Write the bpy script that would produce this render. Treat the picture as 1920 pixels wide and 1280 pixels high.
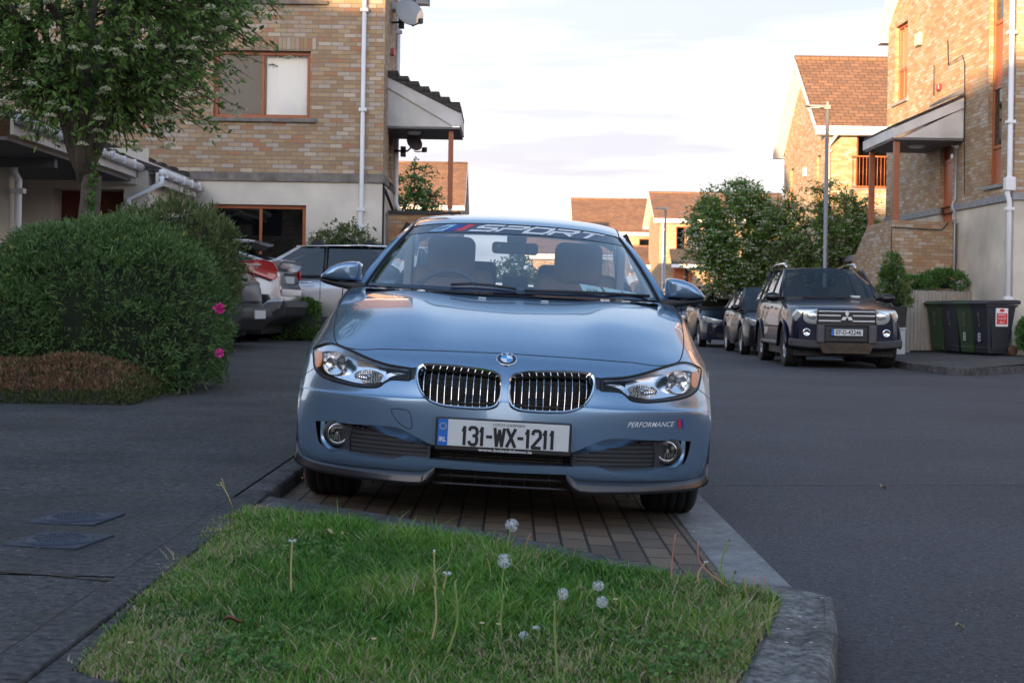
import bpy, bmesh, math, random
import numpy as np
from mathutils import Vector, Matrix
from mathutils.geometry import delaunay_2d_cdt
PI=math.pi; R=math.radians
random.seed(7); RNG=np.random.default_rng(11)
scn=bpy.context.scene; COL=scn.collection
for o in list(bpy.data.objects): bpy.data.objects.remove(o)
# ---------------- camera
cd=bpy.data.cameras.new('camera'); cam=bpy.data.objects.new('camera',cd); COL.objects.link(cam); scn.camera=cam
cd.sensor_width=36; cd.lens=2550/1920*36; cd.clip_start=.05; cd.clip_end=2000; cd.shift_y=-62/1920
rl=R(.9)
Rv=Vector((math.cos(rl),0,math.sin(rl))); Uv=Vector((-math.sin(rl),0,math.cos(rl))); Bv=Vector((0,-1,0))
Rv=Vector((math.cos(rl),0,math.sin(rl)))
cam.matrix_world=Matrix(((Rv.x,Uv.x,Bv.x,0),(Rv.y,Uv.y,Bv.y,0),(Rv.z,Uv.z,Bv.z,.9),(0,0,0,1)))
cd.dof.use_dof=True; cd.dof.focus_distance=5.7; cd.dof.aperture_fstop=13.0
# ---------------- light
SUN_EL,SUN_AZ=5.0,25.0          # light travels towards (sin az, cos az), sinking
w=bpy.data.worlds.new("World"); scn.world=w; w.use_nodes=True
nt=w.node_tree; N=nt.nodes; L=nt.links
for n in list(N): N.remove(n)
out=N.new('ShaderNodeOutputWorld'); bg=N.new('ShaderNodeBackground'); sky=N.new('ShaderNodeTexSky')
sky.sky_type='NISHITA'; sky.sun_disc=False; sky.sun_elevation=R(SUN_EL); sky.sun_rotation=R(SUN_AZ+180)
sky.air_density=1.0; sky.dust_density=1.2; sky.ozone_density=1.5
tc=N.new('ShaderNodeTexCoord'); mp=N.new('ShaderNodeMapping'); mp.inputs['Scale'].default_value=(1.0,1.0,5.0)
nz=N.new('ShaderNodeTexNoise'); nz.inputs['Scale'].default_value=2.3; nz.inputs['Detail'].default_value=7; nz.inputs['Roughness'].default_value=.58; nz.inputs['Distortion'].default_value=.3
rp=N.new('ShaderNodeValToRGB'); rp.color_ramp.elements[0].position=.40; rp.color_ramp.elements[1].position=.66
sx=N.new('ShaderNodeSeparateXYZ')
hr=N.new('ShaderNodeMapRange'); hr.inputs[1].default_value=.0; hr.inputs[2].default_value=.42; hr.inputs[3].default_value=1; hr.inputs[4].default_value=.0
gain=N.new('ShaderNodeMath'); gain.operation='MULTIPLY'
base=N.new('ShaderNodeMapRange'); base.inputs[1].default_value=.07; base.inputs[2].default_value=.55; base.inputs[3].default_value=1.0; base.inputs[4].default_value=.0
mx=N.new('ShaderNodeMath'); mx.operation='MAXIMUM'
cl=N.new('ShaderNodeMixRGB'); cl.inputs[2].default_value=(7.5,7.2,7.7,1)
cc=N.new('ShaderNodeMixRGB'); cc.inputs[1].default_value=(7.7,7.4,7.4,1); cc.inputs[2].default_value=(5.3,5.0,5.6,1)
nz2=N.new('ShaderNodeTexNoise'); nz2.inputs['Scale'].default_value=3.4; nz2.inputs['Detail'].default_value=5
mp2=N.new('ShaderNodeMapping'); mp2.inputs['Scale'].default_value=(1.0,1.0,9.0); mp2.inputs['Location'].default_value=(3,1,2)
rp2=N.new('ShaderNodeValToRGB'); rp2.color_ramp.elements[0].position=.44; rp2.color_ramp.elements[1].position=.60
L.new(tc.outputs['Generated'],mp.inputs[0]); L.new(mp.outputs[0],nz.inputs[0]); L.new(nz.outputs[0],rp.inputs[0])
L.new(tc.outputs['Generated'],mp2.inputs[0]); L.new(mp2.outputs[0],nz2.inputs[0]); L.new(nz2.outputs[0],rp2.inputs[0]); L.new(rp2.outputs[0],cc.inputs[0]); L.new(cc.outputs[0],cl.inputs[2])
L.new(tc.outputs['Generated'],sx.inputs[0]); L.new(sx.outputs[2],hr.inputs[0]); L.new(rp.outputs[0],gain.inputs[0]); L.new(hr.outputs[0],gain.inputs[1])
L.new(sx.outputs[2],base.inputs[0]); L.new(gain.outputs[0],mx.inputs[0]); L.new(base.outputs[0],mx.inputs[1])
L.new(mx.outputs[0],cl.inputs[0]); 
sk2=N.new('ShaderNodeVectorMath'); sk2.operation='MULTIPLY'; sk2.inputs[1].default_value=(2.6,2.5,2.65); L.new(sky.outputs[0],sk2.inputs[0]); L.new(sk2.outputs[0],cl.inputs[1])
dt=N.new('ShaderNodeVectorMath'); dt.operation='DOT_PRODUCT'; dt.inputs[1].default_value=(-math.sin(R(SUN_AZ)),-math.cos(R(SUN_AZ)),.25); L.new(tc.outputs['Generated'],dt.inputs[0])
dm_=N.new('ShaderNodeMapRange'); dm_.inputs[1].default_value=-.95; dm_.inputs[2].default_value=.6; dm_.inputs[3].default_value=.352; dm_.inputs[4].default_value=.80; L.new(dt.outputs['Value'],dm_.inputs[0])
fs_=N.new('ShaderNodeVectorMath'); fs_.operation='SCALE'; L.new(cl.outputs[0],fs_.inputs[0]); L.new(dm_.outputs[0],fs_.inputs['Scale'])
L.new(fs_.outputs[0],bg.inputs[0]); bg.inputs[1].default_value=.14
L.new(bg.outputs[0],out.inputs[0])
sd=bpy.data.lights.new('sun','SUN'); so=bpy.data.objects.new('sun',sd); COL.objects.link(so)
sd.energy=5.0; sd.angle=R(.6); sd.color=(1,.64,.33)
dv=Vector((math.sin(R(SUN_AZ))*math.cos(R(SUN_EL)),math.cos(R(SUN_AZ))*math.cos(R(SUN_EL)),-math.sin(R(SUN_EL))))
so.rotation_euler=dv.to_track_quat('-Z','Y').to_euler()
scn.view_settings.view_transform='Standard'; scn.view_settings.look='None'; scn.view_settings.exposure=1.74; scn.view_settings.gamma=1
# ---------------- object helpers
def tag(o,label=None,cat=None,group=None,kind=None):
    if label: o['label']=label
    if cat: o['category']=cat
    if group: o['group']=group
    if kind: o['kind']=kind
    return o
def thing(name,label,cat,loc=(0,0,0),rz=0,group=None):
    o=bpy.data.objects.new(name,None); COL.objects.link(o); o.location=loc; o.rotation_euler=(0,0,rz); o.empty_display_size=.1
    return tag(o,label,cat,group)
def link(name,me,parent=None,kind=None):
    o=bpy.data.objects.new(name,me); COL.objects.link(o)
    if parent is not None: o.parent=parent
    if kind: o['kind']=kind
    return o
def copy_tree(o,parent=None):
    c=o.copy(); COL.objects.link(c); c.parent=parent
    for ch in [x for x in o.children]: copy_tree(ch,c)
    return c
class MB:
    def __init__(s): s.v=[];s.f=[];s.m=[];s.uv=None;s.sm=[]
    def add(s,vs,fs,m=0,smooth=False):
        b=len(s.v); s.v+= [tuple(map(float,p)) for p in vs]
        for f in fs: s.f.append(tuple(b+i for i in f)); s.m.append(m); s.sm.append(smooth)
        return s
    def box(s,x0,x1,y0,y1,z0,z1,m=0,M=None):
        vs=[(x,y,z) for z in (z0,z1) for y in (y0,y1) for x in (x0,x1)]
        if M is not None: vs=[M@Vector(p) for p in vs]
        return s.add(vs,[(0,2,3,1),(4,5,7,6),(0,1,5,4),(2,6,7,3),(1,3,7,5),(0,4,6,2)],m)
    def prism(s,pts,axis,a,b,m=0,M=None):   # pts polygon (2D) in plane normal to axis
        n=len(pts)
        def mk(p,d):
            q={'x':(d,p[0],p[1]),'y':(p[0],d,p[1]),'z':(p[0],p[1],d)}[axis]
            return M@Vector(q) if M is not None else q
        vs=[mk(p,a) for p in pts]+[mk(p,b) for p in pts]
        fs=[tuple(range(n))[::-1],tuple(range(n,2*n))]+[(i,(i+1)%n,n+(i+1)%n,n+i) for i in range(n)]
        return s.add(vs,fs,m)
    def tube(s,P,r,n=8,m=0,cap=True,smooth=True,closed=False):
        P=[Vector(p) for p in P]; k=len(P); rr=r if hasattr(r,'__len__') else [r]*k
        T=[]
        for i in range(k):
            if closed: t=P[(i+1)%k]-P[i-1]
            else: t=P[min(i+1,k-1)]-P[max(i-1,0)]
            T.append(t.normalized() if t.length>1e-9 else Vector((0,0,1)))
        a=Vector((0,0,1)) if abs(T[0].z)<.9 else Vector((1,0,0)); x=T[0].cross(a).normalized()
        vs=[]
        for i in range(k):
            x=(x-T[i]*x.dot(T[i])); x=x.normalized() if x.length>1e-6 else T[i].orthogonal().normalized()
            y=T[i].cross(x)
            for j in range(n):
                q=2*PI*j/n; vs.append(P[i]+(x*math.cos(q)+y*math.sin(q))*rr[i])
        fs=[]
        for i in range(k if closed else k-1):
            for j in range(n):
                i2=(i+1)%k; fs.append((i*n+j,i*n+(j+1)%n,i2*n+(j+1)%n,i2*n+j))
        if cap and not closed: fs+=[tuple(range(n))[::-1],tuple((k-1)*n+j for j in range(n))]
        return s.add(vs,fs,m,smooth)
    def lathe(s,prof,n=24,m=0,M=None,smooth=True,caps=False):  # prof (r,z) about local z
        vs=[];k=len(prof)
        for r,z in prof:
            for j in range(n):
                q=2*PI*j/n; p=Vector((r*math.cos(q),r*math.sin(q),z)); vs.append(M@p if M is not None else p)
        fs=[(i*n+j,i*n+(j+1)%n,(i+1)*n+(j+1)%n,(i+1)*n+j) for i in range(k-1) for j in range(n)]
        if caps: fs+=[tuple(range(n))[::-1],tuple((k-1)*n+j for j in range(n))]
        return s.add(vs,fs,m,smooth)
    def grid(s,rows,m=0,smooth=True,flip=False):
        a=len(rows);b=len(rows[0]); vs=[p for r in rows for p in r]; fs=[]
        for i in range(a-1):
            for j in range(b-1):
                q=(i*b+j,i*b+j+1,(i+1)*b+j+1,(i+1)*b+j); fs.append(q[::-1] if flip else q)
        return s.add(vs,fs,m,smooth)
    def build(s,name,mats,parent=None,bevel=0,kind=None,wn=False):
        me=bpy.data.meshes.new(name); me.from_pydata(s.v,[],s.f)
        mats=mats if isinstance(mats,(list,tuple)) else [mats]
        for q in mats: me.materials.append(MAT[q] if isinstance(q,str) else q)
        me.polygons.foreach_set('material_index',s.m); me.polygons.foreach_set('use_smooth',s.sm)
        me.update(); boxuv(me)
        o=link(name,me,parent,kind)
        if bevel:
            b=o.modifiers.new('b','BEVEL'); b.width=bevel; b.segments=2; b.limit_method='ANGLE'; b.angle_limit=R(40)
        return o
def boxuv(me):
    n=len(me.polygons)
    if n==0: return
    uv=me.uv_layers.new(name='uv'); nl=len(me.loops)
    co=np.empty(len(me.vertices)*3); me.vertices.foreach_get('co',co); co=co.reshape(-1,3)
    vi=np.empty(nl,int); me.loops.foreach_get('vertex_index',vi)
    no=np.empty(n*3); me.polygons.foreach_get('normal',no); no=no.reshape(-1,3)
    lt=np.empty(n,int); me.polygons.foreach_get('loop_total',lt); fi=np.repeat(np.arange(n),lt)
    nn=no[fi]; c=co[vi]; h=np.hypot(nn[:,0],nn[:,1])
    wall=h>.5
    tx=np.where(wall,-nn[:,1]/np.maximum(h,1e-6),1.0); ty=np.where(wall,nn[:,0]/np.maximum(h,1e-6),0.0)
    u=c[:,0]*tx+c[:,1]*ty; v=np.where(wall,c[:,2],c[:,1])
    # sloped roofs: v along slope
    v=np.where(wall&(np.abs(nn[:,2])>.3),c[:,2]/np.maximum(h,.2),v)
    uv.data.foreach_set('uv',np.stack([u,v],1).ravel())
def mesh_np(name,V,F,mat,parent=None,smooth=False,attr=None,mi=None,kind=None):
    """V (n,3), F (m,k) all same k"""
    me=bpy.data.meshes.new(name); V=np.asarray(V,np.float32); F=np.asarray(F,np.int32); m,k=F.shape
    me.vertices.add(len(V)); me.vertices.foreach_set('co',V.ravel())
    me.loops.add(m*k); me.loops.foreach_set('vertex_index',F.ravel())
    me.polygons.add(m); me.polygons.foreach_set('loop_start',np.arange(m)*k); me.polygons.foreach_set('loop_total',np.full(m,k))
    me.polygons.foreach_set('use_smooth',np.full(m,smooth))
    mats=mat if isinstance(mat,(list,tuple)) else [mat]
    for q in mats: me.materials.append(MAT[q])
    if mi is not None: me.polygons.foreach_set('material_index',np.asarray(mi,np.int32))
    me.update(calc_edges=True)
    if attr is not None:
        a=me.attributes.new('rnd','FLOAT','FACE'); a.data.foreach_set('value',np.asarray(attr,np.float32))
    return link(name,me,parent,kind)
# ---------------- materials
MAT={}
def nodes(name):
    m=bpy.data.materials.new(name); m.use_nodes=True; MAT[name]=m; t=m.node_tree
    return m,t,t.nodes['Principled BSDF']
def sset(b,k,v):
    if k in b.inputs: b.inputs[k].default_value=v
def mat(name,col,rough=.6,metal=0,noise=0,nscale=20,bump=0,bscale=None,coat=0,spec=None,trans=0,emis=None,stretch=None,nscale2=None):
    m,t,b=nodes(name); col=(*col,1)
    b.inputs['Base Color'].default_value=col; b.inputs['Roughness'].default_value=rough; b.inputs['Metallic'].default_value=metal
    if coat: sset(b,'Coat Weight',coat); sset(b,'Coat Roughness',.02)
    if spec is not None: sset(b,'Specular IOR Level',spec)
    if noise or bump:
        tc=t.nodes.new('ShaderNodeTexCoord'); src=tc.outputs['Object']
        if stretch:
            mp=t.nodes.new('ShaderNodeMapping'); mp.inputs['Scale'].default_value=stretch; t.links.new(src,mp.inputs[0]); src=mp.outputs[0]
    if noise:
        n=t.nodes.new('ShaderNodeTexNoise'); n.inputs['Scale'].default_value=nscale; n.inputs['Detail'].default_value=6; n.inputs['Roughness'].default_value=.6
        t.links.new(src,n.inputs[0]); mr=t.nodes.new('ShaderNodeMapRange'); mr.inputs[1].default_value=.25; mr.inputs[2].default_value=.75; mr.inputs[3].default_value=1-noise; mr.inputs[4].default_value=1+noise
        t.links.new(n.outputs[0],mr.inputs[0]); mul=t.nodes.new('ShaderNodeVectorMath'); mul.operation='SCALE'; mul.inputs[0].default_value=col[:3]
        last=mr.outputs[0]
        if nscale2:
            n2=t.nodes.new('ShaderNodeTexNoise'); n2.inputs['Scale'].default_value=nscale2; n2.inputs['Detail'].default_value=4; t.links.new(src,n2.inputs[0])
            m2=t.nodes.new('ShaderNodeMapRange'); m2.inputs[1].default_value=.3; m2.inputs[2].default_value=.7; m2.inputs[3].default_value=.72; m2.inputs[4].default_value=1.25; t.links.new(n2.outputs[0],m2.inputs[0])
            mm=t.nodes.new('ShaderNodeMath'); mm.operation='MULTIPLY'; t.links.new(last,mm.inputs[0]); t.links.new(m2.outputs[0],mm.inputs[1]); last=mm.outputs[0]
        t.links.new(last,mul.inputs['Scale']); t.links.new(mul.outputs[0],b.inputs['Base Color'])
    if bump:
        n=t.nodes.new('ShaderNodeTexNoise'); n.inputs['Scale'].default_value=bscale or nscale; n.inputs['Detail'].default_value=5; t.links.new(src,n.inputs[0])
        bp=t.nodes.new('ShaderNodeBump'); bp.inputs['Strength'].default_value=bump; bp.inputs['Distance'].default_value=.01; t.links.new(n.outputs[0],bp.inputs['Height']); t.links.new(bp.outputs[0],b.inputs['Normal'])
    return m
def nmath(t,op,a,b=None,clamp=False):
    n=t.nodes.new('ShaderNodeMath'); n.operation=op; n.use_clamp=clamp
    for i,x in enumerate([a,b]):
        if x is None: continue
        if isinstance(x,(int,float)): n.inputs[i].default_value=x
        else: t.links.new(x,n.inputs[i])
    return n.outputs[0]
def glass(name,tint,refl=1.0,ior=1.6):
    m,t,b=nodes(name); t.nodes.remove(b); o=t.nodes['Material Output']
    tr=t.nodes.new('ShaderNodeBsdfTransparent'); tr.inputs[0].default_value=(*tint,1)
    gl=t.nodes.new('ShaderNodeBsdfGlossy'); gl.inputs['Roughness'].default_value=.005; gl.inputs[0].default_value=(refl,refl,refl,1)
    lw=t.nodes.new('ShaderNodeLayerWeight'); lw.inputs[0].default_value=.5; f0=((ior-1)/(ior+1))**2
    mx=t.nodes.new('ShaderNodeMixShader'); t.links.new(nmath(t,'ADD',nmath(t,'MULTIPLY',nmath(t,'POWER',lw.outputs['Facing'],4.2),1-f0),f0),mx.inputs[0]); t.links.new(tr.outputs[0],mx.inputs[1]); t.links.new(gl.outputs[0],mx.inputs[2])
    t.links.new(mx.outputs[0],o.inputs[0]); return m
def brickmat(name,bw,bh,mort,cols,mcol,rough=.85,bump=.6,stain=.25,shift=.5,jit=.18,rot=0,coord='UV'):
    m,t,b=nodes(name); tc=t.nodes.new('ShaderNodeTexCoord'); src=tc.outputs[coord]
    if rot:
        mp=t.nodes.new('ShaderNodeMapping'); mp.inputs['Rotation'].default_value=(0,0,rot); t.links.new(src,mp.inputs[0]); src=mp.outputs[0]
    s=t.nodes.new('ShaderNodeSeparateXYZ'); t.links.new(src,s.inputs[0])
    v=nmath(t,'DIVIDE',s.outputs[1],bh); row=nmath(t,'FLOOR',v); fv=nmath(t,'SUBTRACT',v,row)
    u=nmath(t,'ADD',nmath(t,'DIVIDE',s.outputs[0],bw),nmath(t,'MULTIPLY',nmath(t,'MODULO',nmath(t,'ABSOLUTE',row),2),shift))
    c=nmath(t,'FLOOR',u); fu=nmath(t,'SUBTRACT',u,c)
    cb=t.nodes.new('ShaderNodeCombineXYZ'); t.links.new(c,cb.inputs[0]); t.links.new(row,cb.inputs[1])
    wn=t.nodes.new('ShaderNodeTexWhiteNoise'); wn.noise_dimensions='2D'; t.links.new(cb.outputs[0],wn.inputs['Vector'])
    rp=t.nodes.new('ShaderNodeValToRGB'); cr_=rp.color_ramp; cr_.interpolation='CONSTANT'
    for i,(p,cc) in enumerate(cols):
        e=cr_.elements[i] if i<2 else cr_.elements.new(p); e.position=p; e.color=(*cc,1)
    t.links.new(wn.outputs['Value'],rp.inputs[0])
    # blotches within a brick
    n=t.nodes.new('ShaderNodeTexNoise'); n.inputs['Scale'].default_value=9; n.inputs['Detail'].default_value=6; t.links.new(src,n.inputs[0])
    n2=t.nodes.new('ShaderNodeTexNoise'); n2.inputs['Scale'].default_value=.7; n2.inputs['Detail'].default_value=5; t.links.new(src,n2.inputs[0])
    f1=nmath(t,'ADD',1-jit,nmath(t,'MULTIPLY',n.outputs[0],2*jit)); f2=nmath(t,'ADD',1-stain,nmath(t,'MULTIPLY',n2.outputs[0],2*stain))
    sc=t.nodes.new('ShaderNodeVectorMath'); sc.operation='SCALE'; t.links.new(rp.outputs[0],sc.inputs[0]); t.links.new(nmath(t,'MULTIPLY',f1,f2),sc.inputs['Scale'])
    mu=mort/bw; mv=mort/bh
    du=nmath(t,'MINIMUM',fu,nmath(t,'SUBTRACT',1,fu)); dv_=nmath(t,'MINIMUM',fv,nmath(t,'SUBTRACT',1,fv))
    eu=nmath(t,'LESS_THAN',du,mu/2); ev=nmath(t,'LESS_THAN',dv_,mv/2); msk=nmath(t,'MAXIMUM',eu,ev)
    mx=t.nodes.new('ShaderNodeMixRGB'); t.links.new(msk,mx.inputs[0]); t.links.new(sc.outputs[0],mx.inputs[1]); mx.inputs[2].default_value=(*mcol,1)
    t.links.new(mx.outputs[0],b.inputs['Base Color']); b.inputs['Roughness'].default_value=rough
    hh=nmath(t,'ADD',nmath(t,'SUBTRACT',1,msk),nmath(t,'MULTIPLY',n.outputs[0],.5)); bp=t.nodes.new('ShaderNodeBump'); bp.inputs['Strength'].default_value=bump; bp.inputs['Distance'].default_value=.006
    t.links.new(hh,bp.inputs['Height']); t.links.new(bp.outputs[0],b.inputs['Normal']); return m
def leafmat(name,cols,trans=.25,rough=.5):
    m,t,b=nodes(name); at=t.nodes.new('ShaderNodeAttribute'); at.attribute_name='rnd'; rp=t.nodes.new('ShaderNodeValToRGB')
    for i,(p,c) in enumerate(cols):
        e=rp.color_ramp.elements[i] if i<2 else rp.color_ramp.elements.new(p); e.position=p; e.color=(*c,1)
    t.links.new(at.outputs['Fac'],rp.inputs[0]); t.links.new(rp.outputs[0],b.inputs['Base Color']); b.inputs['Roughness'].default_value=rough; sset(b,'Specular IOR Level',.35)
    tl=t.nodes.new('ShaderNodeBsdfTranslucent'); t.links.new(rp.outputs[0],tl.inputs[0]); mx=t.nodes.new('ShaderNodeMixShader'); mx.inputs[0].default_value=trans
    t.links.new(b.outputs[0],mx.inputs[1]); t.links.new(tl.outputs[0],mx.inputs[2]); t.links.new(mx.outputs[0],t.nodes['Material Output'].inputs[0]); return m
def speckle(name,col,scale,amt,spots,rough=.8,bump=.35,big=.2,bigs=1.2,moss=0,fs=11,det=15,lo=.44):
    """asphalt/concrete: fractal grain over broad tone, pale chips, optional mossy tint"""
    m,t,b=nodes(name); tc=t.nodes.new('ShaderNodeTexCoord'); o=tc.outputs['Object']
    def nz(s,d,r,off=0):
        n=t.nodes.new('ShaderNodeTexNoise'); n.inputs['Scale'].default_value=s; n.inputs['Detail'].default_value=d; n.inputs['Roughness'].default_value=r
        if off: mp=t.nodes.new('ShaderNodeMapping'); mp.inputs['Location'].default_value=(off,off,0); t.links.new(o,mp.inputs[0]); t.links.new(mp.outputs[0],n.inputs[0])
        else: t.links.new(o,n.inputs[0])
        return n.outputs[0]
    def rng_(x,a_,b_,c_,d_):
        r=t.nodes.new('ShaderNodeMapRange'); t.links.new(x,r.inputs[0])
        for i,v in enumerate((a_,b_,c_,d_)): r.inputs[i+1].default_value=v
        return r.outputs[0]
    a=nz(fs,det,.92 if det>8 else .75); g=nz(bigs,8,.62,3)
    f=rng_(a,lo,1-lo,1-amt,1+amt); f2=rng_(g,.3,.7,1-big,1+big)
    sc=t.nodes.new('ShaderNodeVectorMath'); sc.operation='SCALE'; sc.inputs[0].default_value=col; t.links.new(nmath(t,'MULTIPLY',f,f2),sc.inputs['Scale']); last=sc.outputs[0]
    if moss:
        k=rng_(nz(2.1,9,.7,7),.52,.68,0,moss); mx=t.nodes.new('ShaderNodeMixRGB'); t.links.new(k,mx.inputs[0]); t.links.new(last,mx.inputs[1]); mx.inputs[2].default_value=(.055,.047,.024,1); last=mx.outputs[0]
    for vs,sp_,rad in ((scale*.45,spots,.20),(scale*.16,spots*.35,.16)):
        vo=t.nodes.new('ShaderNodeTexVoronoi'); vo.inputs['Scale'].default_value=vs; t.links.new(o,vo.inputs[0])
        wn=t.nodes.new('ShaderNodeTexWhiteNoise'); t.links.new(vo.outputs['Position'],wn.inputs['Vector'])
        k=nmath(t,'MULTIPLY',nmath(t,'GREATER_THAN',wn.outputs['Value'],1-sp_),nmath(t,'LESS_THAN',vo.outputs['Distance'],rad)); k=nmath(t,'MULTIPLY',k,.75)
        mx=t.nodes.new('ShaderNodeMixRGB'); t.links.new(k,mx.inputs[0]); t.links.new(last,mx.inputs[1]); mx.inputs[2].default_value=(min(1,col[0]*5),min(1,col[1]*4.9),min(1,col[2]*4.6),1); last=mx.outputs[0]
    t.links.new(last,b.inputs['Base Color']); b.inputs['Roughness'].default_value=rough
    bp=t.nodes.new('ShaderNodeBump'); bp.inputs['Strength'].default_value=bump; bp.inputs['Distance'].default_value=.012; t.links.new(a,bp.inputs['Height']); t.links.new(bp.outputs[0],b.inputs['Normal']); return m
BRC=[(0,(.40,.265,.145)),(.22,(.35,.225,.125)),(.42,(.415,.315,.225)),(.60,(.44,.315,.185)),(.78,(.45,.37,.30)),(.90,(.41,.205,.11)),(.955,(.52,.42,.31))]
brickmat('brick',.225,.075,.011,BRC,(.21,.18,.155))
brickmat('brick_stretch',.075,.225,.011,BRC,(.20,.17,.145),shift=0)
brickmat('brick_wall',.225,.075,.011,[(0,(.42,.22,.10)),(.3,(.36,.18,.08)),(.6,(.48,.27,.13)),(.85,(.40,.28,.18))],(.18,.15,.13))
brickmat('roof_tile',.33,.20,.022,[(0,(.19,.105,.065)),(.3,(.165,.092,.058)),(.6,(.21,.118,.072)),(.85,(.15,.088,.06))],(.05,.035,.03),bump=1.0)
brickmat('roof_dark',.33,.20,.02,[(0,(.055,.048,.045)),(.4,(.045,.04,.04)),(.8,(.065,.055,.05))],(.02,.018,.018),bump=1.0)
mat('render',(.62,.555,.47),.9,noise=.05,nscale=3,bump=.25,bscale=90,nscale2=.8)
mat('stone_band',(.20,.175,.15),.9,noise=.45,nscale=6,bump=.6,bscale=25)
mat('stone_grey',(.27,.27,.28),.85,noise=.25,nscale=8,bump=.3,bscale=30)
mat('white_pvc',(.74,.74,.76),.4,noise=.06,nscale=3)
mat('white_board',(.62,.60,.57),.55,noise=.12,nscale=2.5,nscale2=.9)
mat('soffit',(.16,.15,.15),.7,noise=.1,nscale=5)
mat('brown_frame',(.36,.10,.035),.42,noise=.12,nscale=5)
mat('post_wood',(.33,.105,.045),.5,noise=.15,nscale=6)
mat('door_brown',(.38,.10,.03),.4,noise=.1,nscale=4)
mat('door_dark',(.15,.035,.02),.5,noise=.1,nscale=4)
mat('metal_grey',(.30,.31,.32),.45,.6,noise=.08,nscale=5)
mat('lead',(.22,.23,.25),.6,.3,noise=.15,nscale=6)
mat('dark_metal',(.03,.03,.033),.45,.4)
mat('dish_grey',(.33,.33,.34),.5,noise=.08,nscale=4)
mat('alarm_red',(.45,.04,.05),.4)
mat('alarm_cream',(.62,.55,.40),.5)
mat('blind',(.92,.90,.84),.7)  # white also paints in the sky reflection of the right pane
mat('blind_dark',(.045,.048,.055),.7)
mat('room_dark',(.02,.02,.022),.9)
mat('curtain',(.30,.29,.27),.9)
glass('pane',(.55,.58,.6),1.0)
glass('pane_bright',(.97,.97,.97),1.0,1.3)
mat('black_plastic',(.018,.018,.02),.45)
mat('tyre',(.018,.018,.019),.75,noise=.2,nscale=40,bump=.3,bscale=60)
mat('rim',(.45,.45,.47),.3,.9)
mat('chrome',(.85,.85,.87),.08,1)
mat('rubber',(.01,.01,.01),.6)
# ================= GROUND =================
speckle('asphalt',(.042,.042,.047),150,.75,.05,rough=.75,bump=.6,big=.30,bigs=.55,fs=75,det=3,lo=.36)
speckle('pavement_mat',(.050,.046,.044),130,.70,.08,rough=.88,bump=.6,big=.50,bigs=1.3,moss=.6,fs=34,det=5,lo=.37)
speckle('kerb_mat',(.072,.068,.068),80,.6,.05,rough=.88,bump=.8,big=.5,bigs=4,moss=.4,fs=14)
speckle('strip_mat',(.20,.193,.185),90,.25,.02,rough=.85,bump=.4,big=.25,bigs=3,moss=.15,fs=12)
speckle('kerb_pale',(.15,.14,.13),80,.6,.05,rough=.88,bump=.8,big=.6,bigs=6,moss=.35,fs=40,det=5,lo=.38)
mat('soil',(.035,.03,.02),.95,noise=.4,nscale=14,bump=.8,bscale=20)
mat('far_ground',(.06,.075,.035),.95,noise=.3,nscale=.3)
brickmat('pavers',.205,.102,.012,[(0,(.150,.102,.070)),(.25,(.105,.076,.056)),(.5,(.175,.122,.083)),(.75,(.13,.098,.075))],(.022,.02,.016),bump=.9,stain=.45,rot=R(90))
mat('joint',(.02,.018,.014),.95); mat('seam_mat',(.13,.13,.135),.8,noise=.4,nscale=30)
mat('moss',(.05,.035,.015),.95,noise=.5,nscale=60)
TB0=math.tan(R(2.2))
def bz(x): return .012-TB0*(x+.045)
def sms(a,b,x):
    u=max(0,min(1,(x-a)/(b-a))); return u*u*(3-2*u)
def gz(x,y):    # left pavement and forecourts
    return .118+.010*min(max(-x-1,0),5)+.20*sms(11.5,20,y)*sms(.6,2.4,-x)
b=MB(); b.add([(-900,-900,-.08),(900,-900,-.08),(900,900,-.08),(-900,900,-.08)],[(0,1,2,3)]); b.build('ground','far_ground',kind='structure')
# road: near street plus the side road, one sheet
b=MB(); b.add([(-14,-60,-.02),(70,-60,-.02),(70,200,-.02),(-14,200,-.02)],[(0,1,2,3)]); b.build('road','asphalt',kind='structure')
# parking bay of block pavers, tilted towards the road
b=MB(); rows=[]
for y in np.linspace(2.0,13.0,12): rows.append([(x,y,bz(x)+(.0)) for x in (-1.02,-.4,.2,.742)])
b.grid(rows,smooth=False,flip=False); b.build('parking_bay','pavers',kind='structure')
b=MB()
ys=[4.18]+[4.66+.915*i for i in range(9)]
for a,c in zip(ys[:-1],ys[1:]):
    z0=bz(.74)+.004; z1=-.008
    b.add([(.745,a+.006,z0-.1),(.945,a+.006,-.1),(.945,c-.006,-.1),(.745,c-.006,z0-.1),(.745,a+.006,z0),(.945,a+.006,z1),(.945,c-.006,z1),(.745,c-.006,z0)],[(4,5,6,7),(0,1,5,4),(1,2,6,5),(2,3,7,6),(3,0,4,7)])
b.build('kerb_strip','strip_mat',bevel=.006,kind='structure')
# left pavement sheet (raised), with kerb face to the bay
xs=[-40,-25,-14,-9,-7,-6,-5,-4.2,-3.6,-3,-2.5,-2,-1.6,-1.3,-1.1195]; yy=[-30,-10,-2,1,2.2,3,3.4,3.86]
yy2=[3.875,4.5,5.3,6,7,8,9.5,11,12,13,14,15,16,17,18,19,20,21,22,24,27,32,45,70,120]
for nm,Y in (('pavement',yy),('pavement_slab',yy2)):
    b=MB(); rows=[[(x,y,gz(x,y)) for x in xs] for y in Y]; b.grid(rows,smooth=False)
    if nm=='pavement': rows=[[(x,y,gz(x,y)) for x in (-1.1195,0,1.0)] for y in yy if y<2.3]; b.grid(rows,smooth=False)
    b.build('pavement','pavement_mat',kind='structure')
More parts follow.
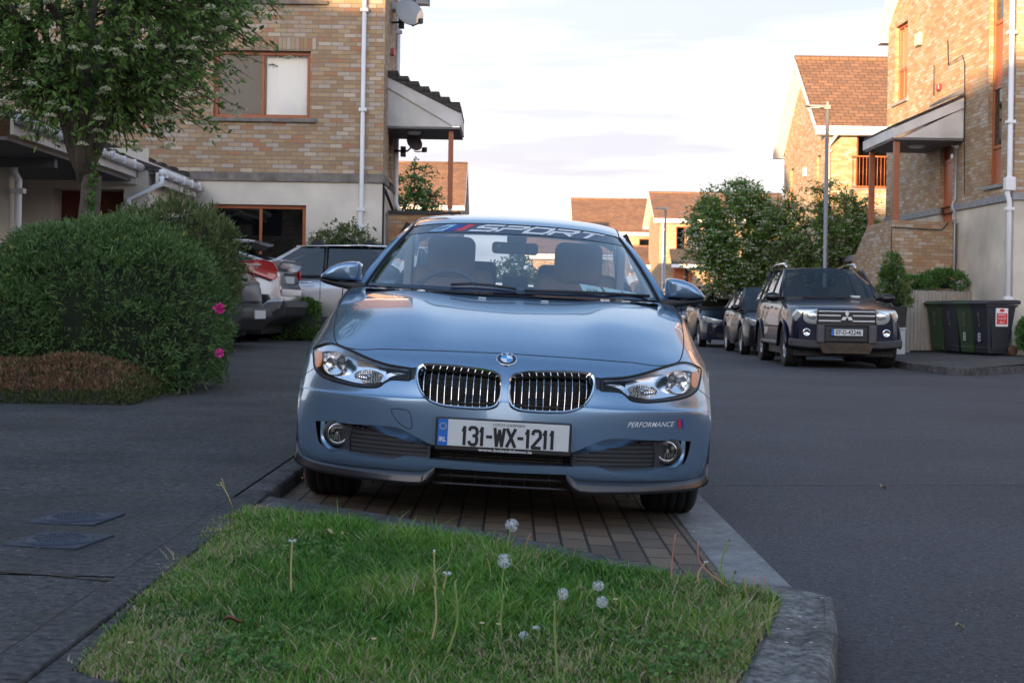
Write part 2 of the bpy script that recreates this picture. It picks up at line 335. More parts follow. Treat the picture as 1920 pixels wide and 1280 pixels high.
# kerb stones beside the bay
for nm_,y,ye_,m_ in (('kerb_edging',1.0,4.7,'pavement_mat'),('kerb_edging',5.5,40,'kerb_mat')):
  b=MB()
  while y<ye_:
    l=.9; x1=-1.0 if y>5.4 else -.995
    z=gz(-1.1,y+.45)+.002
    b.box(-1.118,x1,y+.003,y+l-.003,-.09,z); y+=l
  b.build(nm_,m_,bevel=.004 if ye_<5 else .018,kind='structure')
# kerb slab between verge and bay and the raised corner kerb
def slab(pts,z,base,name,m,bev=.02):
    b=MB(); n=len(pts); zz=z if hasattr(z,'__len__') else [z]*n
    vs=[(p[0],p[1],base) for p in pts]+[(p[0],p[1],q) for p,q in zip(pts,zz)]
    b.add(vs,[tuple(range(n))[::-1],tuple(range(n,2*n))]+[(i,(i+1)%n,n+(i+1)%n,n+i) for i in range(n)]); return b.build(name,m,bevel=bev,kind='structure')
slab([(-1.0,5.62),(-1.0,5.30),(-.5,4.92),(0.0,4.50),(.5,4.08),(.86,3.96),(.90,4.20),(.60,4.36),(.01,4.89),(-.5,5.27)],[.115,.112,.10,.09,.075,.05,.035,.06,.085,.10],-.09,'kerb_slab','kerb_mat')
slab([(.62,4.30),(.88,4.20),(.925,4.08),(.945,3.94),(.90,3.72),(.85,3.49),(.71,2.98),(.45,2.45),(0,2.0),(-.6,1.7),(-.6,1.9),(-.12,2.2),(.28,2.6),(.50,2.99),(.58,3.25),(.70,3.66),(.74,3.9),(.60,4.08)],[.055,.055,.075,.09,.095,.095,.095,.095,.095,.095,.095,.095,.095,.095,.095,.095,.08,.07],-.09,'kerb_corner','kerb_pale',.03)
slab([(-.992,1.85),(.1,1.85),(.1,2.42),(-.3,2.27),(-.5,2.59),(-.67,2.765),(-.84,2.835),(-.93,2.905),(-.945,3.2),(-.985,3.62)],.113,-.09,'pavement','pavement_mat',0)
# verge soil
VERGE=[(-1.0,5.28),(-.83,5.12),(-.48,4.84),(-.19,4.58),(.08,4.33),(.32,4.14),(.54,4.0),(.72,3.88),(.74,3.75),(.66,3.5),(.55,3.13),(.47,2.85),(.2,2.5),(-.3,2.3),(-.5,2.62),(-.67,2.79),(-.84,2.86),(-.93,2.93),(-.95,3.2),(-1.0,3.66),(-1.02,4.31),(-1.06,4.9)]
VZ=lambda x,y:.108+.006*math.sin(3*x+2*y)-.02*max(0,x)
def inpoly(P,x,y):
    c=False;n=len(P);j=n-1
    for i in range(n):
        if (P[i][1]>y)!=(P[j][1]>y) and x<(P[j][0]-P[i][0])*(y-P[i][1])/(P[j][1]-P[i][1])+P[i][0]: c=not c
        j=i
    return c
def inpoly_np(P,X,Y):
    c=np.zeros(X.shape,bool);n=len(P);j=n-1
    for i in range(n):
        xi,yi=P[i];xj,yj=P[j]
        if yi!=yj:
            k=((yi>Y)!=(yj>Y))&(X<(xj-xi)*(Y-yi)/(yj-yi)+xi); c^=k
        j=i
    return c
slab([(x,y) for x,y in VERGE],[VZ(x,y)-.004 for x,y in VERGE],-.09,'verge_soil','soil',0)
# pavement joints: sunken mossy lines laid proud by a few mm
b=MB()
def strip(b,P,w,zf,dz=.004):
    for (x0,y0),(x1,y1) in zip(P[:-1],P[1:]):
        dx,dy=x1-x0,y1-y0;l=math.hypot(dx,dy);nx,ny=-dy/l*w/2,dx/l*w/2
        b.add([(x0+nx,y0+ny,zf(x0,y0)+dz),(x0-nx,y0-ny,zf(x0,y0)+dz),(x1-nx,y1-ny,zf(x1,y1)+dz),(x1+nx,y1+ny,zf(x1,y1)+dz)],[(0,1,2,3)])
JP=[(-6,4.6),(-4,4.3),(-2.2,4.02),(-1.5,3.9),(-1.3,3.86),(-1.11,3.80)]
for i in range(140):
    xx=-6+4.88*i/140; yy0=float(np.interp(xx,[q[0] for q in JP],[q[1] for q in JP]))+random.uniform(-.004,.004); x2=xx+4.88/140; yy1=float(np.interp(x2,[q[0] for q in JP],[q[1] for q in JP]))+random.uniform(-.004,.004)
    if math.sin(i*.55)+math.sin(i*.23+1)>-.5: strip(b,[(xx,yy0),(x2+.004,yy1)],random.uniform(.006,.022),gz,.0035+random.uniform(0,.0008))
b.build('pavement_joint','moss',kind='structure')
b=MB(); strip(b,[(-6,7.9),(-3,7.1),(-1.2,6.6)],.007,gz); strip(b,[(-1.12,5.6),(-1.9,5.5),(-3.2,5.6)],.005,gz); b.build('pavement_crack','joint',kind='structure')
b=MB(); strip(b,[(.95,7.22),(1.6,7.30),(2.9,7.47),(6,7.9),(14,9.0)],.014,lambda x,y:-.02); b.build('road_seam','seam_mat',kind='structure')
# manhole covers
mat('cast_iron',(.045,.055,.075),.55,.3,noise=.25,nscale=25,bump=.35,bscale=60)
def cover(c,a,rz,label):
    z=gz(*c)+.004; t=thing('manhole_cover',label,'manhole cover',(c[0],c[1],z),rz,'small iron covers set in the footpath')
    b=MB(); b.box(-a,a,-a*1.05,a*1.05,-.02,.003); b.build('frame','cast_iron',t,bevel=.002)
    b=MB(); b.lathe([(0,.0075),(a*.80,.0075),(a*.83,.004)],40); b.lathe([(a*.87,.004),(a*.89,.0065),(a*.93,.0065),(a*.95,.004)],40)
    for i in range(-3,4):
        for j in range(-3,4):
            if i*i+j*j<12: b.box(i*a*.2-.008,i*a*.2+.008,j*a*.2-.002,j*a*.2+.002,.007,.0095)
    b.build('lid','cast_iron',t)
cover((-1.455,4.41),.125,R(-10),'square iron cover with round lid in the footpath, the nearer to the camera of two')
cover((-1.545,4.86),.125,R(-8),'square iron cover with round lid in the footpath, the farther from the camera of two')
# right pavement
RK=[(7.0,120),(6.9,60),(6.72,24),(6.60,22.6),(6.64,21.7),(6.80,21.1),(7.05,20.9),(7.4,21.15),(8.5,22.35),(10.5,23.3),(14,24.2),(60,30)]
b=MB(); PR=RK+[(60,120)]; n=len(PR)
rz_=lambda x,y:.10+.03*min(max(x-7,0),3)
vs=[(x,y,.095) for x,y in PR]+[(9,26,.15),(9,30,.15),(12,27,.15)]
cd_=delaunay_2d_cdt([Vector((v[0],v[1])) for v in vs],[(i,(i+1)%n) for i in range(n)],[],2,1e-5)
vv=[]
for p in cd_[0]: vv.append((p.x,p.y,.095+.02*min(max(p.x-7,0),3)))
b.add(vv,[tuple(f) for f in cd_[2]]); b.build('pavement','pavement_mat',kind='structure')
b=MB(); 
for (x0,y0),(x1,y1) in zip(RK[:-1],RK[1:]):
    l=math.hypot(x1-x0,y1-y0);k=max(1,int(l/.9)) if l<50 else 40
    for i in range(k):
        a=i/k;c=(i+1)/k; ax,ay=x0+(x1-x0)*a,y0+(y1-y0)*a; cx,cy=x0+(x1-x0)*c,y0+(y1-y0)*c
        tx,ty=(x1-x0)/l,(y1-y0)/l; nx,ny=-ty,tx     # left of travel = house side
        q=.003
        P4=[(ax+tx*q,ay+ty*q),(cx-tx*q,cy-ty*q),(cx-tx*q+nx*.12,cy-ty*q+ny*.12),(ax+tx*q+nx*.12,ay+ty*q+ny*.12)]
        P4=[P4[0],P4[1],P4[2],P4[3]]
        b.add([(p[0],p[1],-.06) for p in P4]+[(p[0],p[1],.10) for p in P4],[(3,2,1,0),(4,5,6,7),(0,1,5,4),(1,2,6,5),(2,3,7,6),(3,0,4,7)])
b.build('kerb_edging','kerb_mat',bevel=.015,kind='structure')
# ================= BUILDINGS =================
def rect_wall(b,origin,udir,w,z0,z1,openings,thick=.12,m=0,mr=None):
    """vertical wall from origin along udir (unit 2D), openings [(u0,u1,v0,v1)] with reveals; outward normal = right of udir"""
    us=sorted({0,w,*[o[0] for o in openings],*[o[1] for o in openings]}); vs=sorted({z0,z1,*[o[2] for o in openings],*[o[3] for o in openings]})
    ux,uy=udir; nx,ny=uy,-ux
    def P(u,z,d=0): return (origin[0]+ux*u-nx*d,origin[1]+uy*u-ny*d,z)
    for i in range(len(us)-1):
        for j in range(len(vs)-1):
            cu=(us[i]+us[i+1])/2;cv=(vs[j]+vs[j+1])/2
            if any(o[0]<cu<o[1] and o[2]<cv<o[3] for o in openings): continue
            b.add([P(us[i],vs[j]),P(us[i+1],vs[j]),P(us[i+1],vs[j+1]),P(us[i],vs[j+1])],[(0,1,2,3)],m)
    for o in openings:
        a,c,d,e=o; mm=mr if mr is not None else m
        b.add([P(a,d),P(a,d,thick),P(c,d,thick),P(c,d)],[(0,1,2,3)],mm); b.add([P(a,e),P(c,e),P(c,e,thick),P(a,e,thick)],[(0,1,2,3)],mm)
        b.add([P(a,d),P(a,e),P(a,e,thick),P(a,d,thick)],[(0,1,2,3)],mm); b.add([P(c,d),P(c,d,thick),P(c,e,thick),P(c,e)],[(0,1,2,3)],mm)
class Frame:
    """local wall frame: u along wall, d outward, z up"""
    def __init__(s,origin,udir): s.o=origin; l=math.hypot(*udir); s.u=(udir[0]/l,udir[1]/l); s.n=(s.u[1],-s.u[0])
    def M(s): return Matrix(((s.u[0],s.n[0],0,s.o[0]),(s.u[1],s.n[1],0,s.o[1]),(0,0,1,0),(0,0,0,1)))
    def box(s,b,u0,u1,d0,d1,z0,z1,m=0): return b.box(u0,u1,d0,d1,z0,z1,m,s.M())
def window(fr,u0,u1,z0,z1,par,split=None,panel=None,blind=None,frame='brown_frame',fw=.07,sill='stone_grey',back='room_dark',bars=None,inset=.10,pane='pane',door=False):
    w=MB(); d0,d1=-inset-.05,-inset+.01
    cuts=[u0,u1] if split is None else [u0]+[u0+(u1-u0)*q for q in split]+[u1]
    fr.box(w,u0,u1,d0,d1,z1-fw,z1); fr.box(w,u0,u1,d0,d1,z0,z0+fw)
    for i,c in enumerate(cuts):
        a=fw if i in(0,len(cuts)-1) else fw*.7
        lo=c if i==0 else (c-a if i==len(cuts)-1 else c-a/2); fr.box(w,lo,lo+a,d0,d1-.002,z0+fw,z1-fw)
    if panel: fr.box(w,u0+fw,u1-fw,d0,d1-.004,panel-.04,panel+.04)
    W=w.build('window',frame,par,bevel=.006)
    if panel:
        w=MB(); fr.box(w,u0+fw,u1-fw,d0+.02,d1-.03,z0+fw,panel-.04); w.build('panel',frame,W)
    zb=(panel+.04) if panel else z0+fw
    w=MB(); fr.box(w,u0+fw,u1-fw,d0+.02,d0+.03,zb,z1-fw); w.build('pane',pane,W)
    w=MB(); fr.box(w,u0-.05,u1+.05,-inset-.9,-inset-.86,z0-.1,z1+.1); fr.box(w,u0-.05,u0-.02,-inset-.86,-inset-.07,z0-.1,z1+.1); fr.box(w,u1+.02,u1+.05,-inset-.86,-inset-.07,z0-.1,z1+.1); fr.box(w,u0-.02,u1+.02,-inset-.86,-inset-.07,z0-.12,z0-.1); w.build('room',back,W)
    if blind:
        for (a,c,zt,mm) in blind:
            w=MB(); z=zt
            n=int((z1-fw-zt)/.027)
            for k in range(n):
                zz=zt+k*.027; M=fr.M()
                hs=.029 if mm=='blind' else .012; vs=[M@Vector(p) for p in ((a,d0-.052,zz+hs),(c,d0-.052,zz+hs),(c,d0-.045,zz),(a,d0-.045,zz))]
                w.add(vs,[(0,1,2,3)])
            for q in (.25,.72): fr.box(w,a+(c-a)*q,a+(c-a)*q+.012,d0-.044,d0-.042,zt,z1-fw)
            w.build('blind',mm,W)
    if sill:
        w=MB(); fr.box(w,u0-.12,u1+.12,-inset,.055,z0-.075,z0-.003); w.build('sill',sill,par,bevel=.006)
    return W
def pipe(P,r,name,par,m='white_pvc'):
    b=MB(); b.tube(P,r,10); 
    for p,q in zip(P[:-1],P[1:]):
        p=Vector(p);q=Vector(q);l=(q-p).length
        if l>1.2 and abs((q-p).normalized().z)>.9:
            for k in range(int(l/1.75)+1):
                c=p+(q-p)*min(1,(k*1.75+.15)/l); b.box(c.x-r*1.7,c.x+r*1.7,c.y-r*1.25,c.y+r*1.25,c.z-.03,c.z+.03)
    return b.build(name,m,par)
def gable_roof(par,x0,x1,y0,y1,ze,zr,m='roof_tile',ov=.3,thick=.09,fascia=True,rake=True):
    """ridge along X, gable ends at x0,x1"""
    ym=(y0+y1)/2; sl=(zr-ze)/((y1-y0)/2); ya,yb=y0-ov,y1+ov; za=ze-ov*sl
    b=MB(); X0,X1=x0-ov,x1+ov
    b.add([(X0,ya,za),(X1,ya,za),(X1,ym,zr),(X0,ym,zr)],[(0,1,2,3)]); b.add([(X0,yb,za),(X0,ym,zr),(X1,ym,zr),(X1,yb,za)],[(0,1,2,3)])
    b.add([(X0,ya,za-thick),(X0,ym,zr-thick),(X1,ym,zr-thick),(X1,ya,za-thick)],[(0,1,2,3)]); b.add([(X0,yb,za-thick),(X1,yb,za-thick),(X1,ym,zr-thick),(X0,ym,zr-thick)],[(0,1,2,3)])
    for X in (X0,X1): b.add([(X,ya,za),(X,ym,zr),(X,yb,za),(X,yb,za-thick),(X,ym,zr-thick),(X,ya,za-thick)],[(0,1,4,5),(1,2,3,4)])
    for Y in (ya,yb): b.add([(X0,Y,za),(X1,Y,za),(X1,Y,za-thick),(X0,Y,za-thick)],[(0,1,2,3)])
    b.tube([(X0,ym,zr+.0),(X1,ym,zr+.0)],.10,8,smooth=True)
    r=b.build('roof',m,par)
    b=MB()   # barge boards, fascia, gutter
    for X,sg in ((X0,-1),(X1,1)):
        for (Y0,Z0,Y1,Z1) in ((ya,za,ym,zr),(yb,za,ym,zr)):
            xa,xb=(X-.025,X-.003) if sg<0 else (X+.003,X+.025)
            vs=[(x,y,z) for x in (xa,xb) for (y,z) in ((Y0,Z0-.03),(Y1,Z1-.03),(Y1,Z1-.25),(Y0,Z0-.25))]
            b.add(vs,[(0,1,2,3),(7,6,5,4),(0,4,5,1),(1,5,6,2),(2,6,7,3),(3,7,4,0)])
            xi=x0+.003 if sg<0 else x1-.003
            b.add([(X+(.002 if sg<0 else -.002),Y0,Z0-.24),(X+(.002 if sg<0 else -.002),Y1,Z1-.24),(xi,Y1,Z1-.24),(xi,Y0,Z0-.24)],[(0,1,2,3)])
    for Y,sg in ((ya,-1),(yb,1)):
        a,c=(Y-.02,Y-.002) if sg<0 else (Y+.002,Y+.02)
        b.box(X0,X1,a,c,za-.23,za-.02); 
        b.box(X0,X1,min(Y,(y0 if sg<0 else y1)),max(Y,(y0 if sg<0 else y1)),za-.24,za-.225)
        b.tube([(X0,Y+sg*.075,za-.03),(X1,Y+sg*.075,za-.03)],.062,10)
    b.build('fascia_board','white_pvc',par)
    return za
def gable_tri(b,x,y0,y1,ze,zr,face,m=0):
    ym=(y0+y1)/2; vs=[(x,y0,ze),(x,y1,ze),(x,ym,zr)]; b.add(vs,[(0,1,2) if face>0 else (0,2,1)],m)
def dish(par_loc,rad,az,label,col='dish_grey',arm=.35):
    t=thing('satellite_dish',label,'satellite dish',par_loc,az)
    b=MB(); M=Matrix.Translation((0,-.32,.06))@Matrix.Rotation(R(68),4,'X')
    prof=[(rad*q,rad*.22*q*q) for q in (0.0,.2,.4,.6,.8,.95,1.0)]; b.lathe(prof,32,M=M@Matrix.Rotation(PI,4,'X')); b.lathe([(r,z-.012) for r,z in prof[::-1]],32,M=M@Matrix.Rotation(PI,4,'X'))
    b.tube([M@Vector((rad*math.cos(q),rad*math.sin(q),-rad*.22)) for q in np.linspace(0,2*PI,33)[:-1]],.008,6,closed=True)
    b.build('reflector',col,t)
    b=MB(); b.tube([(-.2,.14,-.1),(0,-.05,-.1),(0,-.2,-.03),(0,-.22,.1)],.02,8); b.box(-.05,.05,.08,.12,-.2,0); b.box(-.045,.045,-.29,-.2,-.02,.14); b.build('bracket','dark_metal',t)
    b=MB(); b.tube([(0,-.28,-.12),(0,-.42,-rad*.9),(0,-.42-arm,-rad*.85)],.012,6); b.box(-.03,.03,-.47-arm,-.38-arm,-rad*.85-.03,-rad*.85+.06); b.build('feed_arm','dark_metal',t)
    return t
# ---- left house
LZ=gz(-5,24)
t=thing('brick_house','tall buff brick house with cream render ground floor, beside the tree on the left','house',(0,0,0))
LH=t; X0,X1,Y0,Y1=-13.0,-2.32,24.0,31.0; ZB=3.10; ZE=8.3
f=Frame((X0,Y0),(1,0)); fs=Frame((X1,Y0),(0,1)); U=lambda x:x-X0
b=MB(); ops=[(U(-5.33),U(-3.62),4.19,5.38),(U(-5.33),U(-3.45),6.27,8.0)]
rect_wall(b,(X0,Y0),(1,0),X1-X0,ZB+.13,ZE,ops); rect_wall(b,(X1,Y0),(0,1),2.5,ZB+.13,ZE,[(1.05,1.95,ZB+.2,4.25)]); 
b.add([(X1,Y0+2.5,ZB),(X1-.5,Y0+2.5,ZB),(X1-.5,Y0+2.5,ZE),(X1,Y0+2.5,ZE)],[(0,1,2,3)]); b.add([(X1-.5,Y0+2.5,ZB),(X1-.5,Y1,ZB),(X1-.5,Y1,ZE),(X1-.5,Y0+2.5,ZE)],[(0,1,2,3)])
b.add([(X0,Y1,0),(X0,Y0,0),(X0,Y0,ZE),(X0,Y1,ZE)],[(0,1,2,3)]); b.add([(X1-.5,Y1,0),(X0,Y1,0),(X0,Y1,ZE),(X1-.5,Y1,ZE)],[(0,1,2,3)])
gable_tri(b,X1-.001,Y0,Y1,ZE,ZE+2.9,1); gable_tri(b,X0,Y0,Y1,ZE,ZE+2.9,-1)
b.build('upper_wall','brick',t)
b=MB(); ops=[(U(-5.35),U(-3.66),.42,2.66)]
rect_wall(b,(X0,Y0),(1,0),X1-X0,-.05,ZB-.03,ops); rect_wall(b,(X1,Y0),(0,1),2.5,-.05,ZB-.03,[]); b.add([(X1-.5,Y0+2.5,0),(X1-.5,Y1,0),(X1-.5,Y1,ZB),(X1-.5,Y0+2.5,ZB)],[(0,1,2,3)]); b.add([(X1,Y0+2.5,0),(X1-.5,Y0+2.5,0),(X1-.5,Y0+2.5,ZB),(X1,Y0+2.5,ZB)],[(0,1,2,3)])
b.build('ground_wall','render',t)
b=MB(); f.box(b,U(-6.6),U(X1)+.03,-.05,.035,ZB-.03,ZB+.13); fs.box(b,-.034,1.0,-.05,.035,ZB-.028,ZB+.128); fs.box(b,1.96,2.5,-.05,.035,ZB-.028,ZB+.128); b.build('stone_band','stone_band',t,bevel=.006)
b=MB(); f.box(b,U(-5.45),U(-3.5),-.01,.004,5.38,5.61)
b.build('lintel','brick_stretch',t)
window(f,U(-5.33),U(-3.62),4.19,5.38,t,split=[.5],blind=[(U(-5.25),U(-4.5),4.26,'blind_dark'),(U(-4.42),U(-3.69),4.26,'blind')],sill='stone_band',pane='pane_bright')  # blind tones carry the bright sky reflection, right, and its absence, left
window(f,U(-5.33),U(-3.45),6.27,8.0,t,split=[.5],sill='stone_band')
window(f,U(-5.35),U(-3.66),.5,2.66,t,split=[.52],blind=[(U(-5.27),U(-4.55),.7,'blind_dark'),(U(-4.45),U(-3.73),.7,'blind_dark')],sill=None,inset=.08)
b=MB()
for x in np.arange(-5.3,-3.4,.11): b.tube([(x,Y0-.12,6.3),(x,Y0-.12,7.3)],.008,6)
b.tube([(-5.36,Y0-.12,7.3),(-3.4,Y0-.12,7.3)],.02,8); b.tube([(-5.36,Y0-.12,6.32),(-3.4,Y0-.12,6.32)],.014,8); b.build('balcony_railing','dark_metal',t)
gable_roof(t,X0,X1,Y0,Y1,ZE,ZE+2.9)
pipe([(-2.68,Y0-.06,ZE-.3),(-2.68,Y0-.06,2.6),(-2.70,Y0-.06,2.45),(-2.70,Y0-.06,.3)],.040,'downpipe',t)
pipe([(X1+.04,26.3,ZE-.2),(X1+.04,26.3,2.9),(X1+.2,26.3,2.6),(X1+.2,26.3,.3)],.045,'downpipe',t)
b=MB(); b.tube([(X1+.02,Y0+.05,.4),(X1+.02,Y0+.06,3.1)],.02,6); b.tube([(X1+.02,Y0+.25,2.98),(X1+.12,Y0+1.5,2.55),(X1+.12,Y0+1.5,2.3)],.03,8); b.build('service_pipe','dark_metal',t)
window(fs,1.05,1.95,ZB+.2,4.25,t,sill=None,frame='door_brown')
b=MB(); b.box(X1,X1+.07,25.15,25.32,4.55+1.0,4.67+1.0); b.build('alarm_box','alarm_red',t,bevel=.01)
b=MB(); b.box(X1-.1,X1+.45,25.3,25.6,6.42,6.56); b.build('vent_hood','metal_grey',t,bevel=.01)
# porch canopy: mono-pitch towards the street, on one post
b=MB(); cx0,cx1,cy0,cy1=X1+.0,-1.0,24.75,26.35
zt,zl=5.16,4.52
b.prism([(cx0,zt),(cx1+.02,zl),(cx1+.02,zl-.09),(cx0,zt-.09)],'y',cy0-.08,cy1)
for k in range(7):
    u=k/7; x=cx0+(cx1-cx0)*u; z=zt+(zl-zt)*u; b.box(x,x+.185,cy0-.09,cy1,z-.06,z+.012)
C=b.build('canopy_roof','roof_dark',t)
b=MB(); b.prism([(cx0,zt-.095),(cx1,zl-.095),(cx1,zl-.33),(cx1-.12,zl-.33),(cx0,zt-.29)],'y',cy0-.05,cy0-.02); b.box(cx1-.005,cx1+.02,cy0-.04,cy1,zl-.33,zl-.095); b.build('canopy_fascia','white_board',t)
b=MB(); b.prism([(cx0,zt-.28),(cx1-.14,zl-.30),(cx1-.14,zl-.34),(cx0,zl-.34)],'y',cy0-.015,cy0+.03)
for k in range(11): b.box(cx0+.02+k*.115,cx0+.026+k*.115,cy0-.019,cy0-.014,zl-.34,zt-.32-(k*.115)*.49)
b.build('canopy_cladding','white_board',t)
b=MB(); b.box(cx0,cx1,cy0,cy1,zl-.38,zl-.345); b.build('canopy_soffit','soffit',t)
b=MB(); b.lathe([(0,-.05),(.10,-.045),(.13,-.02),(.13,0)],20,M=Matrix.Translation((cx0+.45,cy0+.5,zl-.38))); b.build('canopy_lamp','white_pvc',t)
b=MB(); b.box(-1.21,-1.12,24.85,24.94,2.7,zl-.38); b.build('canopy_post','post_wood',t,bevel=.008)
b=MB(); b.box(-1.20,-1.13,24.86,24.93,2.62,2.70); b.build('post_foot','metal_grey',t)
# brick stair wall with dark coping, in front of the side door
s=thing('stair_wall','low brick stair wall with dark coping beside the left house','wall',(0,0,0))
b=MB(); b.box(X1+.06,-1.0,24.72,24.95,0,2.58); b.box(-1.22,-.99,24.95,27.5,0,2.578); b.build('wall','brick_wall',s)
b=MB(); b.box(X1+.04,-.96,24.68,24.99,2.582,2.64); b.box(-1.25,-.955,24.99,27.55,2.582,2.638); b.build('coping','dark_metal',s)
dish((X1+.22,25.3,6.28),.27,R(28),'large light grey satellite dish on the left house wall, above the canopy')
dish((X1+.24,26.1,3.98),.165,R(38),'small dark grey satellite dish on the left house wall, below the canopy',col='soffit',arm=.2)
# annex: forecourt canopy, recessed doorway, gutters
a=thing('annex','low cream rendered annex with white gutters and recessed doors behind the hedge','annex',(0,0,0))
b=MB(); rect_wall(b,(-13,21.2),(1,0),7.3,0,3.3,[(5.8,6.92,.3,2.66)],thick=.45); rect_wall(b,(-5.7,21.2),(0,1),2.8,0,3.1,[(.9,1.5,1.5,2.5)]); b.build('wall','render',a)
b=MB(); b.box(-7.2,-6.08,21.66,21.74,.3,2.66); b.build('door','door_dark',a); 
b=MB(); b.box(-6.62,-6.40,21.60,21.655,1.6,2.05); b.build('door_window','white_pvc',a); b=MB(); b.box(-6.58,-6.44,21.59,21.598,1.66,1.99); b.build('door_pane','room_dark',a)
b=MB(); b.box(-4.75-.4-.35,-4.75-.4,21.6,22,1.4,1.4001) if False else None
b.prism([(-13,5.6),(-5.85,3.12),(-5.85,3.02),(-13,5.5)],'y',15.9,21.15); b.prism([(-13,5.6),(-5.5,3.0),(-5.5,2.9),(-13,5.5)],'y',21.16,23.97); 
for k in range(9): b.box(-5.72-.2*k-.2,-5.72-.2*k,23.6,23.98,3.05+.07*k,3.20+.07*k)
b.build('annex_roof','roof_dark',a)
b=MB(); b.box(-5.9,-5.86,15.9,21.15,2.84,3.03); b.box(-5.56,-5.51,21.1,23.6,2.74,2.92); b.box(-6.15,-5.86,21.10,21.16,2.74,3.08); b.build('annex_fascia','white_board',a)
b=MB(); b.tube([(-5.80,15.9,3.02),(-5.80,21.15,3.0)],.06,10); b.tube([(-5.45,21.1,2.92),(-5.45,23.75,2.9)],.062,10); 
for y in np.arange(16.2,23.6,.55): x=-5.80 if y<21 else -5.45; z=3.0 if y<21 else 2.9; b.box(x-.07,x+.075,y-.012,y+.012,z-.06,z+.065)
b.build('gutter','white_pvc',a)
pipe([(-5.47,21.12,2.86),(-5.47,21.12,2.75),(-5.98,21.10,2.5),(-5.98,21.10,.3)],.045,'downpipe',a)
b=MB(); b.box(-10,-5.95,15.95,21.14,2.78,2.82); b.box(-10,-5.62,21.205,21.21,2.9,3.0); b.build('annex_soffit','soffit',a)
b=MB(); b.box(-10,-6.05,17.9,18.02,2.66,2.78); b.build('beam','soffit',a)
pipe([(-6.62,18.0,2.9),(-6.62,18.0,2.6),(-6.56,18.0,2.5),(-6.56,18.0,.3)],.05,'downpipe',a)
b=MB(); b.box(-9,-6.68,18.0,18.25,0,2.66); b.build('side_wall','render',a)
# ---- right house
t=thing('brick_house','tall buff brick house with cream base and long narrow windows, on the right edge','house',(0,0,0)); RH=t
A0=Vector((9.82,26.7)); B0=Vector((9.44,34.5)); fr=Frame((B0.x,B0.y),(A0.x-B0.x,A0.y-B0.y)); Lw=(A0-B0).length
def uy(y): return (34.5-y)/(34.5-26.7)*Lw
ZB2=3.32; ZE2=8.35
b=MB()
n1=(uy(33.95),uy(33.05),6.15,8.05); n2=(uy(28.05),uy(27.35),3.56,8.0); dr=(uy(30.75),uy(29.95),2.35,4.72)
rect_wall(b,(B0.x,B0.y),fr.u,Lw,ZB2,ZE2,[n1,n2,(dr[0],dr[1],ZB2,dr[3])])
rect_wall(b,(A0.x,A0.y),(1,0),9,ZB2,ZE2,[(2.0,3.6,4.4,5.7)])
b.add([(B0.x+9,B0.y,0),(B0.x,B0.y,0),(B0.x,B0.y,ZE2),(B0.x+9,B0.y,ZE2)],[(0,1,2,3)])
gx=9.63
b.add([(A0.x,A0.y,ZE2),(gx,30.6,ZE2+3.2),(B0.x,B0.y,ZE2)],[(0,1,2)])
b.build('upper_wall','brick',t)
b=MB(); rect_wall(b,(B0.x,B0.y),fr.u,Lw,-.05,ZB2-.14,[(dr[0],dr[1],2.35,ZB2-.14)]); rect_wall(b,(A0.x,A0.y),(1,0),9,-.05,ZB2-.14,[]); b.build('ground_wall','render',t)
b=MB(); fr.box(b,0,dr[0],-.05,.05,ZB2-.14,ZB2+.005); fr.box(b,dr[1],Lw-.0,-.05,.05,ZB2-.14,ZB2+.005); f2=Frame((A0.x,A0.y),(1,0)); f2.box(b,-.05,9,-.05,.05,ZB2-.142,ZB2+.003); b.build('stone_band','stone_grey',t,bevel=.006)
window(fr,*n1,t,panel=6.95,sill='stone_grey',frame='brown_frame',split=[.45],pane='pane_bright',back='curtain')
window(fr,n2[0],n2[1],n2[2],5.6,t,panel=4.35,sill='stone_grey',back='curtain'); window(fr,n2[0],n2[1],5.6,8.0,t,panel=6.9,sill=None,back='curtain')
window(f2,2.0,3.6,4.4,5.7,t,split=[.5])
b=MB(); fr.box(b,dr[0],dr[1],-.16,-.1,2.35,4.30); D=b.build('door','door_brown',t,bevel=.01)
b=MB(); fr.box(b,dr[1]-.16,dr[1]-.10,-.10,-.05,3.3,3.42); b.build('handle','chrome',D)
b=MB(); fr.box(b,dr[0],dr[1],-.15,-.09,4.30,4.38); fr.box(b,dr[0],dr[0]+.07,-.15,-.085,4.38,4.72); fr.box(b,dr[1]-.07,dr[1],-.15,-.085,4.38,4.72); fr.box(b,dr[0]+.07,dr[1]-.07,-.14,-.13,4.38,4.72); b.build('fanlight','brown_frame',t)
b=MB(); fr.box(b,dr[0]+.08,dr[1]-.08,-.128,-.122,4.40,4.70); b.build('fanlight_pane','pane_bright',t)
pipe([(A0.x-.12,26.62,ZE2),(A0.x-.12,26.62,3.62),(A0.x-.16,26.62,3.42),(A0.x-.16,26.62,3.3),(A0.x-.12,26.62,3.15),(A0.x-.12,26.62,.15)],.05,'downpipe',t)
b=MB(); b.box(A0.x-.22,A0.x-.02,26.54,26.70,3.35,3.62); b.build('pipe_hopper','white_pvc',t,bevel=.02)
pipe([(9.60,29.56,4.7),(9.60,29.56,3.42),(9.53,29.54,3.3),(9.58,29.52,3.1),(9.58,29.52,1.8),(8.2,29.08,1.72)],.028,'service_pipe',t,'metal_grey')
b=MB(); fr.box(b,uy(32.3),uy(32.0),0,.10,7.25,7.55); b.build('vent_cover','alarm_cream',t,bevel=.02)
b=MB(); fr.box(b,uy(30.85),uy(30.7),0,.09,5.98,6.12); b.build('alarm_box','alarm_red',t,bevel=.02)
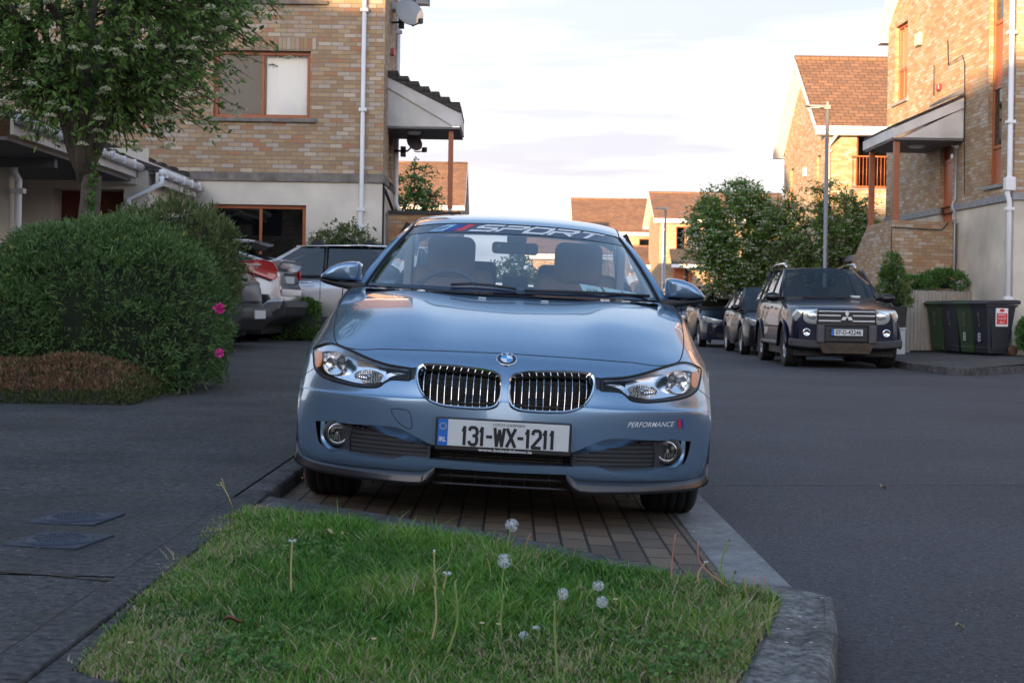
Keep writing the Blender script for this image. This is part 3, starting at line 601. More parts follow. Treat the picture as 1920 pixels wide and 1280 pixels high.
b=MB(); b.tube([(9.58,30.2,7.0),(9.6,30.2,6.45),(9.62,29.3,6.5),(9.63,29.2,6.3),(9.64,29.1,3.5)],.009,5); b.tube([(9.53,31,6.6),(9.53,31,5.9)],.009,5); b.build('cable','dark_metal',t)
# roof of right house (ridge along X)
gable_roof(t,9.63,19,26.7,34.5,ZE2,ZE2+3.4,ov=.38)
# entrance canopy, slopes towards the street
ya,yb=29.3,31.7
b=MB(); zt,zl=5.66,4.99; xa,xb=9.66,8.17
b.prism([(xa,zt),(xb,zl),(xb,zl-.07),(xa,zt-.07)],'y',ya-.06,yb+.1); b.build('canopy_roof','roof_dark',t)
b=MB(); b.prism([(xa,zt+.15),(8.95,5.42),(8.95,5.36),(xa,zt+.03)],'y',ya-.02,ya+.08); b.build('canopy_flashing','lead',t)
b=MB(); b.prism([(xa,zt-.075),(xb,zl-.075),(xb,zl-.27),(xa,zt-.30)],'y',ya-.05,ya-.02); b.box(xb-.03,xb,ya-.04,yb+.08,zl-.28,zl-.075); b.build('canopy_fascia','white_board',t)
b=MB(); b.prism([(xa,zt-.30),(xb+.2,zl-.28),(xa,zl-.28)],'y',ya-.015,ya+.03)
for k in range(10): b.box(xb+.3+k*.115,xb+.306+k*.115,ya-.019,ya-.014,zl-.27,zl-.27+(k*.115+.02)*.40)
b.build('canopy_cladding','white_board',t)
b=MB(); b.box(xb,xa,ya,yb,zl-.33,zl-.285); b.build('canopy_soffit','soffit',t)
b=MB(); b.lathe([(0,-.05),(.14,-.045),(.18,-.02),(.18,0)],20,M=Matrix.Translation((8.95,30.3,zl-.33))); b.build('canopy_lamp','white_pvc',t)
for (x,y) in ((8.27,29.45),(8.27,31.45)):
    b=MB(); b.box(x-.06,x+.06,y-.06,y+.06,2.85,zl-.33); b.build('canopy_post','post_wood',t,bevel=.008)
# stair wall
s=thing('stair_wall','buff brick stair wall stepping down beside the right house','wall',(0,0,0))
b=MB(); b.add([(8.13,29.15,0),(9.63,29.62,0),(9.63,29.62,2.92),(8.13,29.15,2.92),(8.13,29.15,0),(8.13,31.2,0),(8.13,31.2,2.92),(8.13,29.15,2.92),(8.22,35.2,0),(8.22,35.2,.9)],[(0,1,2,3),(5,4,7,6),(8,5,6,9)])
b.add([(8.36,29.45,0),(9.63,29.85,0),(9.63,29.85,2.92),(8.36,29.45,2.92),(8.36,31.2,0),(8.36,31.2,2.92),(8.45,35.2,0),(8.45,35.2,.9)],[(1,0,3,2),(0,4,5,3),(4,6,7,5)])
b.add([(8.13,29.15,2.92),(9.63,29.62,2.92),(9.63,29.85,2.92),(8.36,29.45,2.92),(8.36,31.2,2.92),(8.13,31.2,2.92),(8.45,35.2,.9),(8.22,35.2,.9)],[(0,1,2,3),(0,3,4,5),(5,4,6,7)])
b.build('wall','brick',s)
b=MB(); b.tube([(8.2,29.14,1.9),(8.10,29.12,2.2),(8.10,29.12,2.76),(9.3,29.50,2.74),(9.45,29.55,2.92)],.012,6); b.build('cable','dark_metal',s)
b=MB(); b.box(8.38,9.60,29.9,34.8,2.2,2.35); b.build('landing','stone_grey',s)
# ---- mid house on the right
t=thing('brick_house','buff brick house with brown tiled roof and rusty red balcony window, behind the lamp post','house',(0,0,0))
x0,x1,y0,y1,ze,zr=10.05,20,44,50.6,7.15,9.75
b=MB(); rect_wall(b,(x0,y0),(1,0),x1-x0,0,ze,[(1.02,2.9,4.98,6.9),(1.2,2.6,1.4,2.8)]); rect_wall(b,(x0,y1),(0,-1),y1-y0,0,ze,[(1.1,1.7,3.6,6.1),(5.4,6.0,3.6,6.1)])
gable_tri(b,x0,y0,y1,ze,zr,-1); gable_tri(b,x1,y0,y1,ze,zr,1); b.add([(x1,y0,0),(x1,y1,0),(x1,y1,ze),(x1,y0,ze),(x0,y1,0),(x0,y1,ze)],[(0,1,2,3),(1,4,5,2)]); b.build('wall','brick',t)
f=Frame((x0,y0),(1,0)); window(f,1.02,2.9,4.98,6.9,t,split=[.28,.62],frame='door_brown'); window(f,1.2,2.6,1.4,2.8,t,split=[.5])
g=Frame((x0,y1),(0,-1)); window(g,1.1,1.7,3.6,6.1,t,panel=4.6,back='curtain'); window(g,5.4,6.0,3.6,6.1,t,panel=4.6,back='curtain')
b=MB()
for x in np.arange(x0+.85,x0+3.1,.115): b.tube([(x,y0-.16,5.0),(x,y0-.16,5.95)],.010,6)
b.tube([(x0+.85,y0-.16,5.97),(x0+3.1,y0-.16,5.97)],.025,8); b.tube([(x0+.85,y0-.16,4.98),(x0+3.1,y0-.16,4.98)],.02,8); b.tube([(x0+.85,y0-.16,5.97),(x0+.85,y0,5.97)],.02,8); b.build('balcony_railing','door_brown',t)
gable_roof(t,x0,x1,y0,y1,ze,zr,ov=.35)
pipe([(x0+.35,y0-.42,6.75),(x0+.1,y0-.06,6.3),(x0+.1,y0-.06,.2)],.05,'downpipe',t)
b=MB(); g.box(b,3.6,3.85,0,.08,5.6,5.9); b.build('vent_cover','white_pvc',t)
# ---- far houses
def far_house(label,x0,x1,y0,dep,ze,zr,ops,wins,porch=None,group=None):
    t=thing('brick_house',label,'house',(0,0,0)); y1=y0+dep; b=MB()
    rect_wall(b,(x0,y0),(1,0),x1-x0,0,ze,ops); rect_wall(b,(x0,y1),(0,-1),dep,0,ze,[]); gable_tri(b,x0,y0,y1,ze,zr,-1); gable_tri(b,x1,y0,y1,ze,zr,1); b.add([(x1,y0,0),(x1,y1,0),(x1,y1,ze),(x1,y0,ze)],[(0,1,2,3)]); b.build('wall','brick',t)
    f=Frame((x0,y0),(1,0))
    for o in wins: window(f,*o,t,split=[.5] if o[1]-o[0]>1.2 else None)
    gable_roof(t,x0,x1,y0,y1,ze,zr,ov=.4); return t,f
# far A
o1=(1.1,1.75,4.85,6.5); o2=(3.1,4.3,5.0,6.5)
t,f=far_house('distant brick house with brown roof, orange door and small tiled porch, beside the flowering tree',9.68,18,90,7,7.15,9.0,[o1,o2,(1.05,2.2,1.9,4.3)],[o1,o2])
b=MB(); f.box(b,1.05,2.2,-.16,-.1,1.9,4.0); D=b.build('door','door_brown',t); b=MB(); f.box(b,1.75,1.95,-.1,-.095,2.1,3.8); b.build('door_pane','room_dark',D)
b=MB(); b.prism([(90.0,5.0),(88.6,3.95),(88.6,3.88),(90,4.9)],'x',10.35,13.0); b.build('porch_roof','roof_dark',t)
b=MB(); b.box(10.33,13.02,88.5,88.6,3.72,3.94); b.build('porch_fascia','white_pvc',t)
for x in (10.5,12.85): b=MB(); b.box(x-.06,x+.06,88.7,88.82,1.9,3.72); b.build('porch_post','post_wood',t)
pipe([(9.9,89.8,6.9),(9.9,89.9,6.4),(9.9,89.9,.2)],.06,'downpipe',t)
b=MB(); b.box(10.0,14.0,88.3,88.55,0,1.95); b.build('stair_wall','brick',t)
# far B
o1=(4.9,6.1,4.9,6.6)
t,f=far_house('distant brick house with long brown roof, above the parked blue car roof',5.1,12.3,108,8,7.3,10.0,[o1],[o1])
b=MB(); b.box(9.6,11.6,106.8,108,4.3,5.3); b.build('balcony','metal_grey',t)
t,f=far_house('distant low annexe of yellow brick between the two far houses',8.7,10.4,96,8,4.2,5.6,[(.3,.8,1,3)],[(.3,.8,1,3)])
t,f=far_house('distant house with half shaded brown roof, behind the left canopy post',-9.5,-3.35,82,8,7.25,10.0,[(1,2.2,4.6,5.9),(4.3,5.3,4.6,5.9)],[(1,2.2,4.6,5.9),(4.3,5.3,4.6,5.9)])
# ---- houses on the near left and behind the camera (they shade the street and stand in the reflections)
def back_house(x0,x1,y0,y1,ze,zr,label,axis='x'):
    t=thing('brick_house',label,'house',(0,0,0)); b=MB(); b.box(x0,x1,y0,y1,0,ze)
    if axis=='x':
        gable_tri(b,x0,y0,y1,ze,zr,-1); gable_tri(b,x1,y0,y1,ze,zr,1)
    b.build('wall','brick',t)
    if axis=='x': gable_roof(t,x0,x1,y0,y1,ze,zr)
    else:
        xm=(x0+x1)/2; b=MB(); b.prism([(x0-.3,ze-.2),(xm,zr),(x1+.3,ze-.2)],'y',y0-.2,y1+.2); b.build('roof','roof_tile',t)
    b=MB()
    for y in np.arange(y0+1.5,y1-1.5,3.2):
        for z in (1.2,4.2): b.box(x1-.02,x1+.02,y,y+1.4,z,z+1.3)
    for x in np.arange(x0+1.5,x1-1.5,3.2):
        for z in (1.2,4.2): b.box(x,x+1.4,y1-.02,y1+.02,z,z+1.3)
    b.build('window','room_dark',t)
back_house(-30,-13,-6,13,8.2,10.2,'brick terrace on the near left, outside the picture','y')
back_house(-62,-2.5,-27,-17,8.0,10.6,'brick terrace behind the camera to the left','x')
back_house(3,60,-46,-37,7.5,10.5,'brick terrace far behind the camera to the right','x')  # added out of view to block the bright low horizon in car reflections
back_house(26,36,-30,18,7.5,9.5,'brick terrace across the side road on the right, outside the picture','y')  # unseen, put in to darken what the car flanks reflect
# ---- street lamps
def lamp(x,y,h,label,arm=.5):
    t=thing('street_lamp',label,'street lamp',(x,y,.1),0,'grey street lamps along the right kerb')
    b=MB(); b.tube([(0,0,0),(0,0,1.1),(0,0,1.12),(0,0,h)],[.075,.075,.055,.045],14); b.build('pole','metal_grey',t)
    b=MB(); b.box(-.09,.07,-.05,.05,h-.06,h+.05); b.lathe([(.0,.09),(.03,.085),(.035,.05),(.035,.0)],12,M=Matrix.Translation((0,0,h+.05))); b.build('bracket','metal_grey',t,bevel=.01)
    b=MB(); b.prism([(-.08,h+.04),(-arm,h+.045),(-arm-.05,h+.02),(-arm+.1,h-.02),(-.2,h-.035),(-.08,h-.035)],'y',-.09,.09); H_=b.build('lamp_head','metal_grey',t,bevel=.015)
    b=MB(); b.box(-arm+.06,-.2,-.07,.07,h-.04,h-.028); b.build('lens','white_pvc',H_)
lamp(7.58,33,5.8,'tall grey street lamp behind the dark four wheel drive')
lamp(7.38,66,5.75,'far grey street lamp in front of the distant houses')
# ---- fence, cabinet, bins
mat('fence_wood',(.36,.32,.28),.85,noise=.22,nscale=5,stretch=(6,6,.6),bump=.3,bscale=12)
mat('bin_green',(.030,.060,.028),.5,noise=.1,nscale=6); mat('bin_dark',(.022,.024,.034),.45,noise=.1,nscale=6); mat('sticker_white',(.75,.75,.75),.5); mat('sticker_red',(.62,.02,.03),.5); mat('num_white',(.6,.6,.6),.5); mat('wheel_rust',(.085,.04,.022),.8,noise=.4,nscale=30)
t=thing('wooden_gate','weathered upright board gate and fence beside the bins','fence',(0,0,0))
p0=Vector((8.06,27.88,0));p1=Vector((9.74,28.78,0));d=(p1-p0).normalized(); Lf=(p1-p0).length; M=Matrix(((d.x,-d.y,0,p0.x),(d.y,d.x,0,p0.y),(0,0,1,.12),(0,0,0,1)))
k=0;x=.14
while x<Lf:
    b=MB(); wv=.10; h=1.28+random.uniform(-.008,.008); b.box(x,x+wv-.012,-.01+random.uniform(-.003,.003),.012,.05,h,0,M); b.build('board','fence_wood',t,bevel=.003); x+=wv
b=MB(); b.box(0,.09,-.05,.05,0,1.33,0,M); b.build('post','fence_wood',t,bevel=.006)
b=MB(); b.box(.1,Lf,.013,.05,.3,.38,0,M); b.box(.1,Lf,.013,.05,1.0,1.08,0,M); b.build('rail','fence_wood',t)
# bins
def textmesh(s,size=1,shear=0,xs=1,off=0,ext=0,sp=1):
    c=bpy.data.curves.new('t','FONT'); c.body=s; c.size=size; c.shear=shear; c.align_x='CENTER'; c.align_y='CENTER'; c.offset=off; c.space_character=sp; c.resolution_u=4
    o=bpy.data.objects.new('t',c); COL.objects.link(o); dg=bpy.context.evaluated_depsgraph_get(); dg.update(); me=bpy.data.meshes.new_from_object(o.evaluated_get(dg))
    V=[(v.co.x*xs,v.co.y) for v in me.vertices]; F=[tuple(p.vertices) for p in me.polygons]; bpy.data.objects.remove(o); bpy.data.curves.remove(c); bpy.data.meshes.remove(me)
    # normalise to centre
    xx=[v[0] for v in V]; yy_=[v[1] for v in V]; cx=(max(xx)+min(xx))/2; cy=(max(yy_)+min(yy_))/2
    return [(a-cx,b_-cy) for a,b_ in V],F,(max(xx)-min(xx)),(max(yy_)-min(yy_))
def fit_text(s,W,H,**k):
    V,F,w_,h_=textmesh(s,**k); return [(x*W/w_,y*H/h_) for x,y in V],F
def wheelie(x,y,rz,m,label,sticker=False,eight=False):
    t=thing('wheelie_bin',label,'bin',(x,y,.14),rz,'wheelie bins along the cream wall')
    b=MB(); lo=.20;hi=.275; vs=[(-lo,-.23,.03),(lo,-.23,.03),(lo,.2,.03),(-lo,.2,.03),(-hi,-.33,.98),(hi,-.33,.98),(hi,.33,.98),(-hi,.33,.98)]
    b.add(vs,[(3,2,1,0),(0,1,5,4),(1,2,6,5),(2,3,7,6),(3,0,4,7)]); B_=b.build('body',m,t,bevel=.03)
    b=MB(); b.box(-.2,.2,-.262,-.25,.1,.62,0,Matrix.Rotation(R(-6),4,'X')); 
    for sg in (-1,1): b.add([(sg*.235,-.18,.12),(sg*.235,.16,.12),(sg*.262,.2,.62),(sg*.262,-.22,.62)],[(0,1,2,3)])
    b.box(-.295,.295,-.35,.35,.935,.975); b.build('rim',m,t,bevel=.012)
    b=MB(); b.prism([(-.40,.98),(-.40,1.0),(-.30,1.045),(.30,1.07),(.40,1.06),(.40,.985)],'x',-.305,.305); b.build('lid',m,t,bevel=.02)
    b=MB(); b.tube([(-.25,.42,1.03),(.25,.42,1.03)],.017,8); b.build('handle',m,t)
    for sg in (-1,1):
        b=MB(); b.lathe([(.02,-.03),(.085,-.03),(.10,-.02),(.10,.02),(.085,.03),(.02,.03)],20,M=Matrix.Translation((sg*.25,.27,.10))@Matrix.Rotation(PI/2,4,'Y'),caps=True); b.build('wheel','wheel_rust' if sticker else 'black_plastic',t)
    if eight:
        b=MB(); V,F=fit_text('8',.09,.17); b.add([(a,-.30-.04*c,.35+c) for a,c in V],F); b.build('number','num_white',t)
    b=MB(); 
    yf=lambda z: -.325+(.78-z)*.12-.004
    b.tube([(.028*math.cos(q),yf(.79),.79+.04*math.sin(q)) for q in np.linspace(0,2*PI,13)[:-1]],.005,5,closed=True)
    for z in (.71,.66,.60,.575): b.box(-.022,.022,yf(z)-.002,yf(z)+.004,z-.008,z+.008)
    b.build('mark','soffit',t)
    if sticker:
        b=MB(); b.prism([(-.13,.56),(.13,.56),(.13,.93-.02),(-.13,.93-.02)],'x',.262,.285); S_=b.build('sticker','sticker_white',t)
        b=MB(); b.prism([(-.115,.60),(.115,.60),(.115,.815),(-.115,.815)],'x',.285,.2865); b.build('red_field','sticker_red',S_)
        b=MB(); 
        for s_,z in (('GENERAL',.78),('WASTE',.71),('ONLY',.64)):
            V,F=fit_text(s_,.17 if s_!='ONLY' else .11,.042); b.add([(.288,a,z+c) for a,c in V],F)
        b.build('lettering','sticker_white',S_)
        b=MB(); V,F=textmesh('o')[:2]; b.lathe([(0,.0),(.05,.0)],20,M=Matrix.Translation((.2865,0,.865))@Matrix.Rotation(PI/2,4,'Y')@Matrix.Diagonal((.6,1.2,1,1))); b.build('logo','sticker_red',S_)
    return t
# bins face the street (their side with the sticker faces the camera): front normal points to -X, side +x_local faces -Y
wheelie(8.95,27.93,R(-74),'bin_green','green wheelie bin nearest the wooden gate')
wheelie(9.07,27.36,R(-74),'bin_dark','dark wheelie bin between the two green bins')
wheelie(9.18,26.79,R(-74),'bin_green','green wheelie bin with a white eight, squeezed between dark bins',eight=True)
wheelie(9.27,26.21,R(-74),'bin_dark','dark wheelie bin with red and white sticker on its side',sticker=True,eight=True)
# cabinet
t=thing('utility_cabinet','tall grey metal utility cabinet behind the potted shrub','cabinet',(7.82,28.0,.1)); b=MB(); b.box(-.24,.14,-.15,.15,0,1.75); b.build('body','metal_grey',t,bevel=.01); b=MB(); b.box(-.26,.16,-.17,.17,1.75,1.80); b.build('top','metal_grey',t,bevel=.01); b=MB(); b.box(-.21,.11,-.158,-.15,.08,1.7); b.build('door','metal_grey',t,bevel=.004)
mat('meter_grey',(.42,.43,.43),.6,noise=.12,nscale=6)
t=thing('meter_box','low pale grey box under the black planter','box',(7.62,27.15,.1)); b=MB(); b.box(-.22,.2,-.15,.15,0,.50); b.build('body','meter_grey',t,bevel=.01); b=MB(); b.box(-.24,.22,-.17,.17,.5,.54); b.build('lid','meter_grey',t,bevel=.01)
t=thing('planter','square black planter standing on the pale grey box','planter',(7.62,27.15,.64)); b=MB(); b.add([(-.19,-.15,0),(.19,-.15,0),(.19,.15,0),(-.19,.15,0),(-.23,-.18,.42),(.23,-.18,.42),(.23,.18,.42),(-.23,.18,.42)],[(3,2,1,0),(0,1,5,4),(1,2,6,5),(2,3,7,6),(3,0,4,7)]); b.build('pot','black_plastic',t,bevel=.01); b=MB(); b.box(-.21,.21,-.16,.16,.36,.38); b.build('soil','soil',t)
# ================= BLUE CAR =================
# hero car front surface table: rows bottom->top/rear, columns centre->side
ROWS=[
 [(0,0.035,0.19),(0.12,0.037,0.19),(0.28,0.05,0.188),(0.42,0.085,0.186),(0.56,0.145,0.186),(0.69,0.235,0.186),(0.79,0.325,0.188),(0.85,0.41,0.192),(0.88,0.452,0.2)],
 [(0,0.002,0.235),(0.12,0.005,0.235),(0.28,0.02,0.233),(0.42,0.055,0.231),(0.56,0.115,0.231),(0.69,0.205,0.232),(0.79,0.3,0.234),(0.855,0.385,0.238),(0.888,0.44,0.245)],
 [(0,-0.004,0.32),(0.12,-0.002,0.32),(0.28,0.014,0.32),(0.42,0.05,0.32),(0.56,0.11,0.32),(0.69,0.2,0.322),(0.79,0.294,0.325),(0.858,0.378,0.33),(0.893,0.431,0.335)],
 [(0,-0.002,0.43),(0.12,0.001,0.43),(0.28,0.016,0.43),(0.42,0.05,0.43),(0.56,0.108,0.432),(0.69,0.198,0.434),(0.79,0.292,0.436),(0.86,0.382,0.438),(0.896,0.45,0.44)],
 [(0,0.006,0.502),(0.12,0.009,0.502),(0.28,0.024,0.5),(0.42,0.056,0.496),(0.56,0.112,0.494),(0.69,0.2,0.492),(0.79,0.294,0.492),(0.86,0.392,0.49),(0.896,0.476,0.487)],
 [(0,0.01,0.513),(0.12,0.013,0.513),(0.28,0.0321,0.511),(0.42,0.0692,0.507),(0.56,0.1285,0.505),(0.69,0.2165,0.503),(0.79,0.3105,0.503),(0.86,0.4036,0.501),(0.896,0.4826,0.498)],
 [(0,0.032,0.585),(0.12,0.035,0.585),(0.28,0.056,0.582),(0.42,0.0992,0.575),(0.56,0.159,0.568),(0.69,0.242,0.565),(0.79,0.332,0.562),(0.858,0.4278,0.555),(0.895,0.5116,0.538)],
 [(0,0.085,0.655),(0.12,0.09,0.655),(0.28,0.115,0.652),(0.42,0.152,0.648),(0.56,0.208,0.645),(0.69,0.29,0.645),(0.785,0.38,0.64),(0.855,0.475,0.622),(0.896,0.555,0.585)],
 [(0,0.15,0.697),(0.12,0.155,0.696),(0.28,0.18,0.693),(0.42,0.215,0.69),(0.56,0.273,0.69),(0.69,0.355,0.692),(0.785,0.455,0.69),(0.862,0.545,0.662),(0.9,0.61,0.622)],
 [(0,0.3,0.757),(0.12,0.302,0.755),(0.28,0.318,0.751),(0.42,0.35,0.759),(0.56,0.41,0.754),(0.69,0.5,0.748),(0.795,0.59,0.738),(0.872,0.66,0.69),(0.906,0.7,0.656)],
 [(0,0.55,0.828),(0.12,0.552,0.826),(0.28,0.56,0.822),(0.43,0.58,0.839),(0.58,0.63,0.83),(0.72,0.71,0.812),(0.812,0.77,0.784),(0.88,0.795,0.72),(0.909,0.8,0.664)],
 [(0,0.85,0.888),(0.13,0.85,0.887),(0.3,0.855,0.885),(0.45,0.87,0.903),(0.6,0.9,0.893),(0.745,0.95,0.872),(0.832,0.98,0.836),(0.886,0.975,0.74),(0.906,0.96,0.612)],
 [(0,1.08,0.926),(0.13,1.08,0.925),(0.3,1.08,0.926),(0.46,1.09,0.938),(0.61,1.11,0.93),(0.755,1.15,0.912),(0.845,1.16,0.872),(0.888,1.14,0.7),(0.898,1.11,0.39)],
 [(0,1.26,0.95),(0.13,1.26,0.95),(0.3,1.27,0.951),(0.46,1.29,0.955),(0.62,1.33,0.954),(0.755,1.38,0.95),(0.846,1.4,0.905),(0.888,1.4,0.62),(0.876,1.4,0.2)]]
def table():
    T=[]
    for r in ROWS:
        L=[(-a,b,c) for a,b,c in r[:0:-1]]+list(r)
        T.append(L)
    return np.array(T)
TB=table()
def cr(w):
    return np.stack([-.5*w+w*w-.5*w**3,1-2.5*w*w+1.5*w**3,.5*w+2*w*w-1.5*w**3,-.5*w*w+.5*w**3],-1)
def S(s,t,TB=TB):
    s=np.atleast_1d(np.asarray(s,float));t=np.atleast_1d(np.asarray(t,float))
    nr,nc,_=TB.shape;off=(nc-1)/2
    P=np.concatenate([2*TB[:1]-TB[1:2],TB,2*TB[-1:]-TB[-2:-1]],0)
    P=np.concatenate([2*P[:,:1]-P[:,1:2],P,2*P[:,-1:]-P[:,-2:-1]],1)
    a=np.clip(s+off,0,nc-1);i=np.minimum(a.astype(int),nc-2);u=a-i
    b=np.clip(t,0,nr-1);j=np.minimum(b.astype(int),nr-2);v=b-j
    U=cr(u);V=cr(v);out=0
    for m in range(4):
        for n in range(4):
            out=out+(V[:,m]*U[:,n])[:,None]*P[j+m,i+n]
    return out
m=mat('paint_blue',(.185,.292,.425),.25,.6,coat=1)
mat('paint_dark',(.03,.035,.045),.3,.3,coat=1)
mat('carbon',(.012,.012,.018),.28,.0,coat=.35,noise=.3,nscale=60)
mat('grey_plastic',(.040,.040,.044),.5); mat('gap',(.006,.006,.008),.6); mat('mesh_brown',(.045,.034,.024),.6)
mat('reflector',(.92,.92,.93),.16,1,bump=.12,bscale=35); mat('amber',(.90,.20,.0),.45,0,spec=.3); mat('bulb',(.35,.34,.32),.15,.7)
mat('silver_trim',(.38,.46,.55),.22,.8,coat=1)
glass('lens',(.96,.96,.97),1.0,1.38); glass('windscreen',(.84,.91,.95),1.0,2.6); glass('side_glass',(.75,.80,.82),1.0)
mat('seat_tan',(.30,.195,.14),.7,noise=.08,nscale=5); mat('seat_dark',(.09,.08,.08),.75); mat('dash',(.05,.05,.055),.7); mat('headliner',(.40,.37,.33),.9)
mat('plate_white',(.62,.63,.63),.45,noise=.05,nscale=9); mat('plate_blue',(.01,.13,.50),.45); mat('ink',(.01,.01,.01),.5); mat('white_ink',(.72,.72,.72),.5); mat('yellow_ink',(.75,.60,.05),.5)
mat('m_lightblue',(.27,.48,.68),.4); mat('m_darkblue',(.03,.05,.28),.4); mat('m_red',(.60,.03,.06),.4); mat('strip_dark',(.016,.022,.045),.25,coat=.5); mat('badge_blue',(.03,.32,.68),.25,coat=1); mat('badge_white',(.8,.82,.84),.25,coat=1); mat('badge_black',(.01,.012,.02),.2,coat=1)
mat('paper',(.55,.66,.60),.6,noise=.15,nscale=25)
HC=thing('parked_car','light blue saloon parked nose-on in the bay with a lettered windscreen strip','car')
c_,s_=math.cos(R(2.2)),math.sin(R(2.2))
HC.matrix_world=Matrix.Translation((-.045,5.45,.015))@Matrix.Rotation(R(-.3),4,'Z')@Matrix.Rotation(R(2.2),4,'Y')
def nrm(s,t,TB=TB):
    e=.02; a=S(s+e,t,TB)-S(s-e,t,TB); b=S(s,t+e,TB)-S(s,t-e,TB); n=np.cross(a,b); n/=np.linalg.norm(n,axis=1)[:,None]+1e-12; return n
# outward normal sign: at front must point -y
_n=nrm(np.array([0.]),np.array([3.])); NS=-1 if _n[0,1]>0 else 1
SS,TT=np.meshgrid(np.arange(0,8.001,.05),np.arange(0,10.001,.05)); PP=S(SS.ravel(),TT.ravel())[:,[0,2]]; ST=np.stack([SS.ravel(),TT.ravel()],1)
def inv(x,z):
    sg=-1 if x<0 else 1; x=abs(x); d=(PP[:,0]-x)**2+(PP[:,1]-z)**2; s,t=ST[np.argmin(d)]
    for _ in range(6):
        e=1e-3; p=S(s,t)[0]; a=(S(s+e,t)[0]-p)/e; b=(S(s,t+e)[0]-p)/e
        J=np.array([[a[0],b[0]],[a[2],b[2]]]); r_=np.array([x-p[0],z-p[2]])
        if abs(np.linalg.det(J))<1e-9: break
        q=np.clip(np.linalg.solve(J,r_),-.2,.2); s=min(max(s+q[0],0),8); t=min(max(t+q[1],0),10)
    return sg*s,t
def crclosed(P,k=4,sharp=()):
    n=len(P);o=[]
    for i in range(n):
        a,b,c,d=[np.array(P[(i+j)%n],float) for j in(-1,0,1,2)]
        if i in sharp: a=b
        if (i+1)%n in sharp: d=c
        for q in range(k):
            w_=cr(np.array(q/k)); o.append(tuple(w_[0]*a+w_[1]*b+w_[2]*c+w_[3]*d))
    return o
def cropen(P,k=4):
    P=[np.array(p,float) for p in P]; Q=[2*P[0]-P[1]]+P+[2*P[-1]-P[-2]]; o=[]
    for i in range(1,len(Q)-2):
        for q in range(k):
            w_=cr(np.array(q/k)); o.append(tuple(w_[0]*Q[i-1]+w_[1]*Q[i]+w_[2]*Q[i+1]+w_[3]*Q[i+2]))
    return o+[tuple(P[-1])]
mir=lambda P:[(-x,z) for x,z in P][::-1]
KID=crclosed([(.012,.56),(.013,.600),(.024,.618),(.051,.629),(.104,.636),(.2,.642),(.306,.643),(.342,.638),(.360,.626),(.366,.605),(.363,.580),(.355,.553),(.338,.522),(.307,.496),(.258,.479),(.188,.473),(.089,.473),(.047,.479),(.024,.494),(.015,.523)],3)
HEAD=crclosed([(.844,.670),(.790,.690),(.744,.692),(.673,.676),(.599,.653),(.539,.637),(.482,.626),(.394,.619),(.391,.571),(.462,.570),(.493,.557),(.513,.540),(.540,.532),(.597,.530),(.672,.536),(.750,.548),(.793,.563),(.823,.586),(.838,.622),(.848,.655)],3,sharp=(7,8))
BRIDGE=[(.390,.621),(.366,.624),(.370,.578),(.388,.571)]
SLOT=crclosed([(.794,.366),(.767,.370),(.769,.333),(.765,.296),(.753,.266),(.772,.281),(.785,.315)],3,sharp=(0,1,4))
podlow=[(.743,.321),(.730,.288),(.695,.266),(.609,.253),(.512,.247),(.447,.247),(.402,.262),(.292,.264),(.0,.259)]
podtop=[(.0,.316),(.261,.318),(.303,.330),(.359,.356),(.42,.379),(.483,.383),(.556,.379),(.616,.376),(.713,.374),(.749,.371)]
OPEN=cropen(podtop[1:],3)+cropen(podlow,3)[1:-1]   # right half outline, from centre top round to centre bottom
OPEN=[(0,.316)]+OPEN+[(0,.259)]
OPENF=OPEN+[(-x,z) for x,z in OPEN[::-1][1:-1]]
LOW=[(0,.229),(.2,.230),(.263,.231),(.285,.19)]
TOW=crclosed([(-.457,.45),(-.435,.455),(-.383,.449),(-.366,.398),(-.372,.38),(-.396,.384),(-.432,.409),(-.45,.434)],3)
def toST(P): return [inv(x,z) for x,z in P]
regs={}
regs['kid1']=toST(KID); regs['kid2']=toST(mir(KID)); regs['head1']=toST(HEAD); regs['head2']=toST(mir(HEAD)); regs['br1']=toST(BRIDGE); regs['br2']=toST(mir(BRIDGE))
regs['slot1']=toST(SLOT); regs['slot2']=toST(mir(SLOT)); regs['open']=toST(OPENF)
lw=toST([(0.0,.229),(.1,.229),(.2,.230),(.263,.231)]); regs['low']=lw+[(2.1,-.0),(-2.1,-.0)]+[(-a,b_) for a,b_ in lw[::-1][:-1]]
HOODL=[(0,8.04),(1,8.03),(2,8.03),(3,8.0),(3.8,7.93),(4.45,7.72),(4.95,7.78),(5.3,7.95),(5.55,8.2),(5.72,8.7),(5.8,9.3),(5.8,10),(5.7,11),(5.5,12),(5.35,13)]
hd=cropen(HOODL,3); regs['hood']=hd+[(-a,b_) for a,b_ in hd[::-1][:-1]]
FB=[(6.45,6.35),(6.9,6.15),(7.5,6.0),(8,5.95)]    # bumper / wing seam
# CDT
pts=[];eds=[]
def addloop(P,closed=True):
    b=len(pts); pts.extend(P); n=len(P)
    for i in range(n if closed else n-1): eds.append((b+i,b+(i+1)%n))
addloop([(q,0) for q in np.arange(-8,8,.25)]+[(8,q) for q in np.arange(0,13,.25)]+[(q,13) for q in np.arange(8,-8,-.25)]+[(-8,q) for q in np.arange(13,0,-.25)])
for k,P in regs.items(): addloop(P)
for sg in(1,-1): addloop([(sg*a,b_) for a,b_ in FB],False)
cp=np.array(pts)
gx,gy=np.meshgrid(np.arange(-7.9,8,.13),np.arange(.1,13,.13)); G_=np.stack([gx.ravel(),gy.ravel()],1)
dm=np.full(len(G_),9.)
for p in cp: dm=np.minimum(dm,np.hypot(*(G_-p).T))
G_=G_[dm>.06]
cdt=delaunay_2d_cdt([Vector(p) for p in pts]+[Vector(p) for p in G_],eds,[],0,1e-6)
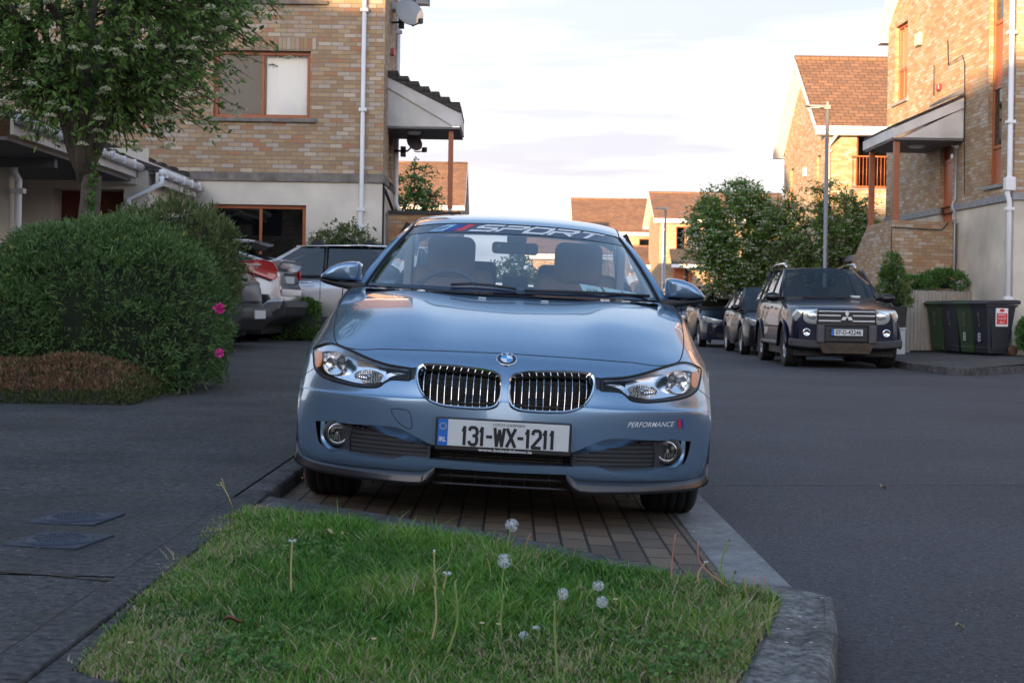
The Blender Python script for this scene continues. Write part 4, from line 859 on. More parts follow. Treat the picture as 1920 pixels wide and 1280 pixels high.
VV=np.array([(v.x,v.y) for v in cdt[0]]); FF=np.array([tuple(f) for f in cdt[2]])
P3=S(VV[:,0],VV[:,1]); N3=nrm(VV[:,0],VV[:,1])*NS
cen=VV[FF].mean(1); RG=np.full(len(FF),'body',object)
for k in ['hood','head1','head2','br1','br2','kid1','kid2','slot1','slot2','open','low']:
    RG[inpoly_np(regs[k],cen[:,0],cen[:,1])]=k
fbx=np.array([a for a,b_ in FB]);fby=np.array([b_ for a,b_ in FB])
lim=np.interp(np.abs(cen[:,0]),fbx,fby,left=99); hl=(RG=='body')&(((np.abs(cen[:,0])>=6.45)&(cen[:,1]>lim))|((np.abs(cen[:,0])>5.2)&(cen[:,1]>8.0)))
RG[hl&(cen[:,0]<0)]='wing1'; RG[hl&(cen[:,0]>0)]='wing2'
def sub(name,keys,m,parent,off=0.0,dy=0.0,smooth=True):
    sel=np.isin(RG,keys); F=FF[sel]; u,iv=np.unique(F,return_inverse=True); F=iv.reshape(F.shape); V=P3[u]+N3[u]*off; V[:,1]+=dy; n=N3[u]
    a,b_,c=V[F[:,0]],V[F[:,1]],V[F[:,2]]; fn=np.cross(b_-a,c-a); bad=(fn*n[F[:,0]]).sum(1)<0; F[bad]=F[bad][:,::-1]
    o=mesh_np(name,V,F,m,parent,smooth=True); o.data.normals_split_custom_set_from_vertices([tuple(q) for q in n]); return o
BUMP=sub('front_bumper',['body'],'paint_blue',HC); sub('bonnet',['hood'],'paint_blue',HC); sub('wing',['wing1'],'paint_blue',HC); sub('wing',['wing2'],'paint_blue',HC)
sub('headlight_trim',['br1'],'black_plastic',HC,-.004); sub('headlight_trim',['br2'],'black_plastic',HC,-.004)
def onsurf(P,off=0,dy=0):
    st=np.array([inv(x,z) for x,z in P]); q=S(st[:,0],st[:,1])+nrm(st[:,0],st[:,1])*NS*off; q[:,1]+=dy; return q
def stsurf(P,off=0):
    st=np.array(P); return S(st[:,0],st[:,1])+nrm(st[:,0],st[:,1])*NS*off
def ribbon(P,Q,name,m,parent,closed=True,smooth=True,b=None):
    own=b is None; b=b or MB(); n=len(P)
    k=n if closed else n-1
    b.add([tuple(p) for p in P]+[tuple(q) for q in Q],[(i,(i+1)%n,n+(i+1)%n,n+i) for i in range(k)],0,smooth)
    return b.build(name,m,parent) if own else b
def gapline(P3d,w,name,parent,m='gap',closed=False,r=None):
    b=MB(); b.tube([tuple(p) for p in P3d],w,6,cap=False,closed=closed); return b.build(name,m,parent)
# shut lines
gapline(stsurf(cropen([(-a,b_) for a,b_ in HOODL[::-1]],6)[:-1]+cropen(HOODL,6),-.0014),.0034,'bonnet_gap',HC)
for sg in(1,-1):
    gapline(stsurf([(sg*a,b_) for a,b_ in cropen(FB,4)],-.001),.0022,'wing_gap',HC)
gapline(onsurf(TOW,-.0008),.0019,'tow_cover',HC,closed=True)
# rear edge lip of the bonnet and cowl
q=stsurf([(s,13) for s in np.linspace(-5.3,5.3,40)]); ribbon(q,q+np.array([0,.03,-.05]),'cowl','black_plastic',HC,False)
# kidneys
for sg,rg,K in((1,'kid1',KID),(-1,'kid2',mir(KID))):
    g=onsurf(K,.002); cx=np.mean([p[0] for p in K]);cz=np.mean([p[1] for p in K])
    Kin=[(cx+(x-cx)*.945,cz+(z-cz)*.885) for x,z in K]; gi=onsurf(Kin,.004)
    t=MB(); go=onsurf([(cx+(x-cx)*1.005,cz+(z-cz)*1.01) for x,z in K],.001); gm=onsurf([(cx+(x-cx)*.972,cz+(z-cz)*.94) for x,z in K],.010); gb=onsurf(Kin,-.035)
    for a,c in ((go,gm),(gm,gi),(gi,gb)): ribbon(a,c,'','',None,True,True,t)
    KG=t.build('kidney_grille','chrome',HC)
    for i in range(11):
        x=.040+i*.0292; zs=[z for xx,z in [(px_,pz_) for px_,pz_ in Kin] if abs(abs(xx)-x)<.016]
        if not zs: continue
        zt_,zb_=max(zs),min(zs); a=[]
        for q in np.linspace(zb_,zt_,7):
            p=onsurf([(sg*x,q)],-.004-.012*abs(2*(q-zb_)/(zt_-zb_)-1)**2)[0]; a.append(p)
        b=MB(); W_=.0022
        vs=[]
        for p in a: vs+= [(p[0]-W_*.4,p[1],p[2]),(p[0]+W_*.4,p[1],p[2]),(p[0]+W_,p[1]+.03,p[2]),(p[0]-W_,p[1]+.03,p[2])]
        b.add(vs,[(4*j+k,4*j+(k+1)%4,4*j+4+(k+1)%4,4*j+4+k) for j in range(6) for k in range(4)]+[(0,3,2,1)]); b.build('slat','chrome',KG)
    b=MB(); back=onsurf(Kin,-.05); b.add([tuple(p) for p in back],[tuple(range(len(back)))]); b.build('grille_back','gap',KG)
    b=MB()
    for z in np.arange(.49,.62,.0105):
        xs_=[abs(x) for x,zz in Kin if abs(zz-z)<.02]; 
        if xs_: 
            x0_,x1_=min(xs_)+.01,max(xs_)-.01; P_=[tuple(p) for p in onsurf([(sg*x,z) for x in np.linspace(x0_,x1_,6)],-.046)]; b.tube(P_,.0022,4)
    b.build('grille_mesh','mesh_brown',KG)
# headlights
def pil(poly,y0,k,cx=None,cz=None): pass
for sg,rg,Hh in((1,'head1',HEAD),(-1,'head2',mir(HEAD))):
    t=MB(); g=onsurf(Hh,0.0); cx=np.mean(g[:,0]);cz=np.mean(g[:,2])
    gi=np.array([(p[0]+(cx-p[0])*.02,p[1],p[2]+(cz-p[2])*.08) for p in g]); gb=gi.copy(); gb[:,1]+=.07; gb[:,0]-=sg*.02*np.clip((np.abs(gb[:,0])-.6)/.25,0,1)
    for a,c in((g,gi),(gi,gb)): ribbon(a,c,'','',None,True,True,t)
    n=len(gb); t.add([tuple(p) for p in gb]+[(cx,float(np.mean(gb[:,1])),cz)],[(i,(i+1)%n,n) for i in range(n)])
    HL=t.build('headlight','black_plastic',HC)
    # chrome base plate (follows outline, lower 70%)
    zz=[(x,z) for x,z in Hh]
    t=MB(); 
    def bowl(x,z,rx,rz,dep,dy,m,name,tilt=0,n=28,seg=6):
        p=onsurf([(sg*x,z)])[0]; b=MB(); rows=[]
        for k in range(seg+1):
            q=k/seg; rr=math.sin(q*PI/2); rows.append([(p[0]+rx*rr*math.cos(a),p[1]+dy+dep*math.cos(q*PI/2)+ (abs(rx*rr*math.cos(a)+p[0])-abs(p[0]))*tilt,p[2]+rz*rr*math.sin(a)) for a in np.linspace(0,2*PI,n+1)])
        b.grid(rows); return b.build(name,m,HL),p
    o,p=bowl(.732,.613,.056,.050,.05,.020,'reflector','main_reflector',.75)
    b=MB(); b.tube([(p[0],p[1]+.065,p[2]+.004),(p[0],p[1]+.030,p[2]+.004)],.011,12); b.tube([(p[0],p[1]+.032,p[2]+.004),(p[0],p[1]+.018,p[2]+.004)],.0075,12); b.build('bulb','bulb',HL)
    o,p2=bowl(.565,.572,.066,.028,.035,.016,'reflector','low_reflector',.45)
    b=MB()
    for i in range(-6,7): b.tube([(p2[0]+i*.0095,p2[1]+.03+abs(i)*.0,p2[2]-.024*math.cos(i/6.5*1.4)),(p2[0]+i*.0095,p2[1]+.03,p2[2]+.024*math.cos(i/6.5*1.4))],.0022,5)
    b.tube([(p2[0],p2[1]+.04,p2[2]),(p2[0],p2[1]+.01,p2[2])],.011,12); b.build('ribs','bulb',HL)
    # chrome field between reflectors
    F_=crclosed([(.785,.660),(.74,.672),(.66,.655),(.59,.637),(.53,.622),(.500,.605),(.500,.575),(.53,.548),(.60,.540),(.68,.548),(.76,.566),(.785,.590),(.795,.63)],3)
    g_=onsurf([(sg*x,z) for x,z in F_],-.0); g_=g_+np.array([0,.052,0]); b=MB(); n=len(g_); b.add([tuple(p) for p in g_]+[tuple(g_.mean(0))],[(i,(i+1)%n,n) for i in range(n)],0,True); b.build('chrome_field','reflector',HL)
    # amber indicator
    g_=onsurf([(sg*x,z) for x,z in crclosed([(.842,.650),(.825,.662),(.806,.655),(.798,.625),(.800,.600),(.815,.592),(.832,.605),(.840,.630)],3)],-.006); b=MB(); n=len(g_); b.add([tuple(p) for p in g_]+[tuple(g_.mean(0)+np.array([0,-.006,0]))],[(i,(i+1)%n,n) for i in range(n)],0,True); b.build('indicator','amber',HL)
    # silver eyebrow
    top=cropen([(.846,.666),(.790,.686),(.744,.688),(.673,.672),(.599,.650),(.539,.634),(.482,.623),(.400,.616)],4); bot=cropen([(.838,.655),(.790,.668),(.744,.667),(.673,.654),(.599,.638),(.539,.626),(.482,.618),(.400,.612)],4)
    ribbon(onsurf([(sg*x,z) for x,z in top],-.006),onsurf([(sg*x,z) for x,z in bot],-.014),'eyebrow','silver_trim',HL,False)
    b=MB(); pts_=[(sg*x,z) for x,z in ((.425,.598),(.475,.599))]; b.tube([tuple(p) for p in onsurf(pts_,-.008)],.0016,6); b.build('chrome_line','chrome',HL)
    # curved silver band between low beam and the black wing
    g1=onsurf([(sg*x,z) for x,z in cropen([(.415,.606),(.470,.603),(.505,.590),(.520,.565)],5)],-.016); g2=onsurf([(sg*x,z) for x,z in cropen([(.420,.602),(.465,.594),(.492,.578),(.500,.552)],5)],-.02); ribbon(g1,g2,'silver_band','silver_trim',HL,False)
    sub('lens',[rg],'lens',HL,.001)
    gapline(onsurf(Hh,-.001),.0055,'seal',HL,closed=True)
# rims of openings + recessed panels
g=onsurf(OPENF); 
top_out=cropen(podtop[1:],3); inn=[(.24,.300),(.301,.307),(.360,.312),(.42,.320),(.47,.330),(.515,.347),(.555,.365),(.616,.369),(.713,.368),(.749,.366)]; inn=cropen(inn,3)
for sg in(1,-1):
    a=onsurf([(sg*x,z) for x,z in top_out]); c=onsurf([(sg*x,z) for x,z in inn],0,.045); ribbon(a,c,'chamfer','paint_blue',BUMP,False)
    lo=cropen(podlow[:-1],3); a=onsurf([(sg*x,z) for x,z in [(.749,.371)]+lo]); c=a+np.array([-sg*.006,.045,.006]); ribbon(a,c,'lower_lip','paint_blue',BUMP,False)
a=onsurf([(x,.316) for x in np.linspace(-.26,.26,12)]); ribbon(a,a+np.array([0,.06,-.004]),'upper_lip','gap',BUMP,False)
a=onsurf([(x,.262) for x in np.linspace(-.30,.30,12)]); ribbon(a,a+np.array([0,.06,.004]),'sill_lip','paint_blue',BUMP,False)
a=onsurf([(x,.229) for x in np.linspace(-.265,.265,12)]); ribbon(a,a+np.array([0,.05,.004]),'blade_lip','paint_blue',BUMP,False)
# pod panels (pushed in), slotted grey plastic with rib lines
for sg in(1,-1):
    sel=(RG=='open')&(sg*P3[FF].mean(1)[:,0]>.285)&(P3[FF].mean(1)[:,2]<.36+(np.abs(P3[FF].mean(1)[:,0])-.52).clip(0,.2)*.1); F=FF[sel]; u,iv=np.unique(F,return_inverse=True); F=iv.reshape(F.shape); V=P3[u].copy(); V[:,1]+=.036
    PN=mesh_np('air_intake',V,F,'grey_plastic',HC,smooth=True)
    b=MB()
    for k,z in enumerate((.268,.285,.302,.320,.338,.356)):
        x0_=.30+max(0,(z-.305))*3.6; x1_=.625
        b.tube([tuple(p) for p in onsurf([(sg*x,z-(x-.3)*.008) for x in np.linspace(x0_,x1_,7)],0,.0345)],.0023,5)
    b.tube([tuple(p) for p in onsurf([(sg*x,z) for x,z in ((.620,.372),(.632,.32),(.628,.262))],0,.034)],.0024,5)
    b.build('slot_lines','gap',PN)
    # slot and fin
    sp=[(sg*x,z) for x,z in SLOT]; a=onsurf(sp); c=a+np.array([-sg*.004,.06,0]); ribbon(a,c,'slot_wall','gap',BUMP); b=MB(); b.add([tuple(p) for p in c],[tuple(range(len(c)))]); b.build('slot_back','gap',BUMP)
    f1=cropen([(.764,.370),(.766,.333),(.761,.297),(.745,.268),(.72,.255)],5); f2=cropen([(.749,.371),(.745,.325),(.732,.289),(.700,.267),(.68,.261)],5); fm=[((a_[0]+c_[0])/2,(a_[1]+c_[1])/2) for a_,c_ in zip(f1,f2)]
    b=MB(); A_=onsurf([(sg*x,z) for x,z in f1],.0); B_=onsurf([(sg*x,z) for x,z in fm],.012); C_=onsurf([(sg*x,z) for x,z in f2],.0); D_=C_+np.array([-sg*.004,.035,0])
    for p_,q_ in((A_,B_),(B_,C_),(C_,D_)): ribbon(p_,q_,'','',None,False,True,b)
    b.build('fin','paint_blue',BUMP)
    # fog lamp
    p=onsurf([(sg*.686,.325)],0,.030)[0]; M=Matrix.Translation((p[0],p[1]-.02,p[2]+.004))@Matrix.Rotation(R(-14)*-sg*-1,4,'Z')@Matrix.Rotation(PI/2,4,'X')
    FL=MB(); FL.lathe([(.058,-.03),(.052,.004),(.045,.006),(.043,.0)],32,M=M); FL=FL.build('fog_lamp','black_plastic',HC)
    b=MB(); b.lathe([(.043,.002),(.040,-.004),(.034,-.02),(.020,-.034),(0,-.04)],32,M=M); b.build('reflector','reflector',FL)
    b=MB(); b.lathe([(.0435,.0),(.041,.006),(.0385,.005)],32,M=M); b.build('rim','chrome',FL)
    b=MB(); b.lathe([(0,.010),(.02,.009),(.039,.004)],28,M=M); b.build('glass','lens',FL)
    b=MB()
    for i in range(-3,4): b.box(-.0025+i*.010,.0025+i*.010,-.03,-.004-abs(i)*.002,-.02,-.012,0,M)
    b.tube([M@Vector((0,.0,-.03)),M@Vector((0,0,-.006))],.008,10); b.build('bulb','bulb',FL)
# carbon lips
lt=[(.264,.236),(.300,.216),(.316,.212),(.364,.209),(.45,.207),(.537,.205),(.62,.203),(.695,.202),(.76,.202),(.81,.205),(.845,.216),(.868,.240),(.876,.268)]
for sg in(1,-1):
    P=cropen(lt,3); T_=onsurf([(sg*x,z) for x,z in P],.0035); n2=T_*0
    tg=np.gradient(T_[:,:2],axis=0); tg/=np.linalg.norm(tg,axis=1)[:,None]+1e-9; nx=np.stack([tg[:,1],-tg[:,0]],1)*sg
    zb=np.interp([x for x,_ in P],[.26,.285,.31,.36,.6,.8,.86,.877],[.218,.172,.156,.152,.154,.158,.168,.180])
    def ring(o,zf): q=T_.copy(); q[:,:2]+=nx*o*np.minimum(1,np.arange(len(P))/4.+.15)[:,None]; q[:,2]=T_[:,2]*(1-zf)+zb*zf; return q
    b=MB(); b.grid([ [tuple(p) for p in r_] for r_ in (ring(0,0),ring(.010,.10),ring(.014,.35),ring(.020,.70),ring(.022,.88),ring(.014,.98),ring(-.02,1.0),ring(-.06,.9))]); b.build('carbon_splitter','carbon',HC)
# dark lower grille bars, radiator bars, underside
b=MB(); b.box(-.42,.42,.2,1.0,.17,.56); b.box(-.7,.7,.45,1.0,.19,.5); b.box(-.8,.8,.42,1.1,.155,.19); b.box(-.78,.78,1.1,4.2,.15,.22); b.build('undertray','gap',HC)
b=MB()
for z in (.272,.284,.296,.307): b.tube([tuple(p) for p in onsurf([(x,z) for x in np.linspace(-.25,.25,9)],0,.055)],.0032,5)
for x in (-.2,-.1,0,.1,.2): b.tube([tuple(onsurf([(x,z)],0,.05)[0]) for z in (.262,.312)],.0022,5)
b.build('lower_grille','mesh_brown',HC)
b=MB(); 
b.tube([(x,.04+abs(x)*.03,.200) for x in np.linspace(-.26,.26,9)],.004,6); b.tube([(x,.03+abs(x)*.03,.168) for x in np.linspace(-.27,.27,9)],.006,6)
for x in (-.2,-.1,0,.1,.2): b.tube([(x,.06,.225),(x,.06,.165)],.0025,5)
b.build('lower_grille','black_plastic',HC)
# plate
PL=MB(); TP=Matrix.Translation((.004,-.022,.374))@Matrix.Rotation(R(0),4,'X')
PL.box(-.272,.272,0,.016,-.066,.066,0,TP); PL=PL.build('number_plate','black_plastic',HC,bevel=.005)
b=MB(); b.box(-.262,.262,-.004,-.001,-.047,.058,0,TP); b.build('plate_field','plate_white',PL,bevel=.002)
b=MB(); b.box(-.262,-.222,-.0055,-.0042,-.047,.058,0,TP); b.build('band','plate_blue',PL)
def ptext(s,cx,cz,W,H,m,name,d=-.0056,**k):
    V,F=fit_text(s,W,H,**k); b=MB(); b.add([TP@Vector((cx+x,d,cz+z)) for x,z in V],F); return b.build(name,m,PL)
def glyphs(s,cx,cz,W,H,sw,name,m='ink',d=-.0057):
    # condensed stroke capitals drawn as bars
    G={'1':[[(.15,.78),(.5,1),(.5,0)]],'3':[[(.0,.86),(.1,.97),(.3,1),(.7,1),(.92,.92),(1,.78),(1,.66),(.9,.55),(.55,.52),(.9,.49),(1,.36),(1,.2),(.92,.07),(.7,0),(.3,0),(.08,.05),(0,.16)]],'2':[[(0,.8),(.05,.93),(.25,1),(.75,1),(.95,.93),(1,.8),(1,.62),(0,.06),(0,0),(1,0)]],
       'W':[[(0,1),(.22,0),(.5,.9),(.78,0),(1,1)]],'X':[[(0,1),(1,0)],[(1,1),(0,0)]],'-':[[(.05,.5),(.95,.5)]],'D':[[(0,0),(0,1),(.6,1),(.9,.88),(1,.7),(1,.3),(.9,.12),(.6,0),(0,0)]],'0':[[(.2,0),(0,.15),(0,.85),(.2,1),(.8,1),(1,.85),(1,.15),(.8,0),(.2,0)]],'7':[[(0,1),(1,1),(.35,0)]],'4':[[(.75,0),(.75,1),(0,.3),(1,.3)]],'6':[[(.95,.85),(.75,1),(.25,1),(0,.85),(0,.15),(.2,0),(.8,0),(1,.15),(1,.42),(.8,.56),(.2,.56),(0,.45)]]}
    WD={'1':.5,'-':.62,'W':1.25,'X':1.05}; tot=sum(WD.get(c,1) for c in s)+.42*(len(s)-1); u=W/tot; x=cx-W/2; b=MB()
    for c in s:
        w_=WD.get(c,1)*u
        for st in G[c]:
            P=[(x+p[0]*w_,cz-H/2+p[1]*H) for p in st]
            for (x0_,z0_),(x1_,z1_) in zip(P[:-1],P[1:]):
                dx,dz=x1_-x0_,z1_-z0_;l=math.hypot(dx,dz) or 1; ex,ez=dx/l*sw*.30,dz/l*sw*.30; nx_,nz_=-dz/l*sw/2,dx/l*sw/2
                b.add([TP@Vector(q) for q in ((x0_-ex+nx_,d,z0_-ez+nz_),(x0_-ex-nx_,d,z0_-ez-nz_),(x1_+ex-nx_,d,z1_+ez-nz_),(x1_+ex+nx_,d,z1_+ez+nz_))],[(0,1,2,3)]); d-=.00002
        x+=w_+.42*u
    return b.build(name,m,PL)
glyphs('131-WX-1211',.020,-.004,.365,.068,.0125,'plate_number')
ptext('LOCH GARMAN',.02,.046,.125,.0105,'ink','county_name'); ptext('www.bolandsbmw.ie',.01,-.0575,.215,.0125,'white_ink','frame_text',d=-.0005,off=.015); ptext('IRL',-.242,-.022,.028,.019,'white_ink','country_code',d=-.0062,off=.02)
b=MB()
for i in range(12):
    a=i*PI/6; b.add([TP@Vector((-.242+.0125*math.cos(a)+.0022*math.cos(q),-.0062,.030+.0125*math.sin(a)+.0022*math.sin(q))) for q in np.linspace(0,2*PI,6)[:-1]],[(0,1,2,3,4)])
b.build('stars','yellow_ink',PL)
# badge
p=onsurf([(.0,.676)],0)[0]; n=(nrm(np.array([0.]),np.array([7.45]))*NS)[0]; zq=Vector(n).to_track_quat('Z','X').to_matrix().to_4x4()
xa=Vector((1,0,0)); za_=Vector(n).normalized(); ya_=za_.cross(xa); M=Matrix(((xa.x,ya_.x,za_.x,p[0]),(xa.y,ya_.y,za_.y,p[1]),(xa.z,ya_.z,za_.z,p[2]),(0,0,0,1)))
b=MB(); b.lathe([(.043,-.002),(.043,.004),(.041,.006),(.0385,.0045)],40,M=M); BD=b.build('badge','chrome',HC)
b=MB(); b.lathe([(0,.0046),(.0385,.0046)],40,M=M); b.build('black_ring','badge_black',BD)
for k,mm in ((0,'badge_white'),(1,'badge_blue'),(2,'badge_white'),(3,'badge_blue')):
    b=MB(); arc=[(0,0,.0062)]+[(.0235*math.cos(a),.0235*math.sin(a),.0062) for a in np.linspace(k*PI/2,(k+1)*PI/2,10)]; b.add([M@Vector(q) for q in arc],[tuple(range(len(arc)))]); b.build('quadrant',mm,BD)
b=MB(); b.lathe([(.0235,.0050),(.0245,.0066),(.0255,.0050)],32,M=M); b.build('inner_ring','chrome',BD)
for ch,an in (('B',128),('M',90),('W',52)):
    V,F=fit_text(ch,.0085 if ch!='M' else .010,.0085,off=.03); a=R(an); ca,sa=math.cos(a-PI/2),math.sin(a-PI/2); b=MB(); b.add([M@Vector((.032*math.cos(a)+x*ca-z*sa,.032*math.sin(a)+x*sa+z*ca,.0056)) for x,z in V],F); b.build('letter','badge_white',BD)
# lettering on the bumper
V,F=fit_text('PERFORMANCE',.205,.021,shear=.35,off=.008,sp=1.05)
b=MB(); b.add([tuple(p) for p in onsurf([(.607+x,.4415+z+x*.012) for x,z in V],.0025)],F); LT=b.build('lettering','white_ink',HC)
for k,(x,mm) in enumerate(((.722,'m_red'),(.735,'m_darkblue'))):
    b=MB(); q=[(x,.462),(x+.014,.462),(x+.020,.424),(x+.008,.424)]; b.add([tuple(p) for p in onsurf(q,.0025)],[(0,1,2,3)]); b.build('stripe',mm,HC)
# ---------- windscreen, roof, pillars
WB=np.array([(0,1.185,.957),(.2,1.195,.957),(.4,1.225,.958),(.56,1.29,.960),(.68,1.385,.962),(.745,1.475,.966)])
WTp=np.array([(0,1.86,1.332),(.15,1.863,1.331),(.30,1.880,1.326),(.42,1.910,1.318),(.51,1.950,1.308),(.562,1.985,1.297)])
def dbl(r_): r_=np.array(r_); return np.concatenate([r_[:0:-1]*np.array([-1,1,1]),r_])
TW=np.array([dbl(WB+(WTp-WB)*q+np.array([0,-.55,.8])*.075*q*(1-q)) for q in (0,.25,.5,.75,1)])
def W_(a,b_,off=0):  # a in -5..5, b 0..4
    a=np.atleast_1d(a).astype(float);b_=np.atleast_1d(b_).astype(float); n=nrm(a,b_,TW); n*=np.where(n[:,1]>0,-1,1)[:,None]; return S(a,b_,TW)+n*off
def patch(fn,A,B,name,m,parent,off=0,flip=False):
    aa,bb=np.meshgrid(A,B); P=fn(aa.ravel(),bb.ravel(),off).reshape(len(B),len(A),3); b=MB(); b.grid([[tuple(p) for p in r_] for r_ in P]); return b.build(name,m,parent)
WS=patch(W_,np.linspace(-5,5,41),np.linspace(0,4,25),'windscreen','windscreen',HC)
patch(W_,np.linspace(-5,5,41),np.linspace(3.30,4,7),'sun_strip','strip_dark',WS,.002)
# black frit edges
for sg in(1,-1):
    A=[sg*q for q in (4.72,4.82,4.92,5.0)]; patch(W_,A,np.linspace(0,3.3,20),'frit','strip_dark',WS,.0015)
patch(W_,np.linspace(-5,5,41),np.linspace(0,.16,3),'frit','strip_dark',WS,.0015)
# lettering on the strip: wide italic strokes, drawn in (x,h) then wrapped on the glass
def wx(x,h,off):   # x metres, h 0..1 within strip text band
    bb=3.44+.42*h; aa=np.interp(abs(x),[W_(q,3.65)[0][0] for q in np.arange(0,5.01,.25)],np.arange(0,5.01,.25))*(1 if x>=0 else -1); return tuple(W_(aa,bb,off)[0])
def stroke(b,P,w,x0_,wid,off,sh=.06):
    for (u0,v0),(u1,v1) in zip(P[:-1],P[1:]):
        # in metric-ish frame: x width wid, height .055
        X0,Y0_,X1,Y1_=u0*wid,v0*.052,u1*wid,v1*.052; dx,dy=X1-X0,Y1_-Y0_; l=math.hypot(dx,dy) or 1; ww=w*(.9 if abs(dx)>abs(dy) else 1.5)
        nx_,ny_=-dy/l*ww/2,dx/l*ww/2; ex,ey=dx/l*w*.4,dy/l*w*.4; k=max(1,int(l/.03)); 
        for i in range(k):
            a0,a1=i/k,(i+1)/k; pa=(X0-ex+(dx+2*ex)*a0,Y0_-ey+(dy+2*ey)*a0); pb=(X0-ex+(dx+2*ex)*a1,Y0_-ey+(dy+2*ey)*a1)
            q=[(pa[0]+nx_,pa[1]+ny_),(pa[0]-nx_,pa[1]-ny_),(pb[0]-nx_,pb[1]-ny_),(pb[0]+nx_,pb[1]+ny_)]
            b.add([wx(x0_+a_+c_/.052*sh,c_/.052,off) for a_,c_ in q],[(0,1,2,3)]); off+=.00001
GL={'S':[[(1,1),(.12,1),(0,.8),(.1,.55),(.9,.5),(1,.3),(.88,0),(0,0)]],'P':[[(0,0),(0,.55),(.9,.55),(1,.75),(.9,1),(0,1)]],'O':[[(.1,0),(0,.3),(0,.75),(.1,1),(.9,1),(1,.75),(1,.3),(.9,0),(.1,0)]],'R':[[(0,0),(0,.5),(.9,.5),(1,.75),(.9,1),(0,1)],[(.5,.5),(1,0)]],'T':[[(0,1),(1,1)],[(.5,1),(.5,0)]]}
b=MB(); xq=-.235
for ch in 'SPORT': 
    for st in GL[ch]: stroke(b,st,.0155,xq,.110,.0035)
    xq+=.137
b.build('strip_lettering','white_ink',WS)
for x,wd,mm in ((-.455,.075,'m_lightblue'),(-.375,.045,'m_darkblue'),(-.322,.045,'m_red')):
    b=MB(); b.add([wx(x,-.1,.0033),wx(x+wd,-.1,.0033),wx(x+wd+.06,1.12,.0033),wx(x+.06+(0.02 if mm=='m_lightblue' else 0),1.12,.0033)],[(0,1,2,3)]); b.build('strip_stripe',mm,WS)
# roof
def rrow(y0_,z0_,f,w_=1.0,cam_=.0): return [(x*w_,y0_+c_*f,z0_-d_) for x,c_,d_ in ((0,0,0),(.15,.003,.001),(.30,.020,.006),(.42,.05,.014),(.51,.09,.026),(.565,.125,.040),(.612,.15,.072))]
RT=np.array([dbl(list(map(tuple,WTp))+[(.606,2.01,1.262)]),dbl(rrow(2.0,1.372,.9)),dbl(rrow(2.25,1.406,.6)),dbl(rrow(2.6,1.425,.3)),dbl(rrow(3.0,1.412,.0)),dbl(rrow(3.28,1.378,-.3))])
Rf=lambda a,b_,off=0: S(a,b_,RT)+np.array([0,0,off])
RO=patch(Rf,np.linspace(-6,6,49),np.linspace(0,5,30),'roof','paint_blue',HC)
for sg in(1,-1): gapline(Rf(np.full(20,sg*5.05),np.linspace(0.0,5,20),.0005),.003,'roof_gutter',RO)
gapline(Rf(np.linspace(-5,5,41),np.zeros(41),.001),.004,'header_seal',RO)
# side shell behind the wings
ST_=[(1.40,[(.755,.950),(.846,.905),(.888,.62),(.876,.20)]),(1.7,[(.800,.952),(.862,.90),(.896,.6),(.878,.19)]),(2.4,[(.812,.958),(.868,.905),(.898,.6),(.882,.19)]),(3.1,[(.800,.980),(.872,.92),(.903,.66),(.886,.20)]),(3.24,[(.795,.988),(.873,.925),(.905,.68),(.890,.30)]),(3.36,[(.79,.995),(.874,.93),(.906,.74),(.900,.575)]),(3.586,[(.785,1.01),(.872,.945),(.905,.80),(.903,.665)]),(3.82,[(.775,1.02),(.868,.955),(.902,.75),(.898,.575)]),(3.94,[(.77,1.03),(.865,.96),(.898,.7),(.888,.30)]),(4.2,[(.75,1.04),(.85,.97),(.88,.7),(.87,.22)]),(4.45,[(.70,1.045),(.80,.99),(.83,.7),(.82,.25)]),(4.58,[(.62,1.04),(.70,.98),(.74,.7),(.72,.3)])]
